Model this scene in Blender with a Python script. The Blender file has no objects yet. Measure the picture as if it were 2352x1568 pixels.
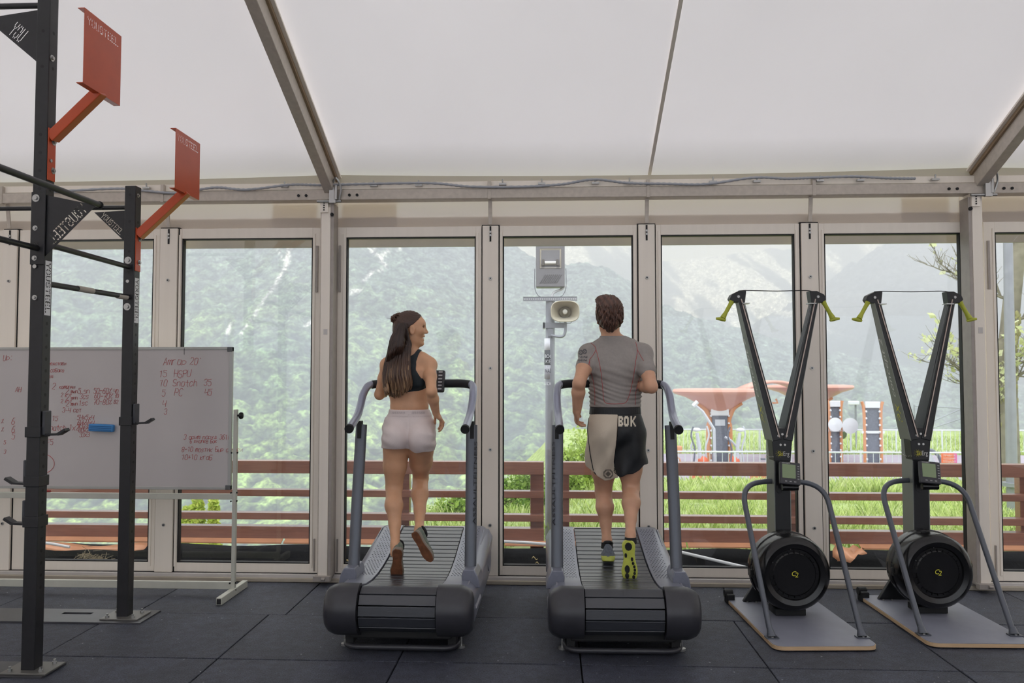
import bpy, bmesh, math, random
import numpy as np
from mathutils import Vector, Matrix
from mathutils.bvhtree import BVHTree

random.seed(4)
RNG = np.random.default_rng(7)
scene = bpy.context.scene
C = scene.collection

# ------------------------------------------------------------------ camera
F = 1829.0
EYE = Vector((0, 0, 1.6))
PITCH = math.atan(76 / F)
YAW = math.atan(84 / F * math.cos(PITCH))
cam_data = bpy.data.cameras.new('camera')
cam = bpy.data.objects.new('camera', cam_data)
C.objects.link(cam)
cam.location = EYE
cam.rotation_euler = (math.pi / 2 + PITCH, 0, YAW)
cam_data.sensor_width = 36.0
cam_data.lens = F / 2352 * 36.0
cam_data.clip_start = 0.05
cam_data.clip_end = 20000
cam_data.dof.use_dof = True
cam_data.dof.focus_distance = 5.25
cam_data.dof.aperture_fstop = 4.0
scene.camera = cam

# ------------------------------------------------------------------ world: overcast sky, a little brighter towards the zenith
world = bpy.data.worlds.new('overcast_sky')
scene.world = world
world.use_nodes = True
wn, wl = world.node_tree.nodes, world.node_tree.links
wn.clear()
wo = wn.new('ShaderNodeOutputWorld')
bg = wn.new('ShaderNodeBackground')
tc = wn.new('ShaderNodeTexCoord')
sp = wn.new('ShaderNodeSeparateXYZ')
mr = wn.new('ShaderNodeMapRange')
mr.inputs['From Min'].default_value = 0.0
mr.inputs['From Max'].default_value = 1.0
mr.inputs['To Min'].default_value = 0.55
mr.inputs['To Max'].default_value = 1.95
wl.new(tc.outputs['Generated'], sp.inputs[0])
wl.new(sp.outputs['Z'], mr.inputs['Value'])
bg.inputs['Color'].default_value = (0.91, 0.935, 1.0, 1)
wl.new(mr.outputs[0], bg.inputs['Strength'])
wl.new(bg.outputs[0], wo.inputs[0])

scene.view_settings.view_transform = 'Standard'
scene.view_settings.look = 'None'
scene.view_settings.gamma = 1.0
scene.view_settings.use_curve_mapping = False
scene.view_settings.exposure = 1.04
scene.cycles.max_bounces = 8
scene.cycles.diffuse_bounces = 4
scene.cycles.glossy_bounces = 3
scene.cycles.transmission_bounces = 6
scene.cycles.transparent_max_bounces = 14
scene.cycles.volume_bounces = 1
scene.cycles.use_adaptive_sampling = True
scene.cycles.adaptive_threshold = 0.03
scene.cycles.sample_clamp_indirect = 4.0
scene.cycles.caustics_reflective = False
scene.cycles.caustics_refractive = False

# ------------------------------------------------------------------ helpers
_f = Vector((-math.sin(YAW) * math.cos(PITCH), math.cos(YAW) * math.cos(PITCH), math.sin(PITCH)))
_r = Vector((math.cos(YAW), math.sin(YAW), 0))
_u = _r.cross(_f)


def ray(px, py):
    return _f * F + _r * (px - 1176) + _u * (784 - py)


def P(px, py, X=None, Y=None, Z=None):
    """where the sight line through a picture point meets a plane of the room"""
    d = ray(px, py)
    if Y is not None:
        t = (Y - EYE.y) / d.y
    elif X is not None:
        t = (X - EYE.x) / d.x
    else:
        t = (Z - EYE.z) / d.z
    return EYE + d * t


def lin(c):
    return tuple(((x / 255) / 12.92 if x <= 10 else (((x / 255) + 0.055) / 1.055) ** 2.4) for x in c)


def mat(name, col, rough=0.5, metal=0.0, noise=None, bump=None, spec=None, coat=0.0, grain=None):
    """principled; noise=(scale, amount) mottles the colour, bump=(scale, strength), grain=(sx,sy,sz) stretches both"""
    m = bpy.data.materials.new(name)
    m.use_nodes = True
    nt = m.node_tree
    b = nt.nodes['Principled BSDF']
    c = lin(col)
    b.inputs['Base Color'].default_value = (*c, 1)
    b.inputs['Roughness'].default_value = rough
    b.inputs['Metallic'].default_value = metal
    if spec is not None:
        b.inputs['Specular IOR Level'].default_value = spec
    if coat:
        b.inputs['Coat Weight'].default_value = coat
        b.inputs['Coat Roughness'].default_value = 0.15
    if noise or bump:
        t = nt.nodes.new('ShaderNodeTexCoord')
        mp = nt.nodes.new('ShaderNodeMapping')
        mp.inputs['Scale'].default_value = grain or (1, 1, 1)
        nt.links.new(t.outputs['Object'], mp.inputs[0])
    if noise:
        n = nt.nodes.new('ShaderNodeTexNoise')
        n.inputs['Scale'].default_value = noise[0]
        n.inputs['Detail'].default_value = 5
        r = nt.nodes.new('ShaderNodeValToRGB')
        a = noise[1]
        r.color_ramp.elements[0].position = 0.3
        r.color_ramp.elements[1].position = 0.7
        r.color_ramp.elements[0].color = (*[x * (1 - a) for x in c], 1)
        r.color_ramp.elements[1].color = (*[min(1, x * (1 + a)) for x in c], 1)
        nt.links.new(mp.outputs[0], n.inputs[0])
        nt.links.new(n.outputs[0], r.inputs[0])
        nt.links.new(r.outputs[0], b.inputs['Base Color'])
    if bump:
        n2 = nt.nodes.new('ShaderNodeTexNoise')
        n2.inputs['Scale'].default_value = bump[0]
        n2.inputs['Detail'].default_value = 4
        bp = nt.nodes.new('ShaderNodeBump')
        bp.inputs['Strength'].default_value = bump[1]
        bp.inputs['Distance'].default_value = 0.01
        nt.links.new(mp.outputs[0], n2.inputs[0])
        nt.links.new(n2.outputs[0], bp.inputs['Height'])
        nt.links.new(bp.outputs[0], b.inputs['Normal'])
    return m


def attr_mat(name, rough=0.7, attr='col', bump=None, spec=0.3):
    m = bpy.data.materials.new(name)
    m.use_nodes = True
    nt = m.node_tree
    b = nt.nodes['Principled BSDF']
    a = nt.nodes.new('ShaderNodeVertexColor')
    a.layer_name = attr
    nt.links.new(a.outputs[0], b.inputs['Base Color'])
    b.inputs['Roughness'].default_value = rough
    b.inputs['Specular IOR Level'].default_value = spec
    if bump:
        n2 = nt.nodes.new('ShaderNodeTexNoise')
        n2.inputs['Scale'].default_value = bump[0]
        n2.inputs['Detail'].default_value = 5
        t = nt.nodes.new('ShaderNodeTexCoord')
        nt.links.new(t.outputs['Object'], n2.inputs[0])
        bp = nt.nodes.new('ShaderNodeBump')
        bp.inputs['Strength'].default_value = bump[1]
        nt.links.new(n2.outputs[0], bp.inputs['Height'])
        nt.links.new(bp.outputs[0], b.inputs['Normal'])
    return m


def link(o, parent=None):
    C.objects.link(o)
    if parent is not None:
        o.parent = parent
    return o


def origin_of(o):
    v = Vector((0, 0, 0))
    while o is not None:
        v += o.location
        o = o.parent
    return v


class MB:
    """a small mesh collector; build() links it as ONE object"""

    def __init__(s):
        s.v, s.f = [], []

    def add(s, vs, fs):
        k = len(s.v)
        s.v += [tuple(v) for v in vs]
        s.f += [tuple(i + k for i in f) for f in fs]
        return s

    def box(s, x0, x1, y0, y1, z0, z1):
        return s.add([(x, y, z) for z in (z0, z1) for y in (y0, y1) for x in (x0, x1)],
                     [(0, 2, 3, 1), (4, 5, 7, 6), (0, 1, 5, 4), (2, 6, 7, 3), (0, 4, 6, 2), (1, 3, 7, 5)])

    def cbox(s, c, sx, sy, sz, R=None):
        R = R or Matrix.Identity(3)
        vs = [Vector(c) + R @ Vector((x * sx / 2, y * sy / 2, z * sz / 2)) for z in (-1, 1) for y in (-1, 1) for x in (-1, 1)]
        return s.add(vs, [(0, 2, 3, 1), (4, 5, 7, 6), (0, 1, 5, 4), (2, 6, 7, 3), (0, 4, 6, 2), (1, 3, 7, 5)])

    def beam(s, a, b, w, h, up=(0, 0, 1), w2=None, h2=None):
        """rectangular bar from a to b; w across, h along up; w2/h2 taper the far end"""
        a, b = Vector(a), Vector(b)
        t = (b - a).normalized()
        u = Vector(up)
        x = t.cross(u).normalized()
        z = x.cross(t).normalized()
        w2, h2 = w2 or w, h2 or h
        vs = []
        for p, ww, hh in ((a, w, h), (b, w2, h2)):
            for i, j in ((-1, -1), (1, -1), (1, 1), (-1, 1)):
                vs.append(p + x * i * ww / 2 + z * j * hh / 2)
        return s.add(vs, [(0, 1, 2, 3)[::-1], (4, 5, 6, 7), (0, 4, 5, 1)[::-1], (1, 5, 6, 2)[::-1], (2, 6, 7, 3)[::-1], (3, 7, 4, 0)[::-1]][0:1] +
                     [(4, 5, 6, 7), (0, 1, 5, 4), (1, 2, 6, 5), (2, 3, 7, 6), (3, 0, 4, 7)])

    def tube(s, pts, r, n=10, cap=True, sq=1.0):
        pts = [Vector(p) for p in pts]
        m = len(pts)
        rs = r if isinstance(r, (list, tuple)) else [r] * m
        T = []
        for i in range(m):
            T.append((pts[min(i + 1, m - 1)] - pts[max(i - 1, 0)]).normalized())
        ref = Vector((0, 0, 1)) if abs(T[0].z) < 0.9 else Vector((1, 0, 0))
        u = T[0].cross(ref).normalized()
        rows = []
        for i in range(m):
            u = (u - T[i] * u.dot(T[i])).normalized()
            w = T[i].cross(u)
            rows.append([pts[i] + (u * math.cos(a) * sq + w * math.sin(a)) * rs[i] for a in (2 * math.pi * k / n for k in range(n))])
        vs = [p for row in rows for p in row]
        fs = []
        for i in range(m - 1):
            for k in range(n):
                k2 = (k + 1) % n
                fs.append((i * n + k, i * n + k2, (i + 1) * n + k2, (i + 1) * n + k))
        if cap:
            fs.append(tuple(range(n))[::-1])
            fs.append(tuple((m - 1) * n + k for k in range(n)))
        return s.add(vs, fs)

    def cyl(s, a, b, r, n=16, r2=None):
        return s.tube([a, b], [r, r if r2 is None else r2], n)

    def rows(s, rows, closed=False, cap=False):
        n = len(rows[0])
        vs = [p for row in rows for p in row]
        fs = []
        for i in range(len(rows) - 1):
            for k in range(n if closed else n - 1):
                k2 = (k + 1) % n
                fs.append((i * n + k, i * n + k2, (i + 1) * n + k2, (i + 1) * n + k))
        if cap:
            fs.append(tuple(range(n))[::-1])
            fs.append(tuple((len(rows) - 1) * n + k for k in range(n)))
        return s.add(vs, fs)

    def lathe(s, prof, c, axis='y', n=32):
        """prof: (radius, height) pairs along the axis through c"""
        rows = []
        for r, h in prof:
            row = []
            for k in range(n):
                a = 2 * math.pi * k / n
                x, y = r * math.cos(a), r * math.sin(a)
                row.append({'y': (c[0] + x, c[1] + h, c[2] + y), 'z': (c[0] + x, c[1] + y, c[2] + h), 'x': (c[0] + h, c[1] + x, c[2] + y)}[axis])
            rows.append(row)
        return s.rows(rows, closed=True, cap=True)

    def prism(s, poly, off):
        off = Vector(off)
        a = [Vector(p) for p in poly]
        n = len(a)
        return s.add(a + [p + off for p in a], [tuple(range(n))[::-1], tuple(range(n, 2 * n))] + [(i, (i + 1) % n, n + (i + 1) % n, n + i) for i in range(n)])

    def sphere(s, c, r, n=12, sc=(1, 1, 1)):
        rows = []
        for i in range(n // 2 + 1):
            t = math.pi * i / (n // 2)
            rr = max(math.sin(t), 0.01)
            rows.append([(c[0] + r * sc[0] * rr * math.cos(2 * math.pi * k / n), c[1] + r * sc[1] * rr * math.sin(2 * math.pi * k / n), c[2] - r * sc[2] * math.cos(t)) for k in range(n)])
        return s.rows(rows, closed=True, cap=True)

    def build(s, name, m, parent=None, world=False, smooth=False, bevel=0.0, kind=None, label=None, segs=2, cols=None):
        me = bpy.data.meshes.new(name)
        vs = s.v
        if world and parent is not None:
            o0 = origin_of(parent)
            vs = [(v[0] - o0.x, v[1] - o0.y, v[2] - o0.z) for v in vs]
        me.from_pydata(vs, [], s.f)
        me.materials.append(m)
        if cols is not None:
            ca = me.color_attributes.new('col', 'FLOAT_COLOR', 'POINT')
            ca.data.foreach_set('color', np.asarray(cols, dtype=np.float32).ravel())
        if len(s.v) < 60000:
            bm = bmesh.new()
            bm.from_mesh(me)
            bmesh.ops.recalc_face_normals(bm, faces=bm.faces)
            bm.to_mesh(me)
            bm.free()
        if smooth:
            me.shade_smooth()
        me.update()
        o = bpy.data.objects.new(name, me)
        link(o, parent)
        if smooth == 'auto':
            me.set_sharp_from_angle(angle=math.radians(35))
        if bevel:
            b = o.modifiers.new('b', 'BEVEL')
            b.width = bevel
            b.segments = segs
            b.limit_method = 'ANGLE'
            b.harden_normals = False
        if kind:
            o['kind'] = kind
        if label:
            o['label'] = label
        return o


def thing(name, label, cat, loc=(0, 0, 0), rz=0.0, group=None):
    o = bpy.data.objects.new(name, None)
    o.empty_display_size = 0.1
    C.objects.link(o)
    o.location = loc
    o.rotation_euler = (0, 0, rz)
    o['label'] = label
    o['category'] = cat
    if group:
        o['group'] = group
    return o


def tag(o, label, cat, group=None):
    o['label'] = label
    o['category'] = cat
    if group:
        o['group'] = group
    return o


def struct(name, mb, m, **k):
    o = mb.build(name, m, **k)
    o['kind'] = 'structure'
    return o


def struct_root(name, loc=(0, 0, 0)):
    o = bpy.data.objects.new(name, None)
    C.objects.link(o)
    o.location = loc
    o['kind'] = 'structure'
    return o


def dup(root, loc, rz, label):
    def cp(o, parent):
        c = o.copy()
        C.objects.link(c)
        c.parent = parent
        for ch in list(o.children):
            cp(ch, c)
        return c
    r = cp(root, None)
    r.location = loc
    r.rotation_euler = (0, 0, rz)
    r['label'] = label
    return r


def smooth_path(pts, n=6):
    """Catmull-Rom through the points"""
    pts = [Vector(p) for p in pts]
    out = []
    for i in range(len(pts) - 1):
        p0, p1, p2, p3 = pts[max(i - 1, 0)], pts[i], pts[i + 1], pts[min(i + 2, len(pts) - 1)]
        for k in range(n):
            t = k / n
            out.append(0.5 * ((2 * p1) + (p2 - p0) * t + (2 * p0 - 5 * p1 + 4 * p2 - p3) * t * t + (3 * p1 - p0 - 3 * p2 + p3) * t ** 3))
    out.append(pts[-1])
    return out


def arc_path(pts, r=0.1, n=6):
    """polyline with its corners rounded to radius r"""
    pts = [Vector(p) for p in pts]
    out = [pts[0]]
    for i in range(1, len(pts) - 1):
        a, b, c = pts[i - 1], pts[i], pts[i + 1]
        d1, d2 = (a - b), (c - b)
        k = min(r, d1.length * 0.49, d2.length * 0.49)
        s1, s2 = b + d1.normalized() * k, b + d2.normalized() * k
        for j in range(n + 1):
            t = j / n
            out.append(s1 * (1 - t) ** 2 + b * 2 * t * (1 - t) + s2 * t * t)
    out.append(pts[-1])
    return out


FONT5 = {'Y': '10001 10001 01010 00100 00100 00100 00100', 'O': '01010 10001 10001 00000 10001 10001 01010', 'U': '10001 10001 10001 10001 10001 10001 01010',
         'S': '01110 10001 10000 01010 00001 10001 01110', 'T': '11011 00100 00000 00100 00100 00100 00100', 'E': '11011 10000 10000 11010 10000 10000 11011',
         'L': '10000 10000 10000 10000 10000 00000 11011', 'B': '11110 10001 10001 11110 10001 10001 11110', 'K': '10001 10010 10100 11000 10100 10010 10001',
         'X': '10001 01010 01010 00100 01010 01010 10001'}


def bitmap(text, gap=1):
    rows = [''] * 7
    for i, ch in enumerate(text):
        g = FONT5[ch].split()
        for r in range(7):
            rows[r] += g[r] + ('0' * gap if i < len(text) - 1 else '')
    return rows


_tc = {}


def text2d(s, size=1.0, shear=0.0):
    """the builtin font as flat polygons: returns (verts2d, faces)"""
    k = (s, shear)
    if k not in _tc:
        cu = bpy.data.curves.new('t', 'FONT')
        cu.body = s
        cu.size = 1.0
        cu.shear = shear
        cu.resolution_u = 3
        cu.align_x = 'LEFT'
        o = bpy.data.objects.new('t', cu)
        C.objects.link(o)
        dg = bpy.context.evaluated_depsgraph_get()
        me = bpy.data.meshes.new_from_object(o.evaluated_get(dg))
        _tc[k] = ([(v.co.x, v.co.y) for v in me.vertices], [tuple(p.vertices) for p in me.polygons])
        bpy.data.objects.remove(o)
        bpy.data.curves.remove(cu)
        bpy.data.meshes.remove(me)
    v, f = _tc[k]
    return [(a * size, b * size) for a, b in v], f


def text_on(mb, s, o, u, v, size, n=None, depth=0.0015, shear=0.0, width=None):
    """text lying in the plane (o; u, v), standing proud along n"""
    vs, fs = text2d(s, size, shear)
    if not vs:
        return
    o, u, v = Vector(o), Vector(u).normalized(), Vector(v).normalized()
    n = Vector(n).normalized() if n is not None else u.cross(v)
    k = 1.0
    if width:
        k = width / max(a for a, b in vs)
    mb.add([o + u * a * k + v * b + n * depth for a, b in vs], fs)


STROKE = {'0': '10304145361605 0110', '1': '052620', '2': '051636454400 40', '3': '05163645442342413010 01', '4': '060242 4640', '5': '4606043443413010 01'}
STROKES = {
    '0': '10 30 41 45 36 16 05 01 10', '1': '05 26 20', '2': '05 16 36 45 44 00 40', '3': '05 16 36 45 44 23 42 41 30 10 01', '4': '06 02 43;46 40',
    '5': '46 06 04 34 43 41 30 10 01', '6': '46 26 03 01 10 30 41 42 33 03', '7': '06 46 20;13 33', '8': '13 04 05 16 36 45 44 33 13 02 01 10 30 41 42 33',
    '9': '43 13 04 05 16 36 45 41 30 00', 'A': '00 26 40;12 32', 'H': '00 06;40 46;03 43', 'S': '45 36 16 05 04 13 33 42 41 30 10 01', 'P': '00 06 36 45 44 33 03',
    'U': '06 01 10 30 41 46', 'C': '45 36 16 05 01 10 30 41', 'D': '00 06 26 44 42 20 00', 'F': '00 06 46;03 33', 'm': '00 04;03 14 24 20;23 34 44 40', 'n': '00 04;03 14 34 43 40',
    'r': '00 04;03 14 34', 'a': '40 44 14 03 01 10 30 41', 'p': '00 04 34 43 42 31 01', 't': '26 21 30 40;04 44', 'c': '43 34 14 03 01 10 30 41',
    'h': '06 00;03 14 34 43 40', 's': '43 34 14 03 12 32 41 30 00', 'x': '00 44;04 40', '%': '00 46;05 15 14;31 41 30', '-': '03 43', '+': '03 43;25 21',
    ':': '24 25;20 21', "'": '26 25', 'o': '10 30 41 43 34 14 03 01 10', 'k': '00 04;44 02 40', 'd': '00 01 41 40;11 14 34 31', 'i': '04 00 44 40',
    'j': '04 00 44 40;15 35', 'z': '04 34 43 22 41 30 00', 'y': '04 00 20 21 02;44 40', 'e': '02 42 43 34 14 03 01 10 40', 'q': '40 44 14 03 12 42;22 00',
    'b': '46 06 03 01 10 30 41 33 03', 'u': '04 22;44 10 00', 'T': '04 44;24 20', 'v': '00 04 34 33 02 32 31 30 00', 'l': '00 24 40', 'w': '00 04;02 12;20 40 44 24 20'}


def scrawl(mb, s, x, z, size, y, r=0.0014, rng=random.Random(3)):
    """handwriting on a wall-parallel board: glyph strokes with a little wobble"""
    for ch in s:
        if ch in STROKES:
            jit = rng.uniform(-0.07, 0.07) * size
            for st in STROKES[ch].split(';'):
                pts = []
                for p in st.split():
                    a, b = int(p[0]) / 6 * size * .72, int(p[1]) / 6 * size
                    pts.append((x + a + b * 0.15 + rng.uniform(-.04, .04) * size, y, z + b + jit + rng.uniform(-.04, .04) * size))
                mb.tube(pts, r, 4)
        x += size * (0.62 if ch != ' ' else 0.5)
# ------------------------------------------------------------------ materials
M = {}
M['alu'] = mat('cream_aluminium', (246, 237, 224), 0.42, 0.0, noise=(25, 0.02), grain=(1, 1, 0.02))
M['alu_dark'] = mat('weathered_aluminium', (196, 186, 174), 0.4, 0.1, noise=(30, 0.08))
M['alu_grey'] = mat('grey_steel_section', (165, 157, 150), 0.45, 0.2, noise=(20, 0.06))
M['gasket'] = mat('black_gasket', (18, 17, 20), 0.6)
M['sill'] = mat('white_sill', (205, 200, 196), 0.3, noise=(8, 0.05))
M['sill_step'] = mat('beige_sill_step', (178, 168, 152), 0.5, noise=(8, 0.05))
M['black'] = mat('black_powder_coat', (28, 28, 30), 0.45, bump=(400, 0.1))
M['blackgloss'] = mat('black_gloss_plastic', (14, 14, 16), 0.22)
M['blackmatt'] = mat('black_rubber', (20, 20, 22), 0.7)
M['steel'] = mat('zinc_steel', (178, 178, 176), 0.3, 0.85)
M['white'] = mat('white_paint', (225, 225, 225), 0.5)
M['rubber'] = mat('black_rubber_granulate', (54, 57, 69), 0.6, noise=(2.2, 0.28), bump=(160, 0.9))
M['joint'] = mat('dark_joint', (14, 14, 17), 0.9)


def fleck(m):
    """light EPDM and chalk specks in the rubber mats"""
    nt = m.node_tree
    b = nt.nodes['Principled BSDF']
    src = b.inputs['Base Color'].links[0].from_socket
    t = nt.nodes.new('ShaderNodeNewGeometry')
    v = nt.nodes.new('ShaderNodeTexVoronoi')
    v.inputs['Scale'].default_value = 12
    n = nt.nodes.new('ShaderNodeTexNoise')
    n.inputs['Scale'].default_value = 70
    mth = nt.nodes.new('ShaderNodeMath')
    mth.operation = 'MULTIPLY_ADD'
    mth.inputs[1].default_value = 0.05
    nt.links.new(n.outputs[0], mth.inputs[0])
    nt.links.new(v.outputs['Distance'], mth.inputs[2])
    lt = nt.nodes.new('ShaderNodeMath')
    lt.operation = 'LESS_THAN'
    lt.inputs[1].default_value = 0.085
    mx = nt.nodes.new('ShaderNodeMix')
    mx.data_type = 'RGBA'
    mx.inputs['B'].default_value = (*lin((140, 140, 146)), 1)
    nt.links.new(t.outputs['Position'], v.inputs['Vector'])
    nt.links.new(t.outputs['Position'], n.inputs['Vector'])
    nt.links.new(mth.outputs[0], lt.inputs[0])
    nt.links.new(lt.outputs[0], mx.inputs['Factor'])
    nt.links.new(src, mx.inputs['A'])
    nt.links.new(mx.outputs['Result'], b.inputs['Base Color'])


fleck(M['rubber'])
_nt = M['rubber'].node_tree
_b = _nt.nodes['Principled BSDF']
_src = _b.inputs['Base Color'].links[0].from_socket
_g = _nt.nodes.new('ShaderNodeNewGeometry')
for _sc, _lo, _hi in ((120, 0.55, 1.5), (17, 0.8, 1.25)):
    _n = _nt.nodes.new('ShaderNodeTexNoise')
    _n.inputs['Scale'].default_value = _sc
    _n.inputs['Detail'].default_value = 3
    _m = _nt.nodes.new('ShaderNodeMapRange')
    _m.inputs['From Min'].default_value = 0.35
    _m.inputs['From Max'].default_value = 0.65
    _m.inputs['To Min'].default_value = _lo
    _m.inputs['To Max'].default_value = _hi
    _v = _nt.nodes.new('ShaderNodeVectorMath')
    _v.operation = 'SCALE'
    _nt.links.new(_g.outputs['Position'], _n.inputs['Vector'])
    _nt.links.new(_n.outputs[0], _m.inputs['Value'])
    _nt.links.new(_src, _v.inputs[0])
    _nt.links.new(_m.outputs[0], _v.inputs['Scale'])
    _src = _v.outputs[0]
_nt.links.new(_src, _b.inputs['Base Color'])


def fabric(name, col, t, trans):
    m = bpy.data.materials.new(name)
    m.use_nodes = True
    nt = m.node_tree
    nt.nodes.clear()
    o = nt.nodes.new('ShaderNodeOutputMaterial')
    d = nt.nodes.new('ShaderNodeBsdfDiffuse')
    tr = nt.nodes.new('ShaderNodeBsdfTranslucent')
    mx = nt.nodes.new('ShaderNodeMixShader')
    mx.inputs[0].default_value = t
    n = nt.nodes.new('ShaderNodeTexNoise')
    n.inputs['Scale'].default_value = 0.7
    n.inputs['Detail'].default_value = 3
    r = nt.nodes.new('ShaderNodeValToRGB')
    c = lin(trans)
    r.color_ramp.elements[0].color = (*[x * 0.93 for x in c], 1)
    r.color_ramp.elements[1].color = (*c, 1)
    g = nt.nodes.new('ShaderNodeNewGeometry')
    nt.links.new(g.outputs['Position'], n.inputs['Vector'])
    nt.links.new(n.outputs[0], r.inputs[0])
    d.inputs[0].default_value = (*lin(col), 1)
    nt.links.new(r.outputs[0], tr.inputs[0])
    nt.links.new(d.outputs[0], mx.inputs[1])
    nt.links.new(tr.outputs[0], mx.inputs[2])
    nt.links.new(mx.outputs[0], o.inputs[0])
    return m


M['pvc'] = fabric('white_pvc_membrane', (235, 230, 228), 0.55, (240, 238, 238))
M['pvc_wall'] = fabric('white_pvc_wall', (235, 230, 226), 0.62, (243, 238, 234))
M['pvc_double'] = fabric('doubled_pvc', (232, 224, 212), 0.6, (240, 232, 220))


def glass_mat():
    m = bpy.data.materials.new('window_glass')
    m.use_nodes = True
    nt = m.node_tree
    nt.nodes.clear()
    o = nt.nodes.new('ShaderNodeOutputMaterial')
    tr = nt.nodes.new('ShaderNodeBsdfTransparent')
    tr.inputs[0].default_value = (0.975, 0.985, 0.985, 1)
    gl = nt.nodes.new('ShaderNodeBsdfGlossy')
    gl.inputs['Roughness'].default_value = 0.0
    g = nt.nodes.new('ShaderNodeNewGeometry')
    dt = nt.nodes.new('ShaderNodeVectorMath')
    dt.operation = 'DOT_PRODUCT'
    ab = nt.nodes.new('ShaderNodeMath')
    ab.operation = 'ABSOLUTE'
    om = nt.nodes.new('ShaderNodeMath')
    om.operation = 'SUBTRACT'
    om.inputs[0].default_value = 1
    pw = nt.nodes.new('ShaderNodeMath')
    pw.operation = 'POWER'
    pw.inputs[1].default_value = 5
    ma = nt.nodes.new('ShaderNodeMath')
    ma.operation = 'MULTIPLY_ADD'
    ma.inputs[1].default_value = 0.95
    ma.inputs[2].default_value = 0.045
    mx = nt.nodes.new('ShaderNodeMixShader')
    L = nt.links.new
    L(g.outputs['Normal'], dt.inputs[0])
    L(g.outputs['Incoming'], dt.inputs[1])
    L(dt.outputs['Value'], ab.inputs[0])
    L(ab.outputs[0], om.inputs[1])
    L(om.outputs[0], pw.inputs[0])
    L(pw.outputs[0], ma.inputs[0])
    L(ma.outputs[0], mx.inputs[0])
    L(tr.outputs[0], mx.inputs[1])
    L(gl.outputs[0], mx.inputs[2])
    L(mx.outputs[0], o.inputs[0])
    return m


M['glass'] = glass_mat()

# ------------------------------------------------------------------ the room
WY = 6.13           # inner edge of the window sill
DY = 6.20           # inner face of the door frames
GY = 6.235          # glass
X0, X1 = -6.6, 8.1  # gable walls
YB = -3.4           # rear wall
SL = 0.44           # roof slope
EZ = 3.12           # roof height at the eave


def roof_z(y):
    yr = 1.36
    return EZ + SL * (6.25 - yr) - SL * abs(y - yr)


floor = struct('floor', MB().box(X0, X1, YB, WY + 0.2, -0.12, -0.022), M['joint'])
yr = [6.13, 5.31, 4.48, 3.65, 2.82, 1.99, 1.16]
tile_mesh = {}
for r in range(len(yr) - 1):
    off = 0.11 if r == 0 else 0.0
    for k in range(-4, 8):
        x = -1.868 + 1.022 * k + off
        if x > X1 - 1.1 or x < X0:
            continue
        key = round(yr[r] - yr[r + 1], 3)
        if key not in tile_mesh:
            o = MB().box(0.004, 1.018, -key + 0.004, -0.004, -0.03, 0).build('rubber_mat', M['rubber'], floor, bevel=0.004)
            tile_mesh[key] = o
        else:
            o = tile_mesh[key].copy()
            C.objects.link(o)
        o.location = (x, yr[r], random.uniform(-0.0015, 0.0015))
struct('floor_rear', MB().box(X0, X1, YB, 1.16, -0.03, 0.0), M['rubber'])

# roof membrane: both slopes, sagging a little between the rafters, scalloped at the eave
RX = [-6.64, -1.70, 3.24, 8.18]
mb = MB()
ny, nx = 22, 49
rows = []
for i in range(ny + 1):
    y = 6.25 - (6.25 - YB) * i / ny
    row = []
    for j in range(nx + 1):
        x = X0 + (X1 - X0) * j / nx
        ph = ((x - RX[1]) / 4.94) % 1.0
        sag = 4 * ph * (1 - ph)
        e = sag * 0.035
        row.append((x, y, roof_z(y) + 0.02 - 0.02 * math.sin(math.pi * min(1, i / 9)) * sag - (e if i == 0 else 0)))
    rows.append(row)
mb.rows(rows)
o = struct('ceiling', mb, M['pvc'], smooth=True)
sol = o.modifiers.new('s', 'SOLIDIFY')
sol.thickness = 0.002
# the hem of the roof that hangs at the eave
rows = []
for j in range(99):
    x = X0 + (X1 - X0) * j / 98
    ph = ((x - RX[1]) / 4.94) % 1.0
    sag = 4 * ph * (1 - ph)
    hem = 0.075 - 0.022 * abs(math.sin(ph * math.pi * 4))
    rows.append([(x, 6.14, EZ + 0.05 - sag * 0.03), (x, 6.13, EZ - hem * 0.5 - sag * 0.02 + 0.01), (x, 6.125, EZ - hem - sag * 0.012 + 0.012)])
struct('trim_1', MB().rows(rows), fabric('grey_hem', (196, 188, 176), 0.25, (205, 198, 186)), smooth=True)

# rear and gable walls of the tent (out of view, they close the room)
struct('wall_back', MB().box(X0, X1, YB - 0.02, YB, 2.75, roof_z(YB) + 0.01), M['pvc_wall'])
rt = struct_root('window_9', (0, YB, 0))  # unseen glazing, added behind the camera to brighten the front frames
mb = MB()
for x in (RX[0] + .2, RX[3] - .2):
    mb.box(x - .06, x + .06, YB - .03, YB + .03, 0, 2.76)
mb.box(X0, X1, YB - .03, YB + .03, -.02, .12)
mb.build('window_frame', M['alu'], rt, world=True)
MB().box(X0, X1, YB - .005, YB, .12, 2.75).build('pane', M['glass'], rt, world=True)
for nm, x in (('wall_left', X0), ('wall_right', X1)):
    pts = [(x, YB, -0.03), (x, 6.3, -0.03), (x, 6.3, roof_z(6.25)), (x, 1.36, roof_z(1.36)), (x, YB, roof_z(YB))]
    struct(nm, MB().prism(pts, (0.02, 0, 0)), M['pvc_wall'])

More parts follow.
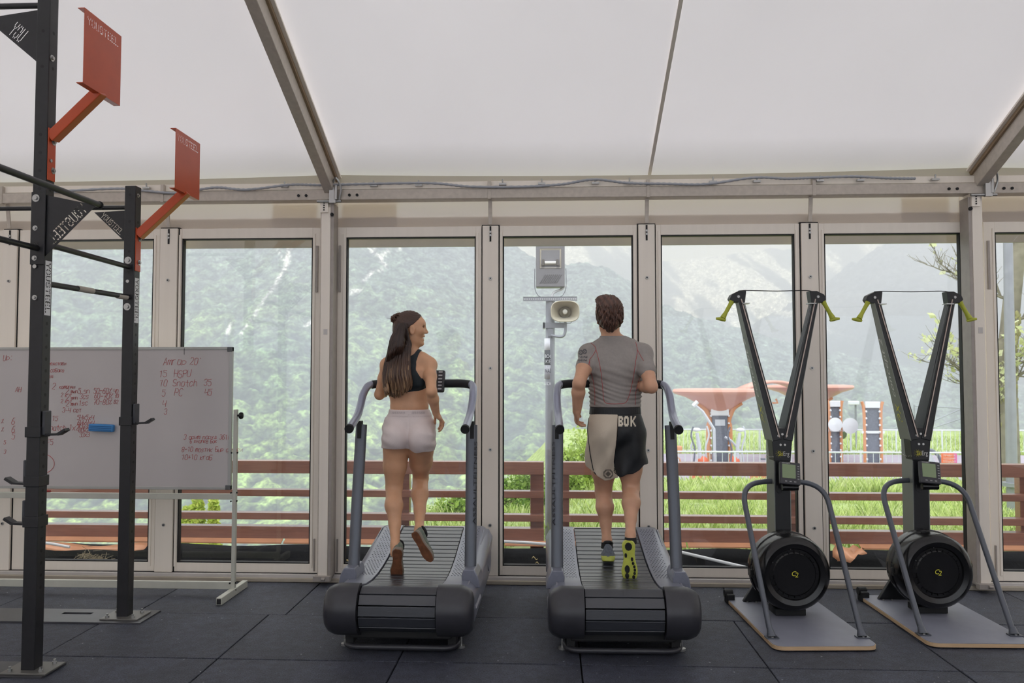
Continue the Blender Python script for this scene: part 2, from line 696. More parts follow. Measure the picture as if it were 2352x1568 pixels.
# rafters: an aluminium box section under the membrane with a lower flange and a wooden-brown keder strip
M['keder'] = mat('tan_keder_strip', (150, 128, 102), 0.6, noise=(6, 0.1))
for i, x in enumerate(RX[1:3]):
    a, b = Vector((x, 6.12, roof_z(6.12) - 0.13)), Vector((x, 1.36, roof_z(1.36) - 0.13))
    rt = struct_root('trim_%d' % (2 + i), (x, 6.1, 0))
    MB().beam(a + Vector((0, 0, 0.0)), b, 0.075, 0.12, ).build('rafter_web', M['alu_dark'], rt, world=True, bevel=0.004)
    MB().beam(a + Vector((0, 0, 0.092)), b + Vector((0, 0, 0.092)), 0.16, 0.014).build('rafter_flange', M['alu'], rt, world=True)
    MB().beam(a + Vector((0, 0, 0.072)), b + Vector((0, 0, 0.072)), 0.11, 0.03).build('rafter_groove', M['keder'], rt, world=True)
    # steel shoe where rafter, post and eave beam meet
    mb = MB()
    mb.cbox((x + 0.035, 6.04, 2.985), 0.05, 0.03, 0.12).cyl((x + .06, 6.03, 3.06), (x + .06, 6.03, 2.95), 0.013).cyl((x - 0.09, 6.045, 2.94), (x + 0.1, 6.045, 2.94), 0.011)
    mb.tube(smooth_path([(x + .03, 6.04, 3.08), (x + .07, 6.0, 3.11), (x + .1, 6.03, 3.04), (x + .08, 6.05, 2.95)]), 0.008, 8)
    mb.build('eave_bracket', M['steel'], rt, world=True, smooth='auto')
# light purlin under the membrane
pa, pb = Vector((0.784, 6.2, roof_z(6.2) - 0.012)), Vector((0.784, 1.36, roof_z(1.36) - 0.03))
struct('trim_4', MB().beam(pa, pb, 0.024, 0.014), M['alu'])

# eave beam with its bright upper track
rt = struct_root('trim_5', (0, 6.1, 3))
MB().box(X0, X1, 6.06, 6.18, 2.955, 3.035).build('eave_beam', M['alu_dark'], rt, world=True, bevel=0.004)
MB().box(X0, X1, 6.09, 6.18, 3.043, 3.095).build('keder_track', M['alu'], rt, world=True, bevel=0.003)
MB().box(X0, X1, 6.10, 6.17, 3.035, 3.044).build('track_groove', M['gasket'], rt, world=True)
mb = MB()
for x in RX[1:3]:
    for d in (-.24, -.18, .16, .22):
        mb.cyl((x + d, 6.061, 2.99), (x + d, 6.053, 2.99), 0.011, 12)
mb.build('bolt_head', M['blackmatt'], rt, world=True)

# posts
POSTX = (-1.725, 3.205)
for i, x in enumerate(POSTX):
    rt = struct_root('trim_%d' % (6 + i), (x, 6.1, 0))
    s = 1 if i == 0 else -1
    MB().box(x - 0.045, x + 0.045, 6.075, 6.25, 0.045, 2.97).build('post_section', M['alu_dark' if i == 0 else 'alu'], rt, world=True, bevel=0.006)
    MB().box(x - 0.036 + s * .0, x + 0.036, 6.068, 6.08, 0.06, 2.90).build('post_cover', M['alu'], rt, world=True, bevel=0.004)
    MB().box(x + s * 0.05 - 0.012, x + s * 0.05 + 0.012, 6.07, 6.2, 0.05, 2.93).build('post_flange', M['alu_grey'], rt, world=True, bevel=0.003)
    MB().cbox((x - 0.012, 6.063, 2.90), 0.062, 0.02, 0.09).build('locking_plate', M['alu'], rt, world=True, bevel=0.003)
    mb = MB()
    for k in range(4):
        mb.cyl((x - 0.012, 6.056, 2.875 + k * 0.018), (x - 0.012, 6.05, 2.875 + k * 0.018), 0.006, 8)
    mb.cyl((x + s * .05, 6.068, 2.84), (x + s * .05, 6.055, 2.84), 0.014, 10)
    mb.build('bolt_head', M['blackmatt'], rt, world=True)
    MB().cbox((x, 6.06, 0.05), 0.13, 0.05, 0.04).cyl((x, 6.03, .052), (x + .03, 6.03, .05), 0.012).build('post_foot', M['alu_grey'], rt, world=True, bevel=0.003)
    MB().cbox((x + .005, 6.066, 1.93), 0.03, 0.003, 0.042).build('paper_label', M['sill'], rt, world=True)

# mullions, windows (tall glazed folding doors)
NW = 8
mull_px = [(-342, -300), (0, 35), (363, 405), (1107, 1146), (1467, 1507), (1843, 1884)]
tr_n = 8
LB = {'mull': []}
for k, (a, b) in enumerate(mull_px):
    xa, xb = P(a, 900, Y=DY).x, P(b, 900, Y=DY).x
    xm = (xa + xb) / 2
    rt = struct_root('trim_%d' % tr_n, (xm, DY, 0))
    tr_n += 1
    MB().box(xa + .004, xb - .004, DY - 0.02, DY + 0.07, 0.055, 2.765).build('mullion_panel', M['alu'], rt, world=True, bevel=0.003)
    MB().box(xa - .003, xb + .003, DY + 0.0, DY + 0.06, 0.05, 2.775).build('mullion_gasket', M['gasket'], rt, world=True)
    mb = MB()
    for z in (0.42 + 0.02 * (k > 2), 1.02, 1.65, 2.35):
        mb.cyl((xm, DY - 0.021, z), (xm, DY - 0.027, z), 0.012, 14)
    mb.build('screw', M['steel'], rt, world=True, smooth='auto')
    mb = MB()
    for z in (0.42 + 0.02 * (k > 2), 1.02, 1.65, 2.35):
        mb.cyl((xm, DY - 0.0265, z), (xm, DY - 0.029, z), 0.006, 6)
    mb.cbox((xm, DY - 0.021, 2.70), 0.014, 0.004, 0.12)
    mb.build('screw_socket', M['gasket'], rt, world=True)
    mb = MB()
    for z in (2.69, 2.715):
        mb.cyl((xm, DY - 0.021, z), (xm, DY - 0.03, z), 0.009, 10)
    mb.build('adjusting_screw', M['steel'], rt, world=True)
    MB().beam((xm, DY - 0.03, 2.772), (xm, DY - 0.06, 2.97), 0.03, 0.012, up=(0, 1, 0)).box(xm - .013, xm + .013, 6.055, 6.09, 2.95, 3.09).build('hanger', M['alu_dark'], rt, world=True, bevel=0.002)
# window bays: outer edges (px) and glass edges (px)
wins = [(-300, 0, -285, -12), (35, 363, 85, 352), (405, 736, 417, 718), (768, 1107, 795, 1093), (1146, 1467, 1155, 1455),
        (1507, 1843, 1519, 1827), (1884, 2228, 1895, 2210), (2266, 2610, 2288, 2598)]
GZ0, GZ1 = 0.125, 2.685
for n, (a, b, g0, g1) in enumerate(wins):
    xa, xb = P(a, 900, Y=DY).x, P(b, 900, Y=DY).x
    ga, gb = P(g0, 900, Y=GY).x, P(g1, 900, Y=GY).x
    rt = struct_root('window_%d' % (n + 1), ((xa + xb) / 2, DY, 0))
    D0, D1 = DY, DY + 0.07
    ea, eb = xa + 0.006, xb - 0.006
    mb = MB()
    mb.box(ea, ga, D0, D1, 0.055, 2.765)
    mb.box(gb, eb, D0, D1, 0.055, 2.765)
    mb.box(ga, gb, D0, D1, GZ1, 2.765)
    mb.box(ga, gb, D0, D1, 0.055, GZ0)
    # raised inner bead
    mb.box(ga - .022, ga - .004, D0 - .008, D0, GZ0 - .03, GZ1 + .03).box(gb + .004, gb + .022, D0 - .008, D0, GZ0 - .03, GZ1 + .03)
    mb.build('window_frame', M['alu'], rt, world=True, bevel=0.002)
    mb = MB()
    w = 0.009
    mb.box(ga, ga + w, D0 + .004, D1 - .02, GZ0, GZ1).box(gb - w, gb, D0 + .004, D1 - .02, GZ0, GZ1).box(ga, gb, D0 + .004, D1 - .02, GZ1 - w, GZ1).box(ga, gb, D0 + .004, D1 - .02, GZ0, GZ0 + w)
    mb.build('glazing_seal', M['gasket'], rt, world=True)
    MB().box(ga + w, gb - w, GY, GY + 0.006, GZ0 + w, GZ1 - w).build('pane', M['glass'], rt, world=True)
    if n in (2, 3, 6, 7):
        s = (eb - 0.03) if n in (2, 6) else (ea + 0.03)
        mb = MB()
        mb.box(s - .009, s + .009, D0 - .012, D0 + .001, 2.25, 2.62).box(s - .006, s + .006, D0 - .012, D0 + .001, 0.07, 0.32)
        mb.build('latch_cover', M['alu_grey'], rt, world=True, bevel=0.002)
# sill
rt = struct_root('trim_20', (0, 6.15, 0))
MB().box(X0, X1, WY + .025, 6.32, 0.0, 0.052).build('sill_track', M['sill'], rt, world=True, bevel=0.004)
MB().box(X0, X1, WY, WY + .03, 0.0, 0.028).build('sill_step', M['sill_step'], rt, world=True, bevel=0.003)
MB().box(X0, X1, DY - .012, DY - .004, 0.051, 0.056).build('sill_groove', M['gasket'], rt, world=True)

# wall_front: the fabric valance over the doors, doubled along its lower edge
mb = MB()
mb.box(X0, X1, 6.235, 6.237, 2.76, 2.99)
struct('wall_front', mb, M['pvc_wall'])
M['pvc_patch'] = fabric('reinforcing_patch', (240, 232, 220), 0.82, (252, 244, 230))
mb = MB()
for x in POSTX:
    for s in (-1, 1):
        mb.box(x + s * .28 - .2, x + s * .28 + .04 * s + .2, 6.246, 6.248, 2.76, 2.97)
struct('trim_21', mb, M['pvc_patch'])
mb = MB().box(X0, X1, 6.242, 6.244, 2.75, 2.85)
struct('trim_22', mb, M['pvc_double'])
struct('trim_23', MB().box(X0, X1, 6.40, 6.43, 2.64, 2.80), M['sill_step'])

# corrugated conduit looped along the eave
cp = [(-3.9, 3.05), (-3.4, 3.07), (-3.2, 3.055), (-2.9, 3.03), (-2.6, 3.07), (-2.35, 3.05), (-2.0, 3.085), (-1.75, 3.08), (-1.4, 3.085), (-0.9, 3.085), (-.6, 3.055), (-.2, 3.05), (.1, 3.065), (.35, 3.1),
      (.6, 3.07), (.9, 3.06), (1.2, 3.055), (1.55, 3.10), (1.8, 3.09), (2.0, 3.095), (2.3, 3.10), (2.55, 3.085), (2.75, 3.08)]
cp = [(-0.6 + (x + .9) if False else x, z) for x, z in cp]
cab = thing('cable_conduit', 'thin grey corrugated cable conduit looping along the eave beam above the windows', 'cable', (0, 6.04, 3.07))
path = smooth_path([(x, 6.045, z - .012) for x, z in cp], 14)
rs = [0.0115 if i % 2 else 0.0085 for i in range(len(path))]
M['conduit'] = mat('grey_conduit', (168, 170, 176), 0.4)
MB().tube(path, rs, 8).build('conduit_tube', M['conduit'], cab, world=True, smooth=True)
for x in (-3.15, -2.05, -1.35, -1.0, -.05, -0.35, .36, .62, 1.25, 1.58, 2.05, 2.35, 2.9):
    MB().cbox((x, 6.06, 3.062), 0.055, 0.03, 0.014).cyl((x, 6.06, 3.06), (x, 6.05, 3.1), 0.006, 8).build('cable_clamp', M['steel'], cab, world=True)
# ================================================================== outside
# ---- haze between the terrace and the mountains: a real scattering volume
hz = bpy.data.materials.new('mountain_haze')
hz.use_nodes = True
nt = hz.node_tree
nt.nodes.clear()
o_ = nt.nodes.new('ShaderNodeOutputMaterial')
vs_ = nt.nodes.new('ShaderNodeVolumeScatter')
vs_.inputs['Color'].default_value = (0.82, 0.86, 1.0, 1)
vs_.inputs['Density'].default_value = 0.00102
nt.links.new(vs_.outputs[0], o_.inputs['Volume'])
hz_o = struct('haze', MB().box(-5200, 5200, 70, 6500, -420, 1100), hz)

# ---- mountains as height fields; ridge lines run in world space


def smooth_noise(x, y, seed, octs, base):
    """value noise, vectorised"""
    out = np.zeros_like(x)
    amp = 1.0
    for o in range(octs):
        r = np.random.default_rng(seed + o)
        g = r.random((64, 64))
        u, v = x / base, y / base
        i, j = np.floor(u).astype(int), np.floor(v).astype(int)
        fu, fv = u - i, v - j
        fu, fv = fu * fu * (3 - 2 * fu), fv * fv * (3 - 2 * fv)
        a, b = g[i % 64, j % 64], g[(i + 1) % 64, j % 64]
        c, d = g[i % 64, (j + 1) % 64], g[(i + 1) % 64, (j + 1) % 64]
        out += amp * ((a * (1 - fu) + b * fu) * (1 - fv) + (c * (1 - fu) + d * fu) * fv - 0.5)
        amp *= 0.5
        base /= 2.03
    return out


def mountain(name, ridge, Yb, zb, Yr, nx, ny, xr, rough, treesize, m, colfn, curve=1.0, back=400, seed=1):
    rx = [P(px, py, Y=Yr).x for px, py in ridge]
    rz = [P(px, py, Y=Yr).z for px, py in ridge]
    t = np.linspace(0, 1.12, ny)
    Yv = np.where(t <= 1, Yb + (Yr - Yb) * t, Yr + (t - 1) / .12 * back)
    u = np.linspace(xr[0], xr[1], nx)          # fan of columns so that detail stays even
    Y, U = np.meshgrid(Yv, u, indexing='ij')
    X = U * (0.35 * Yr + 0.65 * Y) / Yr
    T = np.meshgrid(t, u, indexing='ij')[0]
    ZR = np.interp(X * Yr / np.maximum(Y, 1) * 0.5 + X * 0.5, rx, rz)
    s = np.minimum(T, 1) ** curve
    Z = zb + (ZR - zb) * s
    Z -= np.maximum(T - 1, 0) / .12 * back * 0.6
    big = smooth_noise(X + 3000, Y * 0.7 + 500, seed, 5, (xr[1] - xr[0]) / 9)
    gul = 1 - np.abs(smooth_noise(X + 3000, Y * 0.25, seed + 40, 4, (xr[1] - xr[0]) / 14)) * 3
    env = np.clip(np.sin(np.pi * np.clip(T, 0, 1)) * 1.1, 0, 1)
    Z = Z + rough * (big * 1.2 + gul * 0.35) * (0.12 + env * 0.9)
    tr = smooth_noise(X + 3000, Y, seed + 80, 3, treesize)
    Z = Z + tr * treesize * 0.9 * np.clip(T * 6, 0, 1)
    verts = np.stack([X, Y, Z], -1).reshape(-1, 3)
    idx = np.arange(ny * nx).reshape(ny, nx)
    q = np.stack([idx[:-1, :-1], idx[:-1, 1:], idx[1:, 1:], idx[1:, :-1]], -1).reshape(-1, 4)
    me = bpy.data.meshes.new(name)
    me.vertices.add(len(verts))
    me.vertices.foreach_set('co', verts.astype(np.float32).ravel())
    me.loops.add(len(q) * 4)
    me.loops.foreach_set('vertex_index', q.astype(np.int32).ravel())
    me.polygons.add(len(q))
    me.polygons.foreach_set('loop_start', np.arange(0, len(q) * 4, 4, dtype=np.int32))
    me.polygons.foreach_set('loop_total', np.full(len(q), 4, dtype=np.int32))
    me.update(calc_edges=True)
    ca = me.color_attributes.new('col', 'FLOAT_COLOR', 'POINT')
    col = colfn(X, Y, Z, T, tr, big)
    ca.data.foreach_set('color', np.concatenate([col.reshape(-1, 3), np.ones((nx * ny, 1))], 1).astype(np.float32).ravel())
    me.materials.append(m)
    me.shade_smooth()
    o = bpy.data.objects.new(name, me)
    link(o)
    o['kind'] = 'structure'
    return o


M['slope'] = attr_mat('forested_slope', 0.95, spec=0.0)
_nt = M['slope'].node_tree
_b = _nt.nodes['Principled BSDF']
_src = _b.inputs['Base Color'].links[0].from_socket
_g = _nt.nodes.new('ShaderNodeNewGeometry')
for _sc, _lo, _hi in ((0.045, 0.6, 1.4), (0.11, 0.25, 2.0), (0.3, 0.3, 1.8)):      # crowns and stands of trees
    _n = _nt.nodes.new('ShaderNodeTexNoise')
    _n.inputs['Scale'].default_value = _sc
    _n.inputs['Detail'].default_value = 6
    _n.inputs['Roughness'].default_value = 0.65
    _m = _nt.nodes.new('ShaderNodeMapRange')
    _m.inputs['From Min'].default_value = 0.35
    _m.inputs['From Max'].default_value = 0.65
    _m.inputs['To Min'].default_value = _lo
    _m.inputs['To Max'].default_value = _hi
    _v = _nt.nodes.new('ShaderNodeVectorMath')
    _v.operation = 'SCALE'
    _nt.links.new(_g.outputs['Position'], _n.inputs['Vector'])
    _nt.links.new(_n.outputs[0], _m.inputs['Value'])
    _nt.links.new(_src, _v.inputs[0])
    _nt.links.new(_m.outputs[0], _v.inputs['Scale'])
    _src = _v.outputs[0]
_nt.links.new(_src, _b.inputs['Base Color'])
cG1, cG2, cDark, cRock, cSnow, cHazeGrey = [np.array(lin(c)) for c in ((132, 156, 84), (84, 112, 70), (30, 44, 42), (92, 94, 102), (250, 250, 252), (108, 118, 120))]


def mixc(a, b, f):
    f = np.clip(f, 0, 1)[..., None]
    return a * (1 - f) + b * f


def seg_dist(X, Z, pts):
    d = np.full(X.shape, 1e9)
    for (x0, z0, w0), (x1, z1, w1) in zip(pts[:-1], pts[1:]):
        L = (x1 - x0) ** 2 + (z1 - z0) ** 2
        t = np.clip(((X - x0) * (x1 - x0) + (Z - z0) * (z1 - z0)) / L, 0, 1)
        dd = np.hypot(X - (x0 + t * (x1 - x0)), Z - (z0 + t * (z1 - z0))) / (w0 + t * (w1 - w0))
        d = np.minimum(d, dd)
    return d


def col_near(X, Y, Z, T, tr, big):
    """mixed forest below, bare grey rock and snow gullies near the top"""
    f = smooth_noise(X + 9000, Y + Z, 5, 4, 60)
    base = mixc(cG2, cG1, 0.55 + f * 0.7 - (T - 0.25) * 1.3)
    base = mixc(base, cDark, np.clip(0.35 - tr * 1.5, 0, 0.8))
    base = mixc(base, cHazeGrey, np.clip((T - 0.2) * 1.2, 0, 0.75))  # upper forest paled to grey-blue with height: haze put into the colour
    rock = np.clip((T - 0.62 + big * 0.25) * 3.5, 0, 0.9) * np.clip(-X / 300 + 0.1, 0, 1)
    base = mixc(base, cRock, rock)
    # snow lying in gullies, in bearing/elevation of the slope itself
    A = X / Y
    B = (Z - 1.6) / Y
    w = smooth_noise(X * 3, Z * 3, 77, 3, 60) * 0.014
    snow = np.zeros(X.shape)
    for g in ([(668, 560, 5), (662, 600, 9), (640, 640, 5), (600, 700, 3), (550, 770, 2)], [(522, 762, 5), (528, 745, 4), (516, 775, 2)], [(845, 560, 4), (880, 610, 4), (872, 590, 3)], [(868, 556, 4), (858, 575, 3)],
              [(892, 575, 3), (872, 592, 5)], [(912, 577, 4), (918, 560, 3)], [(852, 628, 6), (835, 645, 3)], [(885, 612, 4), (862, 628, 3)], [(940, 556, 6), (905, 562, 3)], [(808, 670, 7), (828, 668, 5)], [(700, 750, 4), (716, 740, 6)],
              [(640, 560, 3), (655, 600, 3)], [(990, 556, 3), (950, 560, 4)]):
        pts = [((P(px, py, Y=1000).x) / 1000, (P(px, py, Y=1000).z - 1.6) / 1000, wd / 1829 * .62) for px, py, wd in g]
        d = seg_dist(A + w * .4, B + w * .4, pts)
        snow = np.maximum(snow, np.clip(1.6 - d, 0, 1))
    return mixc(base, cSnow * .7, snow)


def col_far(snowline, streak, seed, bias):
    def fn(X, Y, Z, T, tr, big):
        f = smooth_noise(X + 9000, Y, seed, 4, 90)
        base = mixc(cDark, cRock, np.clip((T - 0.3) * 2, 0, 1))
        s = smooth_noise(X * 1.0 + Z * 0.35 + 5000, Z * 0.28 + 2000, seed + 9, 4, streak)
        k = (Z - snowline) / 260
        sn = np.clip((s + np.clip(k, -1, 1.5) * 0.22 - bias) * 8, 0, 1)
        return mixc(base, cSnow * .8, sn)
    return fn


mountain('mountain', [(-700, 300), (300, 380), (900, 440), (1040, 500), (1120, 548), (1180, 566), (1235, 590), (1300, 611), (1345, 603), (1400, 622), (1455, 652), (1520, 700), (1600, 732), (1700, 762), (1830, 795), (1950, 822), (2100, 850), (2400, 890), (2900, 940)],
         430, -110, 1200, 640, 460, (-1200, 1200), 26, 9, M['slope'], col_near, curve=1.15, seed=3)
mountain('mountain', [(1350, 980), (1480, 900), (1600, 820), (1700, 758), (1780, 716), (1830, 690), (1895, 648), (1960, 606), (2040, 560), (2150, 548), (2352, 520), (2700, 540)],
         1250, -60, 1900, 300, 220, (-70, 1850), 42, 14, M['slope'], col_far(300, 50, 20, .42), seed=11)
mountain('mountain', [(900, 500), (1100, 530), (1200, 578), (1240, 570), (1300, 545), (1455, 570), (1520, 598), (1560, 602), (1590, 596), (1640, 589), (1700, 583), (1745, 576), (1760, 571), (1800, 576), (1830, 570), (1900, 560), (2000, 536), (2200, 556), (2352, 580), (2700, 560)],
         1950, 0, 2700, 460, 340, (-850, 2400), 60, 16, M['slope'], col_far(200, 62, 31, .10), seed=23)

# ---- near ground: bare strip under the railing, grass bank falling to the terrace
M['soil'] = mat('dark_wet_soil', (20, 20, 20), 0.8, noise=(3, 0.4), bump=(20, 0.6))
M['grass_soil'] = mat('grass_ground', (150, 166, 104), 0.9, noise=(2.5, 0.35))
M['asphalt'] = mat('grey_purple_asphalt', (158, 150, 160), 0.9, noise=(1.2, 0.08))
struct('ground_strip', MB().box(-9, 12, 6.3, 7.6, -0.5, -0.32), M['soil'])


def bank_z(x, y):
    z = np.interp(y, [7.4, 9, 11, 14, 18, 25, 28, 80], [-0.12, -0.12, -0.36, -0.72, -1.2, -2.0, -2.2, -2.2])
    edge = -1.9 + 0.03 * (y - 8) + 0.35 * math.sin(y * .9)
    if y > 26:
        edge = 0.5
    d = edge - x
    if d > 0:
        z -= min(d, 40) * 0.95 + 0.25 * min(d, 1)
    if y < 28:
        z += 0.06 * math.sin(x * 2.3 + y) + 0.05 * math.sin(x * 5 - y * 3)
        if 8 < y < 20 and x < 4.5:
            z += 0.30 * math.exp(-((x - 0.6) / 0.9) ** 2) * math.exp(-((y - 12) / 2.5) ** 2)
    return float(z)


rows = []
for j in range(70):
    y = 7.45 + (j / 69) ** 1.6 * (56 - 7.45)
    rows.append([(x, y, bank_z(x, y)) for x in [-30 + 28 * (i / 12) for i in range(12)] + [-2 + 26 * (i / 90) for i in range(91)] + [28, 34, 42]])
struct('grass_bank', MB().rows(rows), M['grass_soil'], smooth=True)
struct('terrace_paving', MB().box(1.5, 40, 27.6, 38.5, -2.25, -2.17), M['asphalt'])

# grass: blades as real geometry, nobody would count them
M['grass'] = attr_mat('grass_blades', 0.6, spec=0.2)
_nt = M['grass'].node_tree
_t = _nt.nodes.new('ShaderNodeBsdfTranslucent')
_x = _nt.nodes.new('ShaderNodeMixShader')
_x.inputs[0].default_value = 0.45
_nt.links.new([n for n in _nt.nodes if n.type == 'VERTEX_COLOR'][0].outputs[0], _t.inputs[0])
_nt.links.new(_nt.nodes['Principled BSDF'].outputs[0], _x.inputs[1])
_nt.links.new(_t.outputs[0], _x.inputs[2])
_nt.links.new(_x.outputs[0], [n for n in _nt.nodes if n.type == 'OUTPUT_MATERIAL'][0].inputs[0])


def grass(name, n, xr, yr, hr, wr, cols, label, leafy=0.0, cond=None, seed=1):
    r = np.random.default_rng(seed)
    V, Fc, Cc = [], [], []
    k = 0
    while k < n:
        y = yr[0] + (yr[1] - yr[0]) * r.random() ** 1.5
        x = xr[0] + (xr[1] - xr[0]) * r.random()
        if cond and not cond(x, y):
            n -= 1
            continue
        k += 1
        z = bank_z(x, y) if y < 27.5 or y > 38.5 else -2.17
        patch = 0.5 + 0.5 * math.sin(x * 1.7 + 3 * math.sin(y * .8)) * math.sin(y * 1.1 + x)
        h = (hr[0] + (hr[1] - hr[0]) * r.random()) * (0.7 + 0.5 * patch)
        a = r.random() * 6.28
        dx, dy = math.cos(a), math.sin(a)
        w = wr * (0.6 + 0.8 * r.random())
        ln = h * (0.15 + 0.5 * r.random())
        b = r.random() * 6.28
        lx, ly = math.cos(b) * ln, math.sin(b) * ln
        c = cols[r.integers(len(cols))]
        c = np.array(lin(c)) * (0.75 + 0.5 * r.random())
        i = len(V)
        if r.random() < leafy:
            lz = z + h * (0.3 + .7 * r.random())
            s = w * 2.2
            V += [(x, y, lz), (x + dx * s + lx * .2, y + dy * s, lz + s * .5), (x + dx * 2 * s, y + dy * 2 * s, lz + s * .1), (x + dx * s - dy * s * .6, y + dy * s + dx * s * .6, lz + s * .1)]
            Fc.append((i, i + 1, i + 2, i + 3))
            Cc += [(*c, 1)] * 4
        else:
            V += [(x - dx * w, y - dy * w, z), (x + dx * w, y + dy * w, z), (x + dx * w * .6 + lx * .4, y + dy * w * .6 + ly * .4, z + h * .6), (x + lx, y + ly, z + h)]
            Fc.append((i, i + 1, i + 2, i + 3))
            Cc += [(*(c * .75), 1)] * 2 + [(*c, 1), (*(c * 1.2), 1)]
    mb = MB()
    mb.v, mb.f = V, Fc
    o = mb.build(name, M['grass'], cols=Cc)
    o['kind'] = 'stuff'
    o['label'] = label
    o['category'] = 'grass'
    return o


GC = [(178, 196, 116), (190, 206, 130), (204, 216, 146), (216, 224, 168), (150, 172, 98)]
inb = lambda x, y: x > -1.9 + 0.03 * (y - 8) + 0.35 * math.sin(y * .9)
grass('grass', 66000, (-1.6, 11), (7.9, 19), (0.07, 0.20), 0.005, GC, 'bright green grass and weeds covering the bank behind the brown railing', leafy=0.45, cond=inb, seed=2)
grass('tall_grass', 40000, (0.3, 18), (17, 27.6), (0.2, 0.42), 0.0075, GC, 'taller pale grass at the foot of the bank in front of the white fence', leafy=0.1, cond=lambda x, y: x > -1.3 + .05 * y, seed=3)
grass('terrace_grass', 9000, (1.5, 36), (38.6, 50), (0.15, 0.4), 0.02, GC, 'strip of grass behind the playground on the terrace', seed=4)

# leafy shrub at the left end of the bank, seen through the railing


def bush(name, c, rad, n, cols, label, cat='bush', leaf=0.035, seed=1):
    r = np.random.default_rng(seed)
    t = thing(name, label, cat, (c[0], c[1], bank_z(c[0], c[1])))
    V, Fc, Cc = [], [], []
    for _ in range(n):
        d = r.normal(size=3)
        d /= np.linalg.norm(d)
        k = r.random() ** 0.4
        if d[2] < -0.2:
            d[2] *= -0.5
        bump = 1 + 0.22 * math.sin(d[0] * 7 + d[2] * 5) * math.sin(d[1] * 6)
        p = np.array([d[0] * rad[0] * k * bump, d[1] * rad[1] * k * bump, d[2] * rad[2] * k * bump])
        u = r.normal(size=3)
        u /= np.linalg.norm(u)
        w = np.cross(u, r.normal(size=3))
        w /= np.linalg.norm(w)
        s = leaf * (0.6 + 0.8 * r.random())
        i = len(V)
        V += [tuple(p - u * s), tuple(p + w * s * .5), tuple(p + u * s), tuple(p - w * s * .5)]
        Fc.append((i, i + 1, i + 2, i + 3))
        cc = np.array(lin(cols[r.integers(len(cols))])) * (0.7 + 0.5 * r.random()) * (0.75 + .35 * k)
        Cc += [(*cc, 1)] * 4
    mb = MB()
    mb.v, mb.f = V, Fc
    mb.build('foliage', M['grass'], t, cols=Cc, kind='stuff')
    mb = MB()
    for _ in range(9):
        a = r.random() * 6.28
        mb.tube([(0, 0, -.05), (math.cos(a) * rad[0] * .3, math.sin(a) * rad[1] * .3, rad[2] * .4), (math.cos(a) * rad[0] * .7, math.sin(a) * rad[1] * .7, rad[2] * .7)], [.012, .008, .004], 5)
    mb.build('stem', mat('twig', (70, 60, 45), 0.9), t)
    return t


BC = [(122, 150, 70), (140, 168, 82), (160, 186, 96), (92, 120, 56)]
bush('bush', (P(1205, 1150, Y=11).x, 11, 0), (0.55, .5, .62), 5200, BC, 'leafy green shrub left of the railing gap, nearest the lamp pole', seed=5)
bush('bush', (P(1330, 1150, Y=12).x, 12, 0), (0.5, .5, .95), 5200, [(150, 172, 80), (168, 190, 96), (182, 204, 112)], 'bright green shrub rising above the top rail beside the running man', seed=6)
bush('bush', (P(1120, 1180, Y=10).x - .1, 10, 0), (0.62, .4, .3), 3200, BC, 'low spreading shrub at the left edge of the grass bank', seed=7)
# young birch tops below the terrace, seen between the rails on the left
for k, (px, py, h) in enumerate([(455, 1215, 2.3), (490, 1215, 1.6), (430, 1215, 1.2)]):
    p = P(px, py, Y=24)
    t = thing('young_tree', ['tallest yellow-green young tree below the railing on the left', 'middle yellow-green sapling below the railing on the left', 'smallest yellow-green sapling below the railing on the left'][k], 'tree', (p.x, p.y, p.z - 3.2))
    r = np.random.default_rng(k + 50)
    V, Fc, Cc = [], [], []
    H_ = 3.2 + h * .55
    for _ in range(1800):
        z = H_ * (0.25 + 0.75 * r.random())
        rr = 0.5 * (1.05 - z / H_) + .08
        a = r.random() * 6.28
        q = rr * math.sqrt(r.random())
        p3 = np.array([math.cos(a) * q, math.sin(a) * q, z])
        u = r.normal(size=3) * .045
        w = np.cross(u, r.normal(size=3)) * .6
        i = len(V)
        V += [tuple(p3 - u), tuple(p3 + w), tuple(p3 + u), tuple(p3 - w)]
        Fc.append((i, i + 1, i + 2, i + 3))
        Cc += [(*(np.array(lin([(196, 206, 96), (176, 194, 92), (208, 214, 120)][r.integers(3)])) * (.8 + .4 * r.random())), 1)] * 4
    mb = MB()
    mb.v, mb.f = V, Fc
    mb.build('foliage', M['grass'], t, cols=Cc, kind='stuff')
    MB().tube([(0, 0, -4), (0.03, 0, H_ * .5), (0, 0, H_)], [.06, .04, .01], 6).build('trunk', mat('pale_bark', (150, 145, 130), .9), t)

# ---- brown timber railing
M['rail'] = mat('red_brown_stained_wood', (156, 104, 84), 0.36, coat=1.0, noise=(14, 0.14), grain=(0.25, 3, 3), bump=(60, 0.15))
M['copper'] = mat('copper_brown_flashing', (210, 150, 112), 0.4, noise=(5, 0.1), metal=0.1)
M['bitumen'] = mat('black_bitumen_sheet', (15, 15, 16), 0.85, noise=(3, 0.35), bump=(9, 0.9))
RY = 7.33


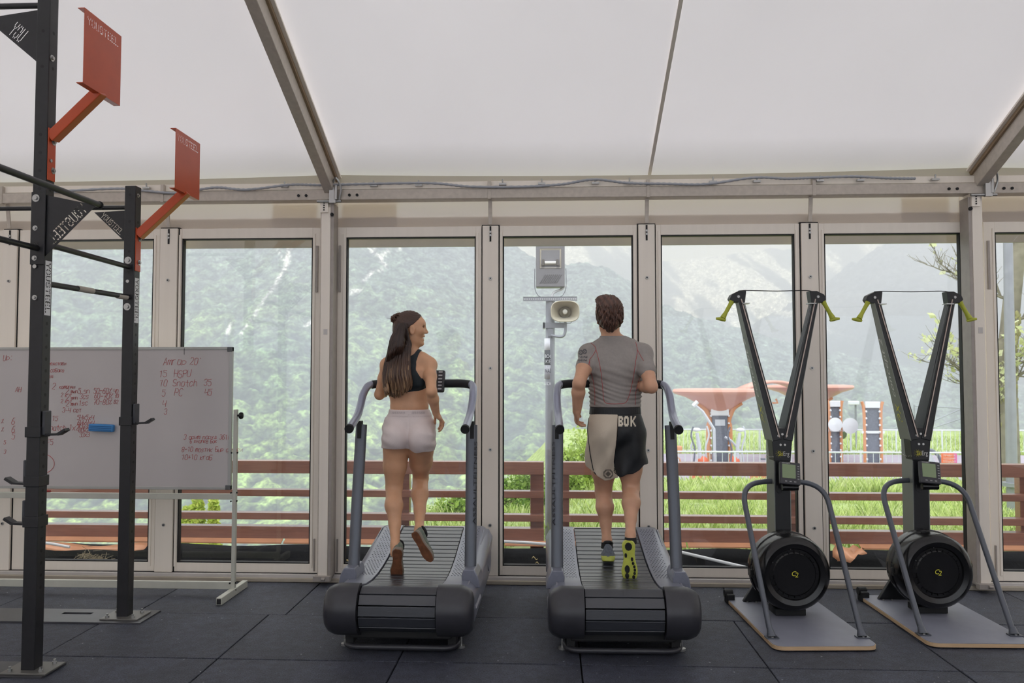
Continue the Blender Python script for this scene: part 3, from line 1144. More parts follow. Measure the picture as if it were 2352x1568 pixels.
def rail_seg(name, px0, px1, label, posts, gap_ends=True, bx=None):
    x0, x1 = P(px0, 1075, Y=RY).x, P(px1, 1075, Y=RY).x
    t = thing(name, label, 'railing', ((x0 + x1) / 2, RY, 0))
    MB().box(x0, x1, RY, RY + .11, 0.684, 0.800).build('top_rail', M['rail'], t, world=True, bevel=.004)
    for z0, z1 in ((0.470, 0.532), (0.256, 0.318)):
        MB().box(x0, x1, RY + .01, RY + .11, z0, z1).build('middle_rail', M['rail'], t, world=True, bevel=.004)
    MB().box(x0, x1, RY, RY + .11, 0.085, 0.195).build('bottom_rail', M['rail'], t, world=True, bevel=.004)
    for px, wd in posts:
        x = P(px, 1150, Y=RY).x
        MB().box(x - wd / 2, x + wd / 2, RY + .111, RY + .2, -0.35, 0.75).build('post', M['rail'], t, world=True, bevel=.006)
    return t


rail_seg('timber_railing', -420, 1249, 'brown stained timber railing to the left of the lamp pole', [(925, .085), (1233, .125)])
rail_seg('timber_railing', 1282, 2900, 'brown stained timber railing to the right of the lamp pole', [(1295, .105), (1829, .09), (2372, .09)])
# flashing and the black sheet under the rails
fl = thing('copper_flashing', 'orange-brown metal flashing strip along the foot of the railing', 'flashing', (0, 7.3, 0.08))
segs = [(P(85, 1240, Y=7.2).x, P(640, 1240, Y=7.2).x), (P(645, 1240, Y=7.2).x, P(1152, 1240, Y=7.2).x), (P(1158, 1240, Y=7.2).x, P(1580, 1240, Y=7.2).x), (P(1584, 1240, Y=7.2).x, P(1868, 1240, Y=7.2).x),
        (P(1985, 1240, Y=7.2).x, P(2252, 1240, Y=7.2).x), (P(2256, 1240, Y=7.2).x, 5.9)]
for x0, x1 in segs + [(-6.2, P(80, 1240, Y=7.2).x)]:
    MB().prism([(x0, 7.325, 0.088), (x0, 7.268, 0.062), (x0, 7.266, 0.05), (x0, 7.272, 0.05), (x0, 7.274, 0.058), (x0, 7.325, 0.078)], (x1 - x0, 0, 0)).build('flashing_sheet', M['copper'], fl, world=True)
# torn, bent end of the flashing
rows = []
p0 = P(1905, 1228, Y=7.2)
for i in range(7):
    row = []
    for j in range(6):
        u, v = i / 6, j / 5
        row.append((p0.x + u * .27 + 0.02 * math.sin(9 * v), 7.14 - .10 * v - .05 * math.sin(u * 5), 0.125 - 0.14 * v * (1 - u * .85) - 0.04 * u + 0.018 * math.sin(u * 11 + v * 7)))
    rows.append(row)
o = MB().rows(rows).build('torn_sheet', M['copper'], fl, world=True, smooth=True, label='torn and bent end of the copper flashing')
sm = o.modifiers.new('s', 'SOLIDIFY')
sm.thickness = .003
rows = []
p0 = P(85, 1243, Y=7.1)
for i in range(12):
    u = i / 11
    rows.append([(p0.x + u * 1.0, 7.18 - .1 * v / 3, 0.06 - .018 * math.sin(u * 3.14) - v * 0.010 + 0.012 * math.sin(u * 9 + v)) for v in range(4)])
o = MB().rows(rows).build('torn_sheet', M['copper'], fl, world=True, smooth=True, label='buckled strip of flashing at the left')
sm = o.modifiers.new('s', 'SOLIDIFY')
sm.thickness = .003
sk = MB()
rows = []
for i in range(90):
    x = -7 + 13.5 * i / 89
    rows.append([(x, 7.24 - .02 * math.sin(x * 3) * (k / 5) - .05 * k / 5, 0.045 - 0.085 * k + 0.01 * math.sin(x * 5 + k)) for k in range(6)])
o = sk.rows(rows).build('sheet_lining', M['bitumen'], None, smooth=True)
o.modifiers.new('s', 'SOLIDIFY').thickness = 0.01
tag(o, 'black bitumen sheet hanging below the railing outside the windows', 'lining')
# tubes in the pit
for nm, a, b, r_, lb in (('drain_pipe', (1150, 1243, 7.0), (1262, 1250, 7.0), .013, 'short pale plastic pipe outside the window between the two treadmills'),
                         ('plastic_pipe', (1540, 1262, 6.9), (1960, 1363, 6.9), .013, 'pale plastic pipe slanting behind the left ski machine outside the window'),
                         ('grey_tube', (85, 1244, 7.0), (160, 1256, 7.0), .012, 'grey tube lying under the buckled flashing on the left')):
    pa, pb = P(a[0], a[1], Y=a[2]), P(b[0], b[1], Y=b[2])
    o = MB().tube([pa, pa.lerp(pb, .5) + Vector((0, 0, .004)), pb], r_, 10).build(nm, M['white'], None, smooth='auto')
    tag(o, lb, 'pipe')
# straw debris and dry leaves
db = MB()
r = random.Random(5)
pc = P(205, 1285, Y=6.9)
for _ in range(160):
    a = r.uniform(0, 6.28)
    d = r.uniform(0, .16)
    x, z = pc.x + math.cos(a) * d, pc.z - .03 + abs(math.sin(a)) * d * .8 * r.random()
    db.tube([(x, 6.95 + r.uniform(-.1, .1), z), (x + r.uniform(-.06, .06), 6.95 + r.uniform(-.1, .1), z + r.uniform(-.02, .05))], .0016, 4)
o = db.build('straw', mat('straw', (150, 138, 112), .9))
o['kind'] = 'stuff'
o['label'] = 'small heap of dry straw outside the left window'
o['category'] = 'debris'
for k, (px, py) in enumerate([(800, 1288), (1228, 1281), (1236, 1293)]):
    p = P(px, py, Y=6.9)
    o = MB().rows([[(p.x + (i - 3) * .008, p.y + (j - 1) * .01, p.z + .012 * math.sin(i) + (.006 if j == 1 else 0) - .002 * abs(i - 3)) for j in range(3)] for i in range(7)]).build('dry_leaf', mat('dry_leaf', (170, 150, 100), .8), None, smooth=True)
    o.modifiers.new('s', 'SOLIDIFY').thickness = .001
    tag(o, ['dry leaf outside the window left of the woman', 'upper dry leaf outside the window between the treadmills', 'lower dry leaf outside the window between the treadmills'][k], 'leaf')

# ---- floodlight pole
M['galv'] = mat('galvanised_pole', (150, 152, 158), 0.45, 0.35, noise=(8, 0.08))
M['flood'] = mat('grey_cast_housing', (135, 133, 134), 0.5)
LY = 7.95
pb = P(1262, 1230, Y=LY)
pt = P(1264, 690, Y=LY)
lp = thing('lamp_pole', 'grey steel floodlight pole with stickers behind the railing between the treadmills', 'pole', (pb.x, LY, -.3))
MB().tube([(pb.x, LY, -.3), (pt.x, LY, pt.z)], .046, 20).build('pole', M['galv'], lp, world=True, smooth='auto')
mb = MB()
z = pt.z + .01
mb.box(P(1202, 685, Y=LY).x, P(1325, 685, Y=LY).x, LY - .055, LY - .045, z - .02, z + .022)
mb.box(P(1202, 685, Y=LY).x, P(1325, 685, Y=LY).x, LY - .055, LY + .03, z + .018, z + .024)
mb.build('cross_bracket', M['galv'], lp, world=True)
mb = MB()
for k in range(24):
    x = P(1206, 685, Y=LY).x + k * (P(1322, 685, Y=LY).x - P(1206, 685, Y=LY).x) / 23
    mb.cyl((x, LY - .056, z), (x, LY - .0575, z), .0055, 8)
mb.build('bracket_hole', M['white'], lp, world=True)
MB().tube(smooth_path([P(1268, 682, Y=LY), P(1272, 672, Y=LY), P(1290, 664, Y=LY + .02), P(1300, 655, Y=LY + .05)]), .012, 8).build('supply_cable', M['white'], lp, world=True, smooth=True)
x0, x1, z0, z1 = P(1231, 600, Y=LY).x, P(1297, 600, Y=LY).x, P(1264, 660, Y=LY).z, P(1264, 560, Y=LY).z
fx = (x0 + x1) / 2
fl_ = thing('floodlight', 'grey square floodlight on top of the lamp pole', 'floodlight', (fx, LY, z0))
mb = MB()
mb.box(x0, x1, LY - .05, LY + .10, z0, z1)
mb.build('housing', M['flood'], fl_, world=True, bevel=.008)
zr = z0 + (z1 - z0) * .43
mb = MB()
w4 = [(x0 + .04, zr), (x1 - .035, zr), (x1 - .035, z1 - .055), (x0 + .04, z1 - .055)]
inn = [(x0 + .085, zr + .015), (x1 - .08, zr + .015), (x1 - .09, z1 - .11), (x0 + .095, z1 - .11)]
mb.rows([[(x, LY - .056, z) for x, z in w4], [(x, LY - .052, z) for x, z in w4], [(x, LY - .045, z) for x, z in inn]], closed=True)
mb.f.append((8, 9, 10, 11))
mb.build('reflector', mat('dull_reflector', (205, 198, 184), .25, .6), fl_, world=True)
MB().cyl((fx - .055, LY - .06, zr + .05), (fx + .055, LY - .06, zr + .05), .018, 12).build('lamp_tube', mat('frosted_tube', (225, 222, 214), .3), fl_, world=True, smooth='auto')
M['holder'] = mat('lamp_holder_grey', (110, 105, 98), .5)
for sx in (-1, 1):
    MB().cbox((fx + sx * .07, LY - .058, zr + .055), .022, .02, .06).cyl((fx + sx * .085, LY - .06, zr + .03), (fx + sx * .085, LY - .07, zr + .03), .009, 8).build('lamp_holder', M['holder'], fl_, world=True)
mb = MB()
for k in range(9):
    a = x0 + .04 + k * .02
    mb.beam((a, LY - .053, z0 + .04), (a + .055, LY - .053, z0 + .125), .007, .006, up=(0, 1, 0))
mb.build('cooling_rib', mat('rib_grey', (118, 116, 116), .5), fl_, world=True)
for sx, x in ((-1, x0 - .012), (1, x1 + .012)):
    MB().tube(smooth_path([(x, LY, z0 + .19), (x, LY, z0), (x - sx * .03, LY, z0 - .075), (x - sx * .055, LY, z0 - .09)], 5), .0045, 6).build('yoke', M['galv'], fl_, world=True)
# horn speaker
hc = P(1298, 715, Y=LY - .12)
hs = thing('horn_speaker', 'beige rounded-square horn loudspeaker mounted on the lamp pole', 'loudspeaker', (hc.x, LY, hc.z - .2))
M['horn'] = mat('beige_horn', (190, 182, 160), .5)


def squircle(c, w, h, y, n=28, e=3.2):
    out = []
    for k in range(n):
        a = 2 * math.pi * k / n
        ca, sa = math.cos(a), math.sin(a)
        r_ = (abs(ca) ** e + abs(sa) ** e) ** (-1 / e)
        out.append((c[0] + w * ca * r_, y, c[2] + h * sa * r_))
    return out


hw, hh = .135, .10
rr_ = [squircle(hc, hw * .25, hh * .3, LY + .16, e=2), squircle(hc, hw * .5, hh * .5, LY + .06), squircle(hc, hw, hh, LY - .12), squircle(hc, hw + .006, hh + .006, LY - .128), squircle(hc, hw, hh, LY - .134), squircle(hc, hw * .93, hh * .92, LY - .12),
       squircle(hc, hw * .7, hh * .68, LY - .06), squircle(hc, hw * .42, hh * .44, LY - .0, e=2.2), squircle(hc, hw * .3, hh * .36, LY + .02, e=2)]
MB().rows(rr_, closed=True, cap=True).build('horn', M['horn'], hs, world=True, smooth='auto')
MB().lathe([(.001, -.075), (.02, -.07), (.026, -.055), (.024, 0), (.03, .08)], (hc.x, LY - .02, hc.z), 'y', 18).build('driver_cone', mat('horn_hub', (215, 212, 200), .5), hs, world=True, smooth='auto')
MB().lathe([(.032, 0), (.055, .004), (.055, .01), (.032, .01)], (hc.x, LY - .04, hc.z), 'y', 20).build('inner_ring', mat('dark_horn_ring', (120, 115, 98), .6), hs, world=True, smooth='auto')  # ring in a darker beige than the horn
mb = MB()
q0, q1 = P(1247, 747, Y=LY - .05), P(1302, 747, Y=LY - .05)
mb.box(q0.x, q1.x, LY - .06, LY - .05, q0.z - .027, q0.z + .027).box(q0.x, q0.x + .02, LY - .06, LY + .06, q0.z - .03, q0.z + .03)
mb.tube(smooth_path([P(1266, 770, Y=LY - .05), P(1290, 773, Y=LY - .06), P(1298, 763, Y=LY - .06), P(1299, 745, Y=LY - .05), P(1298, 738, Y=LY)]), .014, 8)
mb.cbox((P(1262, 764, Y=LY).x + .01, LY - .05, P(1262, 764, Y=LY).z), .05, .02, .075)
mb.tube([P(1283, 737, Y=LY - .02), P(1288, 742, Y=LY - .02), P(1310, 742, Y=LY - .02), P(1315, 737, Y=LY - .02)], .004, 6)
mb.build('mounting_bracket', M['galv'], hs, world=True, smooth='auto')
# stickers on the pole: bands that follow its roundness


def pole_band(name, y0, y1, m, lab, rad=.0468, a0=-math.pi, a1=0.0):
    za, zb_ = P(1263, y0, Y=LY).z, P(1263, y1, Y=LY).z
    rows = []
    for z in (za, zb_):
        rows.append([(pb.x + rad * math.cos(a0 + (a1 - a0) * k / 14), LY + rad * math.sin(a0 + (a1 - a0) * k / 14), z) for k in range(15)])
    o = MB().rows(rows).build(name, m, lp, world=True, smooth=True, label=lab)
    o.modifiers.new('s', 'SOLIDIFY').thickness = .0006
    return o


M['paper'] = mat('sticker_white', (225, 226, 230), .5)
M['ink'] = mat('sticker_black', (40, 40, 44), .5)
pole_band('sticker', 777, 808, M['paper'], 'white wrap-around sticker')
pole_band('sticker', 804, 838, M['ink'], 'round black sticker with white letters', a0=-math.pi * .97, a1=-math.pi * .1, rad=.0474)
pole_band('sticker', 838, 870, mat('sticker_grey', (170, 170, 176), .5), 'grey weathered sticker')


def wrap_text(name, s, px, py, size, m, width=None, shear=0):
    """letters bent round the pole"""
    vs, fs = text2d(s, size, shear)
    w = max(a for a, b in vs)
    k = (width / w) if width else 1
    zz = P(1263, py, Y=LY).z
    out = []
    for a, b in vs:
        ang = -math.pi / 2 + ((a * k) - w * k / 2) / .048
        out.append((pb.x + .0482 * math.cos(ang), LY + .0482 * math.sin(ang), zz + b))
    mb = MB()
    mb.add(out, fs)
    return mb.build(name, m, lp, world=True)


wrap_text('sticker_lettering', 'BOGS', 0, 822, .05, M['paper'], .10)
wrap_text('sticker_lettering', 'KES', 0, 834, .05, M['paper'], .08)
wrap_text('sticker_lettering', 'SECRET', 0, 846, .05, M['paper'], .13)
wrap_text('sticker_lettering', 'WALLS', 0, 856, .055, M['ink'], .11)
wrap_text('sticker_lettering', 'RIDER', 0, 884, .042, M['paper'], .12)

# ---- white tubular fences on the terrace
M['fencew'] = mat('white_fence_tube', (214, 218, 224), .5)
for nm, Y, px0, px1, zt, lb in (('white_fence', 27.8, 1545, 2270, 1.12, 'nearer low white tubular fence in front of the playground'), ('white_fence', 39, 1540, 2700, 1.12, 'farther white tubular fence behind the playground')):
    x0, x1 = P(px0, 1050, Y=Y).x, P(px1, 1050, Y=Y).x
    t = thing(nm, lb, 'fence', ((x0 + x1) / 2, Y, -2.17))
    MB().cyl((x0, Y, -2.17 + zt), (x1, Y, -2.17 + zt), .03, 8).build('top_rail', M['fencew'], t, world=True)
    MB().cyl((x0, Y, -2.05), (x1, Y, -2.05), .025, 8).build('bottom_rail', M['fencew'], t, world=True)
    n = int((x1 - x0) / 2.0)
    for i in range(n + 1):
        x = x0 + (x1 - x0) * i / n
        MB().cyl((x, Y, -2.17), (x, Y, -2.17 + zt), .035, 8).build('post', M['fencew'], t, world=True)
    mb = MB()
    nb = int((x1 - x0) / .21)
    for i in range(nb):
        x = x0 + (x1 - x0) * i / nb
        mb.cyl((x, Y, -2.05), (x, Y, -2.17 + zt), .011, 4)
    mb.build('baluster', M['fencew'], t, world=True, kind='stuff')
# banner on the near fence
a, b = P(2162, 1065, Y=27.7), P(2197, 1041, Y=27.7)
bn = thing('notice_board', 'orange and pink notice board with white lettering on the white fence', 'sign', ((a.x + b.x) / 2, 27.7, a.z))
MB().box(a.x, b.x, 27.68, 27.7, a.z, b.z).build('board', mat('orange_print', (238, 120, 80), .5), bn, world=True)
MB().box(b.x - .1, b.x, 27.675, 27.68, a.z, b.z).build('pink_edge', mat('pink_print', (226, 110, 170), .5), bn, world=True)
mb = MB()
for k, s in enumerate(('ПРАВИЛА', 'ПОСЕЩЕНИЯ', 'ПЛОЩАДКИ')):
    text_on(mb, s, (a.x + .05, 27.67, b.z - .1 - k * .1), (1, 0, 0), (0, 0, 1), .09, n=(0, -1, 0), width=(b.x - a.x) * .8)
mb.build('lettering', M['white'], bn, world=True)

# ---- playground / street gym
M['orange'] = mat('orange_brown_steel', (204, 142, 100), .45)
M['canopy'] = mat('salmon_canopy', (214, 160, 142), .35)
M['pgrey'] = mat('charcoal_panel', (106, 110, 120), .6, noise=(12, .15))
M['plight'] = mat('light_grey_machine', (196, 200, 205), .5)
M['skin_white'] = mat('white_shell', (222, 224, 226), .5)
TZ = -2.17


def shelter(name, pxc, Y, w, pytop, label, tilt=0.0):
    c = P(pxc, 1000, Y=Y)
    zt = P(pxc, pytop, Y=Y).z
    t = thing(name, label, 'canopy', (c.x, Y, TZ))
    rows = []
    # umbrella-like shell: broad rim, belly that funnels down to the legs
    prof = [(1.0, 0.0), (0.97, .10), (.8, .12), (.5, .08), (.0, .04)]
    under = [(1.0, 0.0), (.95, -.10), (.72, -.24), (.45, -.52), (.25, -.82), (.1, -.95)]
    n = 28
    for lst in (prof[::-1] + under[1:],):
        for r_, z in lst:
            rows.append([(c.x + r_ * w / 2 * math.cos(2 * math.pi * k / n), Y + r_ * w * .33 * math.sin(2 * math.pi * k / n), zt - .1 + z * .95 + tilt * r_ * math.cos(2 * math.pi * k / n)) for k in range(n)])
    MB().rows(rows, closed=True, cap=True).build('canopy_shell', M['canopy'], t, world=True, smooth='auto')
    for sx, k in ((-1, 1.0), (-.42, .7), (.42, .7), (1, 1.0)):
        pts = [(c.x + sx * w * .24, Y - .1, zt - .55), (c.x + sx * w * .15, Y - .1, zt - .8), (c.x + sx * w * .095 * k, Y - .1, zt - 1.35), (c.x + sx * .42 * k, Y - .1, TZ + 1.6), (c.x + sx * .42 * k, Y - .1, TZ)]
        MB().tube(smooth_path(pts, 5), .11 if abs(sx) == 1 else .07, 8).build('leg', M['orange'], t, world=True, smooth='auto')
    MB().box(c.x - .3, c.x + .3, Y - .25, Y - .15, TZ, TZ + 2.15).build('back_panel', M['pgrey'], t, world=True)
    mb = MB().box(c.x - .36, c.x + .36, Y - .3, Y - .2, TZ + 2.1, TZ + 2.45)
    mb.build('head_plate', M['skin_white'], t, world=True, bevel=.05)
    MB().box(c.x - .2, c.x + .2, Y - .27, Y - .24, TZ + 1.7, TZ + 1.95).build('notice', M['plight'], t, world=True)
    mb = MB()
    for k in range(7):
        for sx in (-1, 1):
            mb.cyl((c.x + sx * .36, Y - .2, TZ + .3 + k * .3), (c.x + sx * .36, Y - .26, TZ + .3 + k * .3), .04, 8)
    mb.build('clamp', M['skin_white'], t, world=True)
    return t


shelter('fitness_canopy', 1651, 33, 3.75, 893, 'salmon mushroom-shaped canopy with orange legs nearest the man')
shelter('fitness_canopy', 1862, 37, 3.9, 884, 'salmon canopy half hidden behind the left ski machine')
# arched orange roof between them
p = P(1775, 905, Y=35)
t = thing('arched_roof', 'curved orange roof strip behind the left ski machine', 'canopy', (p.x, 35, TZ))
rows = []
for k in range(15):
    u = k / 14
    rows.append([(P(1690 + 170 * u, 0, Y=35).x, 34.4 + j * .8, P(1700, 905 - 32 * math.sin(math.pi * (u * .9 + .12)), Y=35).z) for j in range(3)])
o = MB().rows(rows).build('roof_sheet', M['canopy'], t, world=True, smooth=True)
o.modifiers.new('s', 'SOLIDIFY').thickness = .12
px_ = P(1828, 900, Y=35).x
MB().tube([(px_, 35, TZ), (px_, 35, p.z - .1)], .09, 8).build('leg', M['orange'], t, world=True)
MB().tube([(P(1782, 900, Y=35).x, 35, p.z - .2), (P(1786, 925, Y=35).x, 35, P(1786, 925, Y=35).z), (P(1774, 925, Y=35).x, 35, P(1786, 925, Y=35).z)], .05, 6).build('bracket_arm', M['orange'], t, world=True)


# exercise machines
def elliptical(px, Y, s, label):
    c = P(px, 1000, Y=Y)
    t = thing('exercise_machine', label, 'exercise machine', (c.x, Y, TZ), 0, None)
    x = c.x
    MB().box(x - .55, x + .55, Y - .25, Y + .25, TZ, TZ + .06).build('base', M['pgrey'], t, world=True)
    MB().tube(smooth_path([(x, Y, TZ), (x + .02 * s, Y, TZ + .8), (x + .12 * s, Y, TZ + 1.5)]), .07, 8).build('column', M['plight'], t, world=True)
    MB().sphere((x + .14 * s, Y, TZ + 1.62), .16, 10, (1.1, .6, .5)).build('head_piece', M['skin_white'], t, world=True, smooth=True)
    for q in (-1, 1):
        MB().tube(smooth_path([(x + .3 * q, Y + .2 * q, TZ + .3), (x + .25 * q, Y + .2 * q, TZ + .9), (x + .38 * q, Y + .2 * q, TZ + 1.4), (x + .3 * q, Y + .2 * q, TZ + 1.75)]), .035, 6).build('handle_lever', M['plight' if q > 0 else 'pgrey'], t, world=True)
        MB().cbox((x + .35 * q, Y + .15 * q, TZ + .3), .4, .14, .06).build('footplate', M['pgrey'], t, world=True)
    MB().lathe([(.02, -.1), (.2, -.06), (.22, .05), (.02, .1)], (x - .1 * s, Y, TZ + .38), 'y', 14).build('flywheel', mat('orange_wheel', (215, 105, 70), .4), t, world=True, smooth=True)
    return t


elliptical(1608, 31.5, -1, 'outdoor cross-trainer left of the mushroom canopy legs')
elliptical(1692, 31.5, 1, 'outdoor cross-trainer right of the mushroom canopy legs')
elliptical(1776, 33.5, 1, 'outdoor cross-trainer behind the left ski machine')
c = P(1548, 1030, Y=31)
t = thing('hand_bike', 'small orange-seated outdoor hand bike beside the treadmill handlebar', 'exercise machine', (c.x, 31, TZ))
MB().tube([(c.x, 31, TZ), (c.x - .02, 31, TZ + .75)], .05, 8).build('column', M['pgrey'], t, world=True)
MB().cbox((c.x + .1, 31, TZ + .9), .42, .2, .28).build('seat', M['orange'], t, world=True, bevel=.05)
MB().tube([(c.x - .1, 31, TZ + .7), (c.x + .2, 31, TZ + .55), (c.x + .25, 31, TZ + .35)], .035, 6).build('crank', M['orange'], t, world=True)
# cable-pull arm of the canopy station
c = P(1600, 930, Y=32)
t = thing('lever_arm_machine', 'white slanted lever machine in front of the mushroom canopy', 'exercise machine', (c.x + 1, 32, TZ))
MB().tube([P(1594, 928, Y=32), P(1614, 945, Y=32), P(1640, 985, Y=32), P(1642, 1060, Y=32)], .06, 6).build('lever', M['plight'], t, world=True)
MB().tube([P(1592, 932, Y=32), P(1602, 922, Y=32)], .09, 6).build('grip', M['skin_white'], t, world=True)
MB().tube([P(1665, 1003, Y=31.8), P(1680, 1012, Y=31.8), P(1704, 1040, Y=31.8)], .05, 6).build('slanted_bar', M['plight'], t, world=True)
MB().tube(smooth_path([P(1590, 1015, Y=31.8), P(1588, 1030, Y=31.8), P(1608, 1042, Y=31.8), P(1612, 1055, Y=31.8), P(1590, 1062, Y=31.8)]), .035, 6).build('foot_loop', M['plight'], t, world=True)


def climb(pxa, pxb, Y, pyt, label, disc=False):
    a, b = P(pxa, pyt, Y=Y), P(pxb, pyt, Y=Y)
    cx, w, H_ = (a.x + b.x) / 2, b.x - a.x, a.z - TZ
    t = thing('climbing_panel', label, 'climbing panel', (cx, Y, TZ))
    MB().box(cx - w * .33, cx + w * .33, Y, Y + .08, TZ, TZ + H_ * .93).build('panel', M['pgrey'], t, world=True)
    for s in (-1, 1):
        MB().tube(smooth_path([(cx + s * w * .40, Y - .02, TZ), (cx + s * w * .40, Y - .02, TZ + H_ * .8), (cx + s * w * .5, Y - .02, TZ + H_)]), .065, 8).build('side_tube', M['orange'], t, world=True, smooth='auto')
    MB().box(cx - w * .36, cx + w * .36, Y - .08, Y - .03, TZ + H_ * .90, TZ + H_ * 1.0).build('head_plate', M['skin_white'], t, world=True, bevel=.04)
    mb = MB()
    for k in range(8):
        for s in (-1, 1):
            mb.sphere((cx + s * w * .32, Y - .06, TZ + .25 + k * H_ * .107), .05, 8)
    mb.build('climbing_hold', M['skin_white'], t, world=True, smooth=True)
    MB().box(cx - w * .55, cx + w * .55, Y - .06, Y - .03, TZ + H_ * .5, TZ + H_ * .54).build('cross_bar', M['skin_white'], t, world=True)
    if disc:
        for (dx, dz, r_) in ((.85, .6, .34), (-.15, .62, .3)):
            MB().lathe([(.01, -.04), (r_, 0), (.01, .06)], (cx + w * dx, Y - .3, TZ + H_ * dz), 'y', 24).build('mirror_disc', M['skin_white'], t, world=True, smooth='auto')
        MB().lathe([(.01, -.04), (.22, 0), (.01, .06)], (cx + w * .62, Y + .3, TZ + H_ * .45), 'y', 20).build('green_disc', mat('green_disc', (110, 130, 90), .5), t, world=True, smooth='auto')
    return t


climb(1900, 1934, 35, 920, 'climbing panel with white discs right of the second window post', True)
climb(1979, 2027, 34, 922, 'orange and charcoal climbing panel left of the right ski machine')
for k, (px, lb) in enumerate(((1612, 'orange planter box behind the near white fence, left'), (1746, 'orange planter box behind the near white fence, right of the first'))):
    a = P(px, 1107, Y=28.6)
    w = .34 if k == 0 else .26
    o = MB().box(a.x - w, a.x + w, 28.6, 29.0, TZ - .02, TZ + .62).build('planter_box', mat('orange_box', (222, 132, 104), .5), None, bevel=.02)
    tag(o, lb, 'planter')
# round ramp, lamp and cables behind the right ski machine
c = P(2130, 1050, Y=30)
t = thing('spring_rocker', 'grey arched playground rocker behind the right ski machine', 'playground equipment', (c.x, 30, TZ))
MB().tube(smooth_path([P(2092, 1062, Y=30), P(2112, 1036, Y=30), P(2140, 1034, Y=30), P(2158, 1052, Y=30), P(2160, 1078, Y=30), P(2130, 1100, Y=30)]), .06, 8).build('arch', M['pgrey'], t, world=True, smooth=True)
MB().prism([P(2104, 1066, Y=30.02), P(2112, 1042, Y=30.02), P(2138, 1040, Y=30.02), P(2150, 1064, Y=30.02)], (0, .1, 0)).build('side_plate', M['plight'], t, world=True)
c = P(1965, 925, Y=42)
t = thing('street_lamp', 'small white lamp head on a thin mast beyond the climbing panels', 'lamp', (c.x, 42, TZ))
MB().cyl((c.x, 42, TZ), (c.x, 42, c.z), .05, 8).build('mast', M['galv'], t, world=True)
MB().cbox((c.x - .1, 42, c.z), .5, .3, .2).build('lamp_head', M['skin_white'], t, world=True, bevel=.04)
mb = MB()
for (a, b) in (((2100, 932), (2240, 938)), ((2100, 985), (2240, 925)), ((2120, 990), (2240, 950))):
    mb.tube([P(*a, Y=46), P(*b, Y=46)], .03, 5)
mb.cyl(P(2100, 1000, Y=46), P(2100, 930, Y=46), .04, 6).cyl(P(2239, 1000, Y=46), P(2239, 920, Y=46), .05, 6)
o = mb.build('cable_barrier', M['galv'])
tag(o, 'thin steel cables strung between masts beyond the farther fence', 'cable')

# ---- street pole and mossy tree on the right
a, b = P(2328, 1195, Y=13), P(2316, 480, Y=13)
o = thing('street_pole', 'pale grey street lamp pole in front of the mossy tree', 'pole', (a.x, 13, bank_z(a.x, 13)))
MB().tube([(a.x, 13, -1.0), (a.x - .01, 13, 0), (b.x, 13, b.z + 1.5)], [.085, .082, .06], 18).build('pole', M['galv'], o, world=True, smooth='auto')
MB().cyl((a.x, 13, -.16), (a.x, 13, -.10), .15, 18).build('base_flange', M['galv'], o, world=True, smooth='auto')
TY = 19.0
M['bark'] = mat('mossy_bark', (128, 122, 104), .95, noise=(3, .4), bump=(8, .8))
M['moss'] = mat('yellow_moss', (146, 142, 92), 1.0, noise=(6, .3))
tb = P(2316, 1060, Y=TY)
t = thing('mossy_tree', 'tall bare tree with yellow moss on its trunk behind the street pole', 'tree', (tb.x, TY, bank_z(tb.x, TY)))
tp = smooth_path([(tb.x, TY, -1.6), (tb.x, TY, 0), P(2312, 880, Y=TY), P(2318, 760, Y=TY), P(2330, 640, Y=TY), P(2344, 560, Y=TY), P(2350, 420, Y=TY), P(2346, 250, Y=TY)], 5)
MB().tube(tp, [.26 - .0042 * i for i in range(len(tp))], 14).build('trunk', M['bark'], t, world=True, smooth=True)
r = random.Random(12)
mb = MB()
for i in range(160):
    k = r.randint(6, len(tp) - 20)
    c = tp[k]
    an = r.uniform(-2.6, -.5)
    mb.sphere((c.x + .20 * math.cos(an), c.y + .20 * math.sin(an), c.z + r.uniform(-.15, .15)), r.uniform(.02, .05), 6, (1, .5, 1.8))
mb.build('moss', M['moss'], t, world=True, smooth=True, kind='stuff')
br, lf, lc = MB(), [], []
rr = np.random.default_rng(9)


def branch(p, d, L, r0, lv):
    pts = [p]
    dd = d.copy()
    for _ in range(5):
        dd = (dd + Vector((r.uniform(-.25, .25), r.uniform(-.25, .25), r.uniform(-.12, .25)))).normalized()
        pts.append(pts[-1] + dd * L / 5)
    br.tube(pts, [r0 * (1 - .15 * i) for i in range(6)], 5)
    if lv < 3:
        for q in pts[1:]:
            for _ in range(2):
                nd = (dd + Vector((r.uniform(-1, 1), r.uniform(-1, 1), r.uniform(-.5, .7)))).normalized()
                branch(q, nd, L * .5, r0 * .45, lv + 1)
    else:
        for q in pts[2:]:
            if r.random() < (.95 if q.z > 3.2 else .6):
                continue
            for _ in range(2):
                u = rr.normal(size=3) * .028
                w = np.cross(u, rr.normal(size=3)) * .7
                c = np.array(q) + rr.normal(size=3) * .04
                lf.extend([tuple(c - u), tuple(c + w), tuple(c + u), tuple(c - w)])
                cc = np.array(lin([(216, 222, 168), (206, 212, 150), (224, 226, 186)][rr.integers(3)]))
                lc.extend([(*cc, 1)] * 4)


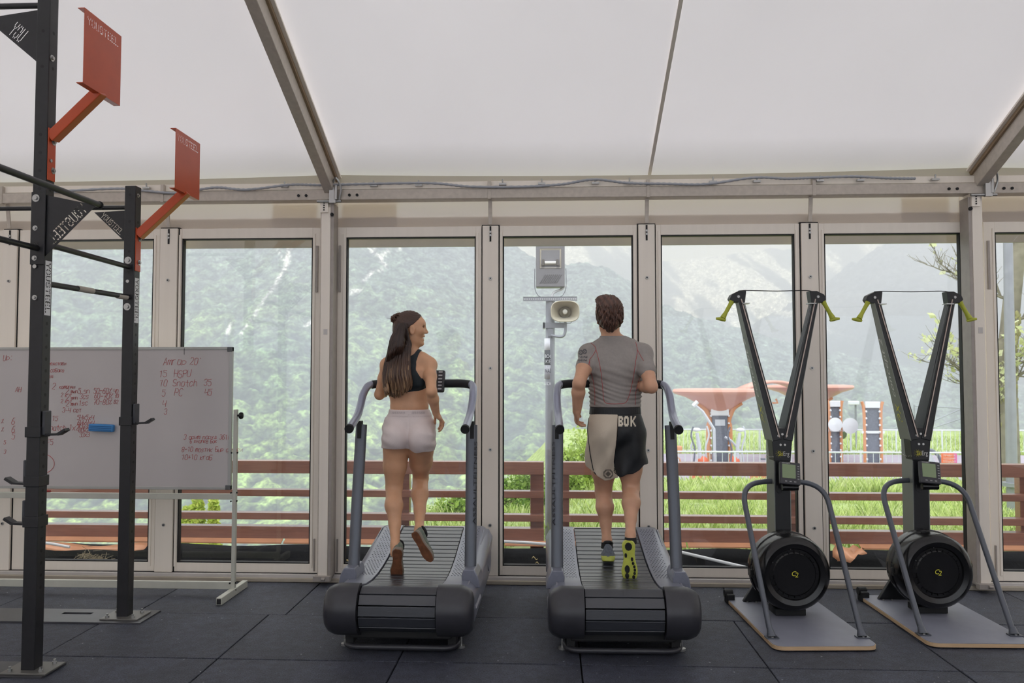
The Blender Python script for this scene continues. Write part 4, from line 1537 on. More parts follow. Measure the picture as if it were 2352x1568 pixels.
for (px, py, dx, dz, L) in ((2312, 960, -1, .35, 1.9), (2316, 900, -1, .3, 1.9), (2318, 740, 1, .2, 1.4), (2312, 880, 1, .5, 1.4), (2335, 620, 1, .3, 1.5), (2330, 690, -1, .1, 1.5), (2344, 560, -1, .25, 1.2), (2314, 840, .7, .1, 1.4), (2346, 540, 1, .5, 1.5)):
    branch(P(px, py, Y=TY), Vector((dx, r.uniform(-.3, .3), dz)).normalized(), L, .045, 1)
br.build('branch', M['bark'], t, world=True, kind='stuff')
mb = MB()
mb.v, mb.f = lf, [(i, i + 1, i + 2, i + 3) for i in range(0, len(lf), 4)]
mb.build('leaf', M['grass'], t, world=True, cols=lc, kind='stuff')
# ================================================================== people: smooth-union distance fields meshed with surface nets


class Field:
    def __init__(s, lo, hi, h):
        s.lo, s.h = np.array(lo, float), h
        s.n = np.ceil((np.array(hi) - s.lo) / h).astype(int) + 1
        s.d = np.full(s.n, 0.2, dtype=np.float32)

    def _win(s, lo, hi):
        a = np.clip(np.floor((lo - s.lo) / s.h).astype(int), 0, s.n - 1)
        b = np.clip(np.ceil((hi - s.lo) / s.h).astype(int) + 1, 1, s.n)
        ax = [s.lo[i] + np.arange(a[i], b[i]) * s.h for i in range(3)]
        sl = tuple(slice(a[i], b[i]) for i in range(3))
        return sl, ax[0][:, None, None], ax[1][None, :, None], ax[2][None, None, :]

    def _put(s, sl, d, k, sub=False):
        c = s.d[sl]
        if sub:
            c = -c
        if k > 0:
            h = np.clip(0.5 + 0.5 * (c - d) / k, 0, 1)
            r = c * (1 - h) + d * h - k * h * (1 - h)
        else:
            r = np.minimum(c, d)
        s.d[sl] = -r if sub else r

    def seg(s, a, b, ra, rb, k=0.02, side=None, inf=0.0, sub=False):
        """tapered limb; ra, rb are (across, deep) radii, side is the direction of 'across'"""
        a, b = np.array(a, float), np.array(b, float)
        ra = (ra, ra) if np.isscalar(ra) else ra
        rb = (rb, rb) if np.isscalar(rb) else rb
        ra, rb = [x + inf for x in ra], [x + inf for x in rb]
        m = max(*ra, *rb) + k + 0.03
        lo, hi = np.minimum(a, b) - m, np.maximum(a, b) + m
        sl, X, Y, Z = s._win(lo, hi)
        ab = b - a
        L = np.linalg.norm(ab) + 1e-9
        t_ = ab / L
        sd = np.array(side if side is not None else (1, 0, 0), float)
        u = sd - t_ * sd.dot(t_)
        u /= np.linalg.norm(u) + 1e-9
        w = np.cross(t_, u)
        px, py, pz = X - a[0], Y - a[1], Z - a[2]
        al = px * t_[0] + py * t_[1] + pz * t_[2]
        tt = np.clip(al / L, 0, 1)
        ax = al - tt * L
        du = px * u[0] + py * u[1] + pz * u[2]
        dw = px * w[0] + py * w[1] + pz * w[2]
        ru, rw = ra[0] + (rb[0] - ra[0]) * tt, ra[1] + (rb[1] - ra[1]) * tt
        mn = np.minimum(ru, rw)
        q = np.sqrt((du / ru) ** 2 + (dw / rw) ** 2 + (ax / mn) ** 2)
        s._put(sl, ((q - 1) * mn).astype(np.float32), k, sub)

    def ell(s, c, r, k=0.02, R=None, inf=0.0, sub=False):
        c, r = np.array(c, float), np.array(r, float) + inf
        m = r.max() + k + 0.03
        sl, X, Y, Z = s._win(c - m, c + m)
        p = [X - c[0], Y - c[1], Z - c[2]]
        if R is not None:
            R = np.array(R)
            p = [p[0] * R[0, i] + p[1] * R[1, i] + p[2] * R[2, i] for i in range(3)]
        q = np.sqrt((p[0] / r[0]) ** 2 + (p[1] / r[1]) ** 2 + (p[2] / r[2]) ** 2)
        s._put(sl, ((q - 1) * r.min()).astype(np.float32), k, sub)

    def grid(s):
        return [s.lo[i] + np.arange(s.n[i]) * s.h for i in range(3)]

    def mesh(s):
        """surface nets"""
        d = s.d
        n = d.shape
        ins = d < 0
        c = ins[:-1, :-1, :-1].astype(np.int8)
        cnt = np.zeros_like(c)
        for i in (0, 1):
            for j in (0, 1):
                for k in (0, 1):
                    cnt += ins[i:n[0] - 1 + i, j:n[1] - 1 + j, k:n[2] - 1 + k]
        act = (cnt > 0) & (cnt < 8)
        idx = np.full(act.shape, -1, dtype=np.int64)
        I, J, K = np.nonzero(act)
        idx[I, J, K] = np.arange(len(I))
        acc = np.zeros((len(I), 3))
        w = np.zeros(len(I))
        cor = [(0, 0, 0), (1, 0, 0), (0, 1, 0), (1, 1, 0), (0, 0, 1), (1, 0, 1), (0, 1, 1), (1, 1, 1)]
        for a in range(8):
            for b in range(a + 1, 8):
                A, B = np.array(cor[a]), np.array(cor[b])
                if np.abs(A - B).sum() != 1:
                    continue
                da = d[I + A[0], J + A[1], K + A[2]]
                db = d[I + B[0], J + B[1], K + B[2]]
                x = (da < 0) != (db < 0)
                t = np.where(x, da / np.where(x, da - db, 1), 0)
                acc += np.where(x[:, None], A + (B - A) * t[:, None], 0)
                w += x
        v = s.lo + (np.stack([I, J, K], 1) + acc / w[:, None]) * s.h
        F_ = []
        for ax in range(3):
            sl0 = [slice(None)] * 3
            sl1 = [slice(None)] * 3
            sl0[ax], sl1[ax] = slice(0, -1), slice(1, None)
            a, b = ins[tuple(sl0)], ins[tuple(sl1)]
            I, J, K = np.nonzero(a != b)
            o1, o2 = [(1, 2), (2, 0), (0, 1)][ax]
            P_ = np.stack([I, J, K], 1)
            ok = (P_[:, o1] > 0) & (P_[:, o2] > 0) & (P_[:, o1] < act.shape[o1]) & (P_[:, o2] < act.shape[o2]) & (P_[:, ax] < act.shape[ax])
            P_ = P_[ok]
            e1, e2 = np.zeros(3, int), np.zeros(3, int)
            e1[o1], e2[o2] = 1, 1
            q = [idx[tuple((P_ - x).T)] for x in (e1 * 0, e1, e1 + e2, e2)]
            fwd = ins[P_[:, 0], P_[:, 1], P_[:, 2]]
            q = np.stack(q, 1)
            q = np.where(fwd[:, None], q, q[:, ::-1])
            F_.append(q)
        return v, np.concatenate(F_)


def np_mesh(name, v, f, m, parent, o0, cols=None, smooth_it=0):
    if smooth_it:
        e = np.concatenate([f[:, [0, 1]], f[:, [1, 2]], f[:, [2, 3]], f[:, [3, 0]]])
        for it in range(smooth_it):
            for lam in (0.5, -0.52):
                s_ = np.zeros_like(v)
                c_ = np.zeros(len(v))
                for k in range(3):
                    s_[:, k] = np.bincount(e[:, 0], v[e[:, 1], k], len(v)) + np.bincount(e[:, 1], v[e[:, 0], k], len(v))
                c_ = np.bincount(e[:, 0], minlength=len(v)) + np.bincount(e[:, 1], minlength=len(v))
                v = v + lam * (s_ / np.maximum(c_, 1)[:, None] - v)
    me = bpy.data.meshes.new(name)
    vv = v - np.array(o0)
    me.vertices.add(len(vv))
    me.vertices.foreach_set('co', vv.astype(np.float32).ravel())
    me.loops.add(len(f) * 4)
    me.loops.foreach_set('vertex_index', f.astype(np.int32).ravel())
    me.polygons.add(len(f))
    me.polygons.foreach_set('loop_start', np.arange(0, len(f) * 4, 4, dtype=np.int32))
    me.polygons.foreach_set('loop_total', np.full(len(f), 4, dtype=np.int32))
    me.update(calc_edges=True)
    me.validate()
    me.materials.append(m)
    me.shade_smooth()
    if cols is not None:
        ca = me.color_attributes.new('col', 'FLOAT_COLOR', 'POINT')
        ca.data.foreach_set('color', np.concatenate([cols, np.ones((len(cols), 1))], 1).astype(np.float32).ravel())
    o = bpy.data.objects.new(name, me)
    link(o, parent)
    return o, v, f


def skin_mat(name, col, blotch=0.06):
    m = mat(name, col, 0.48, noise=(14, blotch), bump=(90, 0.06))
    b = m.node_tree.nodes['Principled BSDF']
    b.inputs['Subsurface Weight'].default_value = 0.12
    b.inputs['Subsurface Radius'].default_value = (0.012, 0.005, 0.003)
    b.inputs['Subsurface Scale'].default_value = 0.6
    return m


def arr(v):
    return np.array(v, float)


def J(px, py, Y):
    return arr(P(px, py, Y=Y))


def hand(fl, wrist, direction, palm_n, thumb_side, curl, s=1.0):
    """palm, four unequal bent fingers and a thumb leaving the side of the palm.
    direction: wrist -> knuckles, palm_n: out of the palm, thumb_side: towards the thumb"""
    d = arr(direction) / np.linalg.norm(direction)
    n = arr(palm_n) - d * arr(palm_n).dot(d)
    n /= np.linalg.norm(n)
    t = np.cross(d, n)
    if t.dot(arr(thumb_side)) < 0:
        t = -t
    w = arr(wrist)
    fl.seg(w, w + d * .03 * s, (.026 * s, .018 * s), (.030 * s, .016 * s), .012, side=t)
    fl.seg(w + d * .025 * s, w + d * .078 * s, (.033 * s, .0145 * s), (.037 * s, .013 * s), .012, side=t)
    for i, (off, ln, cr) in enumerate(((.027, .074, .9), (.009, .082, 1.0), (-.010, .077, 1.05), (-.027, .062, 1.15))):
        p = w + d * (.078 - .004 * abs(i - 1)) * s + t * off * s
        a = 0.25
        seglen = [ln * .45 * s, ln * .31 * s, ln * .24 * s]
        r0 = .0088 * s
        for j, L in enumerate(seglen):
            a += curl * cr * (0.55, .75, .6)[j]
            dd = d * math.cos(a) + n * math.sin(a) + t * off * 1.2
            q = p + dd / np.linalg.norm(dd) * L
            fl.seg(p, q, r0, r0 * .92, .003)
            p = q
            r0 *= .92
    # thumb
    p = w + d * .022 * s + t * .026 * s
    dd = d * .62 + t * .62 + n * .45
    for j, (L, r0) in enumerate(((.036, .0125), (.030, .0105), (.024, .0095))):
        dd = dd / np.linalg.norm(dd)
        q = p + dd * L * s
        fl.seg(p, q, r0 * s, r0 * .9 * s, .008 if j == 0 else .003)
        p = q
        dd = dd + d * .35 - t * .25 + n * .2 * curl
    return


# ------------------------------------------------------------------ shoes
def shoe(parent, heel, toe, upv, L, label, cs, co, cu, pods=None, accent=None):
    """running shoe from heel to toe (sole line), upv = away from the sole; cs sole, co outsole, cu upper materials"""
    h, t = Vector(heel), Vector(toe)
    X = (t - h).normalized()
    Zv = Vector(upv)
    Zv = (Zv - X * Zv.dot(X)).normalized()
    Yv = Zv.cross(X)
    o0 = origin_of(parent)

    def W(x, y, z):
        return h + X * x * L + Yv * y * L + Zv * z * L - o0
    sh = bpy.data.objects.new('running_shoe', None)
    link(sh, parent)
    if label:
        sh['label'] = label
    half = [(0, .08), (.03, .125), (.1, .152), (.2, .15), (.32, .135), (.45, .14), (.58, .168), (.7, .188), (.82, .18), (.91, .145), (.97, .09), (1.0, .03)]
    mb = MB()
    rows = []
    for x, w in half:
        sp = .055 * max(0, x - .75) ** 1.0 * 1.6 + .03 * max(0, .1 - x) * 3
        th = .105 - .05 * x
        sh_ = .012 if .25 < x < .6 else 0
        rows.append([W(x, -w * .9, sp), W(x, -w, sp + .03), W(x, -w * 1.02, sp + th * .6), W(x, -w * .93, sp + th), W(x, w * .93, sp + th), W(x, (w - sh_) * 1.02, sp + th * .6), W(x, w - sh_, sp + .03), W(x, (w - sh_) * .9, sp)])
    mb.rows(rows, closed=True, cap=True)
    so = mb.build('midsole', cs, sh, smooth='auto')
    mb = MB()
    rows = []
    for x, w in half[:]:
        sp = .055 * max(0, x - .75) * 1.6 + .03 * max(0, .1 - x) * 3
        rows.append([W(x, -w * .86, sp + .01), W(x, -w * .84, sp - .014), W(x, w * .84, sp - .014), W(x, w * .86, sp + .01)])
    mb.rows(rows, closed=True, cap=True)
    mb.build('outsole', co, sh, smooth='auto')
    if pods:
        for (x, y, rx, ry) in pods:
            if rx < .01:
                continue
            sp = .055 * max(0, x - .75) * 1.6
            ring = [W(x + rx * math.cos(a), y + ry * math.sin(a), sp - .016) for a in (2 * math.pi * k / 10 for k in range(10))]
            low = [W(x + rx * .9 * math.cos(a), y + ry * .9 * math.sin(a), sp - .032) for a in (2 * math.pi * k / 10 for k in range(10))]
            MB().rows([ring, low], closed=True, cap=True).build('tread_pad', M['blackmatt'], sh, smooth='auto')
    # upper
    prof = [(.015, .085, .38), (.05, .118, .40), (.12, .13, .385), (.2, .13, .37), (.3, .122, .36), (.42, .125, .32), (.55, .15, .26), (.68, .168, .21), (.8, .158, .175), (.9, .125, .14), (.965, .075, .11)]
    rows = []
    for x, w, z in prof:
        b = .075
        rows.append([W(x, w * math.cos(a) * (1.0 if abs(math.cos(a)) > .5 else .8), b + (z - b) * max(0, math.sin(a)) ** .75) for a in [math.pi * k / 12 for k in range(13)]])
    MB().rows(rows, closed=True, cap=True).build('upper', cu, sh, smooth='auto')
    mb = MB()
    pts = []
    for k in range(17):
        a = 2 * math.pi * k / 16
        pts.append(W(.19 + .15 * math.cos(a), .085 * math.sin(a), .39 - .03 * math.cos(a) + .0))
    mb.tube(pts, .011 * L / .27, 8, cap=False)
    mb.build('collar', M['blackmatt'] if accent is None else accent, sh, smooth=True)
    mb = MB()
    for k in range(4):
        x = .42 + .07 * k
        z = .35 - .055 * (k + 1) * .85
        mb.tube([W(x, -.06, z - .02), W(x, 0, z + .015), W(x, .06, z - .02)], .003, 6)
    mb.build('laces', M['white'] if accent is None else accent, sh)
    rows = []
    for k in range(6):
        z = .1 + .23 * k / 5
        rows.append([W(.012 + .0 - .006, .03 * s_, z) for s_ in (-1, 0, 1)])
    o = MB().rows(rows).build('heel_tab', cu, sh)
    o.modifiers.new('s', 'SOLIDIFY').thickness = .004
    return sh


H_ = 0.0048
# ================================================================== WOMAN
wb = arr(P(935, 1316, Y=5.05))
woman = thing('person', 'woman with long brown hair, black sports bra and white shorts, running on a treadmill', 'person', tuple(wb))
o0 = tuple(wb)
W_ = {}
W_['pel'] = J(940, 990, 5.22)
hipL, hipR = J(910, 1010, 5.20), J(968, 1010, 5.20)
kneeL, ankL = J(905, 1118, 5.24), J(908, 1250, 5.06)
kneeR, ankR = J(966, 1098, 5.44), J(963, 1214, 5.16)
waist = J(941, 930, 5.20)
chest = J(937, 868, 5.19)
neck = J(942, 812, 5.19)
head = J(944, 757, 5.19)
shL, shR = J(890, 838, 5.22), J(987, 838, 5.17)
elL, wrL = J(872, 905, 5.27), J(893, 893, 5.50)
elR, wrR = J(991, 898, 5.02), J(1002, 950, 5.12)
fl = Field(J(845, 1330, 4.7) + arr((0, 0, -.05)), J(1035, 700, 5.7) + arr((0, 0, .05)), H_)
fl.lo[1] = 4.78
fl = Field((J(850, 900, 5.2)[0] - .02, 4.80, J(900, 1275, 5.0)[2] - .04), (J(1030, 900, 5.2)[0] + .02, 5.68, J(900, 700, 5.2)[2] + .03), H_)


def woman_body(f, inf=0.0, parts='all'):
    k = .03
    # torso: pelvis, waist, rib cage, shoulders
    if parts in ('all', 'shorts'):
        f.seg(J(919, 985, 5.22), J(960, 985, 5.22), (.118, .112), (.118, .112), .03, side=(0, 0, 1), inf=inf)
        f.ell(J(909, 1003, 5.14), (.080, .090, .092), .022, inf=inf)
        f.ell(J(967, 1004, 5.14), (.082, .090, .096), .022, inf=inf)
        f.seg(J(941, 962, 5.21), J(940, 935, 5.20), (.126, .092), (.119, .085), .03, inf=inf)
    if parts == 'all':
        f.seg(waist, J(939, 898, 5.20), (.114, .080), (.122, .085), .03)
    if parts in ('all', 'top'):
        f.seg(J(939, 900, 5.20), J(938, 862, 5.19), (.124, .088), (.138, .094), .03, inf=inf)
        f.seg(J(938, 862, 5.19), J(938, 840, 5.20), (.140, .092), (.128, .078), .03, inf=inf)
        f.ell(J(915, 868, 5.285), (.06, .05, .06), .03, inf=inf)
        f.ell(J(962, 868, 5.28), (.06, .05, .06), .03, inf=inf)
    if parts == 'all':
        f.seg(J(904, 832, 5.21), J(974, 830, 5.18), (.050, .052), (.050, .052), .035)
        f.seg(J(918, 852, 5.13), J(916, 880, 5.13), (.045, .022), (.03, .014), .03)
        f.seg(J(962, 852, 5.12), J(962, 882, 5.12), (.045, .022), (.03, .014), .03)
        f.seg(J(916, 822, 5.2), J(941, 806, 5.2), (.035, .04), (.03, .034), .03)
        f.seg(J(966, 820, 5.19), J(943, 806, 5.2), (.035, .04), (.03, .034), .03)
        f.seg(J(941, 828, 5.19), J(945, 786, 5.19), (.050, .050), (.047, .050), .02)
    # legs
    if parts in ('all', 'shorts'):
        f.seg(hipL + arr((0, 0, -.02)), hipL * .45 + kneeL * .55, (.090, .094), (.073, .078), .03, inf=inf)
        f.seg(hipR + arr((0, 0, -.02)), hipR * .45 + kneeR * .55, (.090, .094), (.073, .078), .03, inf=inf)
    if parts == 'all':
        f.seg(hipL * .45 + kneeL * .55, kneeL, (.073, .078), (.054, .058), .03)
        f.seg(hipR * .45 + kneeR * .55, kneeR, (.073, .078), (.050, .056), .03)
        for kn, an, s in ((kneeL, ankL, 1), (kneeR, ankR, 1)):
            mid = kn * .68 + an * .32
            back = arr((0, -.018, -.0))
            f.ell(kn + arr((0, .03, 0)), (.043, .035, .05), .025)
            f.seg(kn, mid + back, (.050, .050), (.056, .058), .02)
            f.seg(mid + back, kn * .35 + an * .65, (.056, .058), (.037, .038), .02)
            f.seg(kn * .35 + an * .65, an, (.037, .038), (.027, .031), .02)
            f.seg(mid + back + arr((.014, -.012, .01)), kn * .5 + an * .5 + arr((.008, -.018, 0)), (.030, .022), (.016, .014), .02)
            f.seg(kn * .4 + an * .6 + arr((0, -.018, 0)), an + arr((0, -.022, -.01)), (.012, .012), (.011, .011), .012)
        f.seg(ankL, ankL + arr((0, -.012, -.05)), (.028, .034), (.030, .036), .02)
        f.seg(ankR, ankR + arr((-.01, -.012, -.04)), (.028, .034), (.030, .036), .02)
        # arms
        for s_, e_, w_ in ((shL, elL, wrL), (shR, elR, wrR)):
            f.ell(s_, (.050, .050, .050), .03)
            f.seg(s_, s_ * .55 + e_ * .45, (.041, .044), (.038, .040), .02)
            f.seg(s_ * .55 + e_ * .45, e_, (.038, .040), (.032, .034), .02)
            f.seg(e_, e_ * .65 + w_ * .35, (.034, .034), (.035, .034), .015)
            f.seg(e_ * .65 + w_ * .35, w_, (.035, .034), (.023, .020), .015)
            f.ell(e_ + arr((0, -.01, -.008)), (.027, .027, .027), .015)
        hand(f, wrR, J(1019, 972, 5.17) - wrR, (-.6, -.1, -.7), (-.2, 1, -.2), .55, .93)
        hand(f, wrL, arr((.2, .6, .5)), (1, .1, .1), (0, -.2, 1), .7, .93)
        woman_head(f)


def woman_head(f):
    """head in profile: face towards +X, a little away from us"""
    fd = arr((math.cos(.16), math.sin(.16), 0.0))      # facing
    sd = arr((math.sin(.16), -math.cos(.16), 0.0))     # her right side, towards the camera
    upv = arr((0, 0, 1))
    c = head

    def H(a, b, z):
        return c + fd * a + sd * b + upv * z
    R = np.stack([fd, sd, upv], 1)
    f.ell(H(-.012, 0, .035), (.096, .073, .085), .02, R=R)           # cranium
    f.ell(H(.030, 0, -.005), (.058, .062, .088), .03, R=R)           # face
    f.seg(H(.005, 0, -.055), H(.058, 0, -.088), (.050, .030), (.024, .020), .025, side=sd)   # jaw to chin
    f.ell(H(.070, 0, -.092), (.016, .020, .014), .012, R=R)          # chin
    f.ell(H(.074, 0, .040), (.018, .045, .022), .02, R=R)            # brow
    f.seg(H(.082, 0, .024), H(.104, 0, -.016), (.008, .008), (.012, .010), .010, side=sd)    # nose
    f.ell(H(.095, .008, -.020), (.010, .008, .007), .006, R=R)
    f.ell(H(.060, .036, -.008), (.026, .022, .024), .02, R=R)        # cheek
    f.ell(H(.078, 0, -.044), (.014, .024, .009), .010, R=R)          # upper lip
    f.ell(H(.074, 0, -.066), (.013, .022, .009), .010, R=R)          # lower lip
    f.ell(H(.084, .0, -.055), (.012, .024, .0055), .004, R=R, sub=True)  # open, laughing mouth
    f.ell(H(.078, .030, .016), (.010, .014, .009), .010, R=R, sub=True)   # eye socket
    # ear
    e = H(.008, .077, -.006)
    f.ell(e, (.018, .011, .032), .006, R=R)
    f.ell(e + sd * .010 + fd * .003, (.010, .006, .020), .004, R=R, sub=True)


woman_body(fl)
vb, fb = fl.mesh()
M['skin_w'] = skin_mat('tanned_skin', (212, 162, 126))
wo, vb, fb = np_mesh('body', vb, fb, M['skin_w'], woman, o0, smooth_it=2)
BV_W = None


def bvh_of(v, f):
    return BVHTree.FromPolygons([tuple(x) for x in v], [tuple(x) for x in f])


def cut(f, fn):
    """keep only where fn(X,Y,Z) < 0"""
    gx, gy, gz = f.grid()
    f.d = np.maximum(f.d, fn(gx[:, None, None], gy[None, :, None], gz[None, None, :]).astype(np.float32))


def shell(f, th):
    f.d = np.maximum(f.d, -(f.d + th))


# shorts
fs = Field((fl.lo[0], 5.0, J(900, 1075, 5.2)[2]), (fl.lo[0] + (fl.n[0]) * H_, 5.42, J(900, 925, 5.2)[2]), .0042)
woman_body(fs, inf=.006, parts='shorts')
gx, gy, gz = fs.grid()
X_, Y_, Z_ = gx[:, None, None], gy[None, :, None], gz[None, None, :]
zt = J(940, 941, 5.1)[2]
zb0 = J(920, 1031, 5.1)[2]
xm = J(938, 1000, 5.1)[0]
# small folds towards the hips and the hem
fs.d = fs.d + (0.0022 * np.sin(Z_ * 95 + X_ * 30) * np.clip(np.abs(X_ - xm) * 9 - .4, 0, 1) + 0 * Y_).astype(np.float32)
fs.d = fs.d + (.0025 * np.exp(-((X_ - xm) / .005) ** 2) * (Z_ < zt - .03) + .0018 * np.exp(-((X_ - xm) / .014) ** 2) * np.clip((zt - .09 - Z_) * 12, 0, 1) + 0 * Y_).astype(np.float32)   # centre seam
fs.d = fs.d + (-.0025 * (Z_ > zt - .042) + 0 * X_ + 0 * Y_).astype(np.float32)          # waistband
hem = zb0 - .02 * np.clip((X_ - xm) * 8, 0, 1) - .02 * np.exp(-((X_ - xm - .045) / .04) ** 2) + 0.0 * X_
cut(fs, lambda X, Y, Z: np.maximum(Z - zt, (hem - Z) + 0 * Y))
v, f = fs.mesh()
M['shorts_w'] = mat('off_white_jersey', (226, 212, 208), .75, bump=(160, .12))
np_mesh('shorts', v, f, M['shorts_w'], woman, o0, smooth_it=2)
# waistband lettering strip
mb = MB()
bv_sh = bvh_of(v, f)


def drape_text(mb, bvh, s, px0, py0, wpx, hpx, off=.002, rows=None, bm=None):
    """block letters laid on a garment: each cell corner is carried back onto the cloth"""
    rows = bm or bitmap(s)
    nr, nc = len(rows), len(rows[0])
    for r in range(nr):
        for c in range(nc):
            if rows[r][c] == '1':
                q = []
                for (a, b) in ((c, r), (c + 1.03, r), (c + 1.03, r + 1.03), (c, r + 1.03)):
                    d = ray(px0 + wpx * a / nc, py0 + hpx * b / nr).normalized()
                    hit = bvh.ray_cast(EYE, d)
                    if hit[0] is None:
                        break
                    q.append(hit[0] - d * off)
                if len(q) == 4:
                    k = len(mb.v)
                    mb.v += [tuple(p) for p in q]
                    mb.f.append((k, k + 1, k + 2, k + 3))


band = ['0110111011101101110111', '1011011011010110110101']
drape_text(mb, bv_sh, '', 900, 945, 30, 5, bm=band)
drape_text(mb, bv_sh, '', 946, 945, 30, 5, bm=band)
if mb.v:
    mb.build('waistband_print', mat('pale_print', (205, 192, 190), .7), woman, world=True)
# sports bra: racer back
ft = Field((fl.lo[0], 4.98, J(900, 925, 5.2)[2]), (fl.lo[0] + fl.n[0] * H_, 5.45, J(900, 790, 5.2)[2]), .0042)
woman_body(ft, inf=.0055, parts='top')
ft.seg(J(904, 832, 5.21), J(974, 830, 5.18), (.0555, .0575), (.0555, .0575), .03)
ft.seg(J(916, 822, 5.2), J(941, 806, 5.2), (.041, .046), (.036, .04), .03)
ft.seg(J(966, 820, 5.19), J(943, 806, 5.2), (.041, .046), (.036, .04), .03)
ft.seg(J(918, 852, 5.13), J(916, 880, 5.13), (.051, .028), (.036, .02), .03)
ft.seg(J(962, 852, 5.12), J(962, 882, 5.12), (.051, .028), (.036, .02), .03)
ft.seg(J(941, 828, 5.19), J(945, 786, 5.19), (.0555, .0555), (.0525, .0555), .02)
gx, gy, gz = ft.grid()
X_, Y_, Z_ = gx[:, None, None], gy[None, :, None], gz[None, None, :]
xc, zt_, zl = J(938, 850, 5.1)[0], J(938, 801, 5.12)[2], J(938, 907, 5.1)[2]
# half-width of cloth at each height, from the hem to the neck
hz_ = [zl - .01, J(938, 885, 5.1)[2], J(938, 868, 5.1)[2], J(938, 850, 5.1)[2], J(938, 830, 5.1)[2], J(938, 812, 5.1)[2], J(938, 800, 5.1)[2]]
hw_ = [.30, .30, .082, .050, .046, .060, .075]
HW = np.interp(gz, hz_, hw_)[None, None, :]
inner = np.interp(gz, [hz_[4], hz_[5], hz_[6]], [-.05, .030, .052])[None, None, :]
back = (Y_ < 5.215)
side = np.where(back, np.maximum(np.abs(X_ - xc) - HW, inner - np.abs(X_ - xc)), np.maximum(np.abs(X_ - xc) - np.maximum(HW, .085), inner - np.abs(X_ - xc)))
cut(ft, lambda X, Y, Z: np.maximum(np.maximum(Z - zt_, zl - Z) + 0 * X + 0 * Y, side))
v, f = ft.mesh()
np_mesh('sports_bra', v, f, mat('black_teal_jersey', (18, 30, 36), .6), woman, o0, smooth_it=2)

# eye
fd, sd = Vector((math.cos(.16), math.sin(.16), 0)), Vector((math.sin(.16), -math.cos(.16), 0))


def HW_(a, b, z):
    return Vector(head) + fd * a + sd * b + Vector((0, 0, z))


MB().sphere(HW_(.066, .029, .015), .0115, 12).build('eye', mat('eye_white', (225, 220, 215), .3), woman, world=True, smooth=True)
MB().sphere(HW_(.0745, .0315, .015), .0045, 8).build('iris', mat('dark_iris', (40, 28, 22), .2), woman, world=True, smooth=True)
MB().tube(smooth_path([HW_(.070, .042, .027), HW_(.080, .032, .031), HW_(.086, .018, .029)], 4), .0022, 6).tube([HW_(.071, .038, .020), HW_(.079, .031, .021), HW_(.082, .024, .018)], .0012, 5).build('eyebrow', mat('brow_hair', (60, 42, 32), .8), woman, world=True)
MB().tube(smooth_path([HW_(.066, .027, -.052), HW_(.080, .012, -.056), HW_(.083, 0, -.057)], 4), .0035, 6).build('teeth', mat('teeth', (225, 218, 205), .3), woman, world=True, smooth=True)
MB().tube(smooth_path([HW_(.064, .028, -.050), HW_(.082, .015, -.046), HW_(.087, 0, -.045)], 4), .004, 6).tube(smooth_path([HW_(.064, .028, -.056), HW_(.078, .015, -.067), HW_(.083, 0, -.069)], 4), .0042, 6).build('lips', mat('lips', (176, 98, 88), .4), woman, world=True, smooth=True)
# hair: a fitted cap, a knot at the back of the head, and a long loose fall of strands
M['hair'] = attr_mat('brown_hair', .42, spec=.5)
fh = Field(J(890, 850, 5.25) - arr((.06, .2, 0)), J(1000, 700, 5.25) + arr((0, .14, .03)), .0045)
R = np.stack([arr((math.cos(.16), math.sin(.16), 0.0)), arr((math.sin(.16), -math.cos(.16), 0.0)), arr((0, 0, 1))], 1)
fh.ell(head + arr((-.012, -.002, .037)), (.102, .079, .090), .01, R=R)
fh.ell(head + arr((-.055, -.01, -.02)), (.062, .066, .085), .03, R=R)
gx, gy, gz = fh.grid()
X_, Y_, Z_ = gx[:, None, None] - head[0], gy[None, :, None] - head[1], gz[None, None, :] - head[2]
aa = X_ * fd.x + Y_ * fd.y
bb = X_ * sd.x + Y_ * sd.y
# hair line: runs back from the forehead down past the ear
line = np.interp(Z_, [-.12, -.04, .0, .035, .06, .085, .13], [-.044, -.040, -.024, .020, .045, .066, .10])
fh.d = np.maximum(fh.d, (aa - line).astype(np.float32))
fh.d += (.0014 * np.sin(np.arctan2(Z_ - .045, aa + .09) * 46 + 3 * np.sin(bb * 60))).astype(np.float32)
v, f = fh.mesh()
dark, midc, tip = arr(lin((52, 36, 30))), arr(lin((84, 58, 44))), arr(lin((172, 138, 104)))
rg = np.random.default_rng(2)
np_mesh('hair_cap', v, f, M['hair'], woman, o0, cols=dark + (midc - dark) * (.45 + .35 * np.sin(np.arctan2(v[:, 2:] - head[2] - .045, v[:, :1] - head[0] + .09) * 61 + v[:, 1:2] * 70)), smooth_it=1)
mb = MB()
kc = Vector(J(914, 731, 5.17))
for i in range(26):
    a0 = rg.random() * 6.28
    rr = .012 + .02 * rg.random()
    tl = rg.normal(size=3) * .35
    pts = []
    for k in range(12):
        a = a0 + k * .5
        q = Vector((math.cos(a) * rr * 1.25, math.sin(a * .7 + i) * .016, math.sin(a) * rr))
        pts.append(kc + q + Vector((tl[0] * .02, tl[1] * .02, tl[2] * .015)))
    mb.tube(smooth_path(pts, 3), .0062, 6)
for i in range(8):
    pts = [kc + Vector((.04, .0, -.0)) , kc + Vector((0, rg.uniform(-.01, .01), rg.uniform(-.01, .012))), kc + Vector((-.045, rg.uniform(-.01, .01), rg.uniform(-.02, .012)))]
    mb.tube(smooth_path(pts, 4), .007, 6)
mb.build('hair_knot', M['hair'], woman, world=True, smooth=True, cols=[(*(midc * rg.uniform(.8, 1.3)), 1)] * 0 + [(*midc, 1)] * len(mb.v))
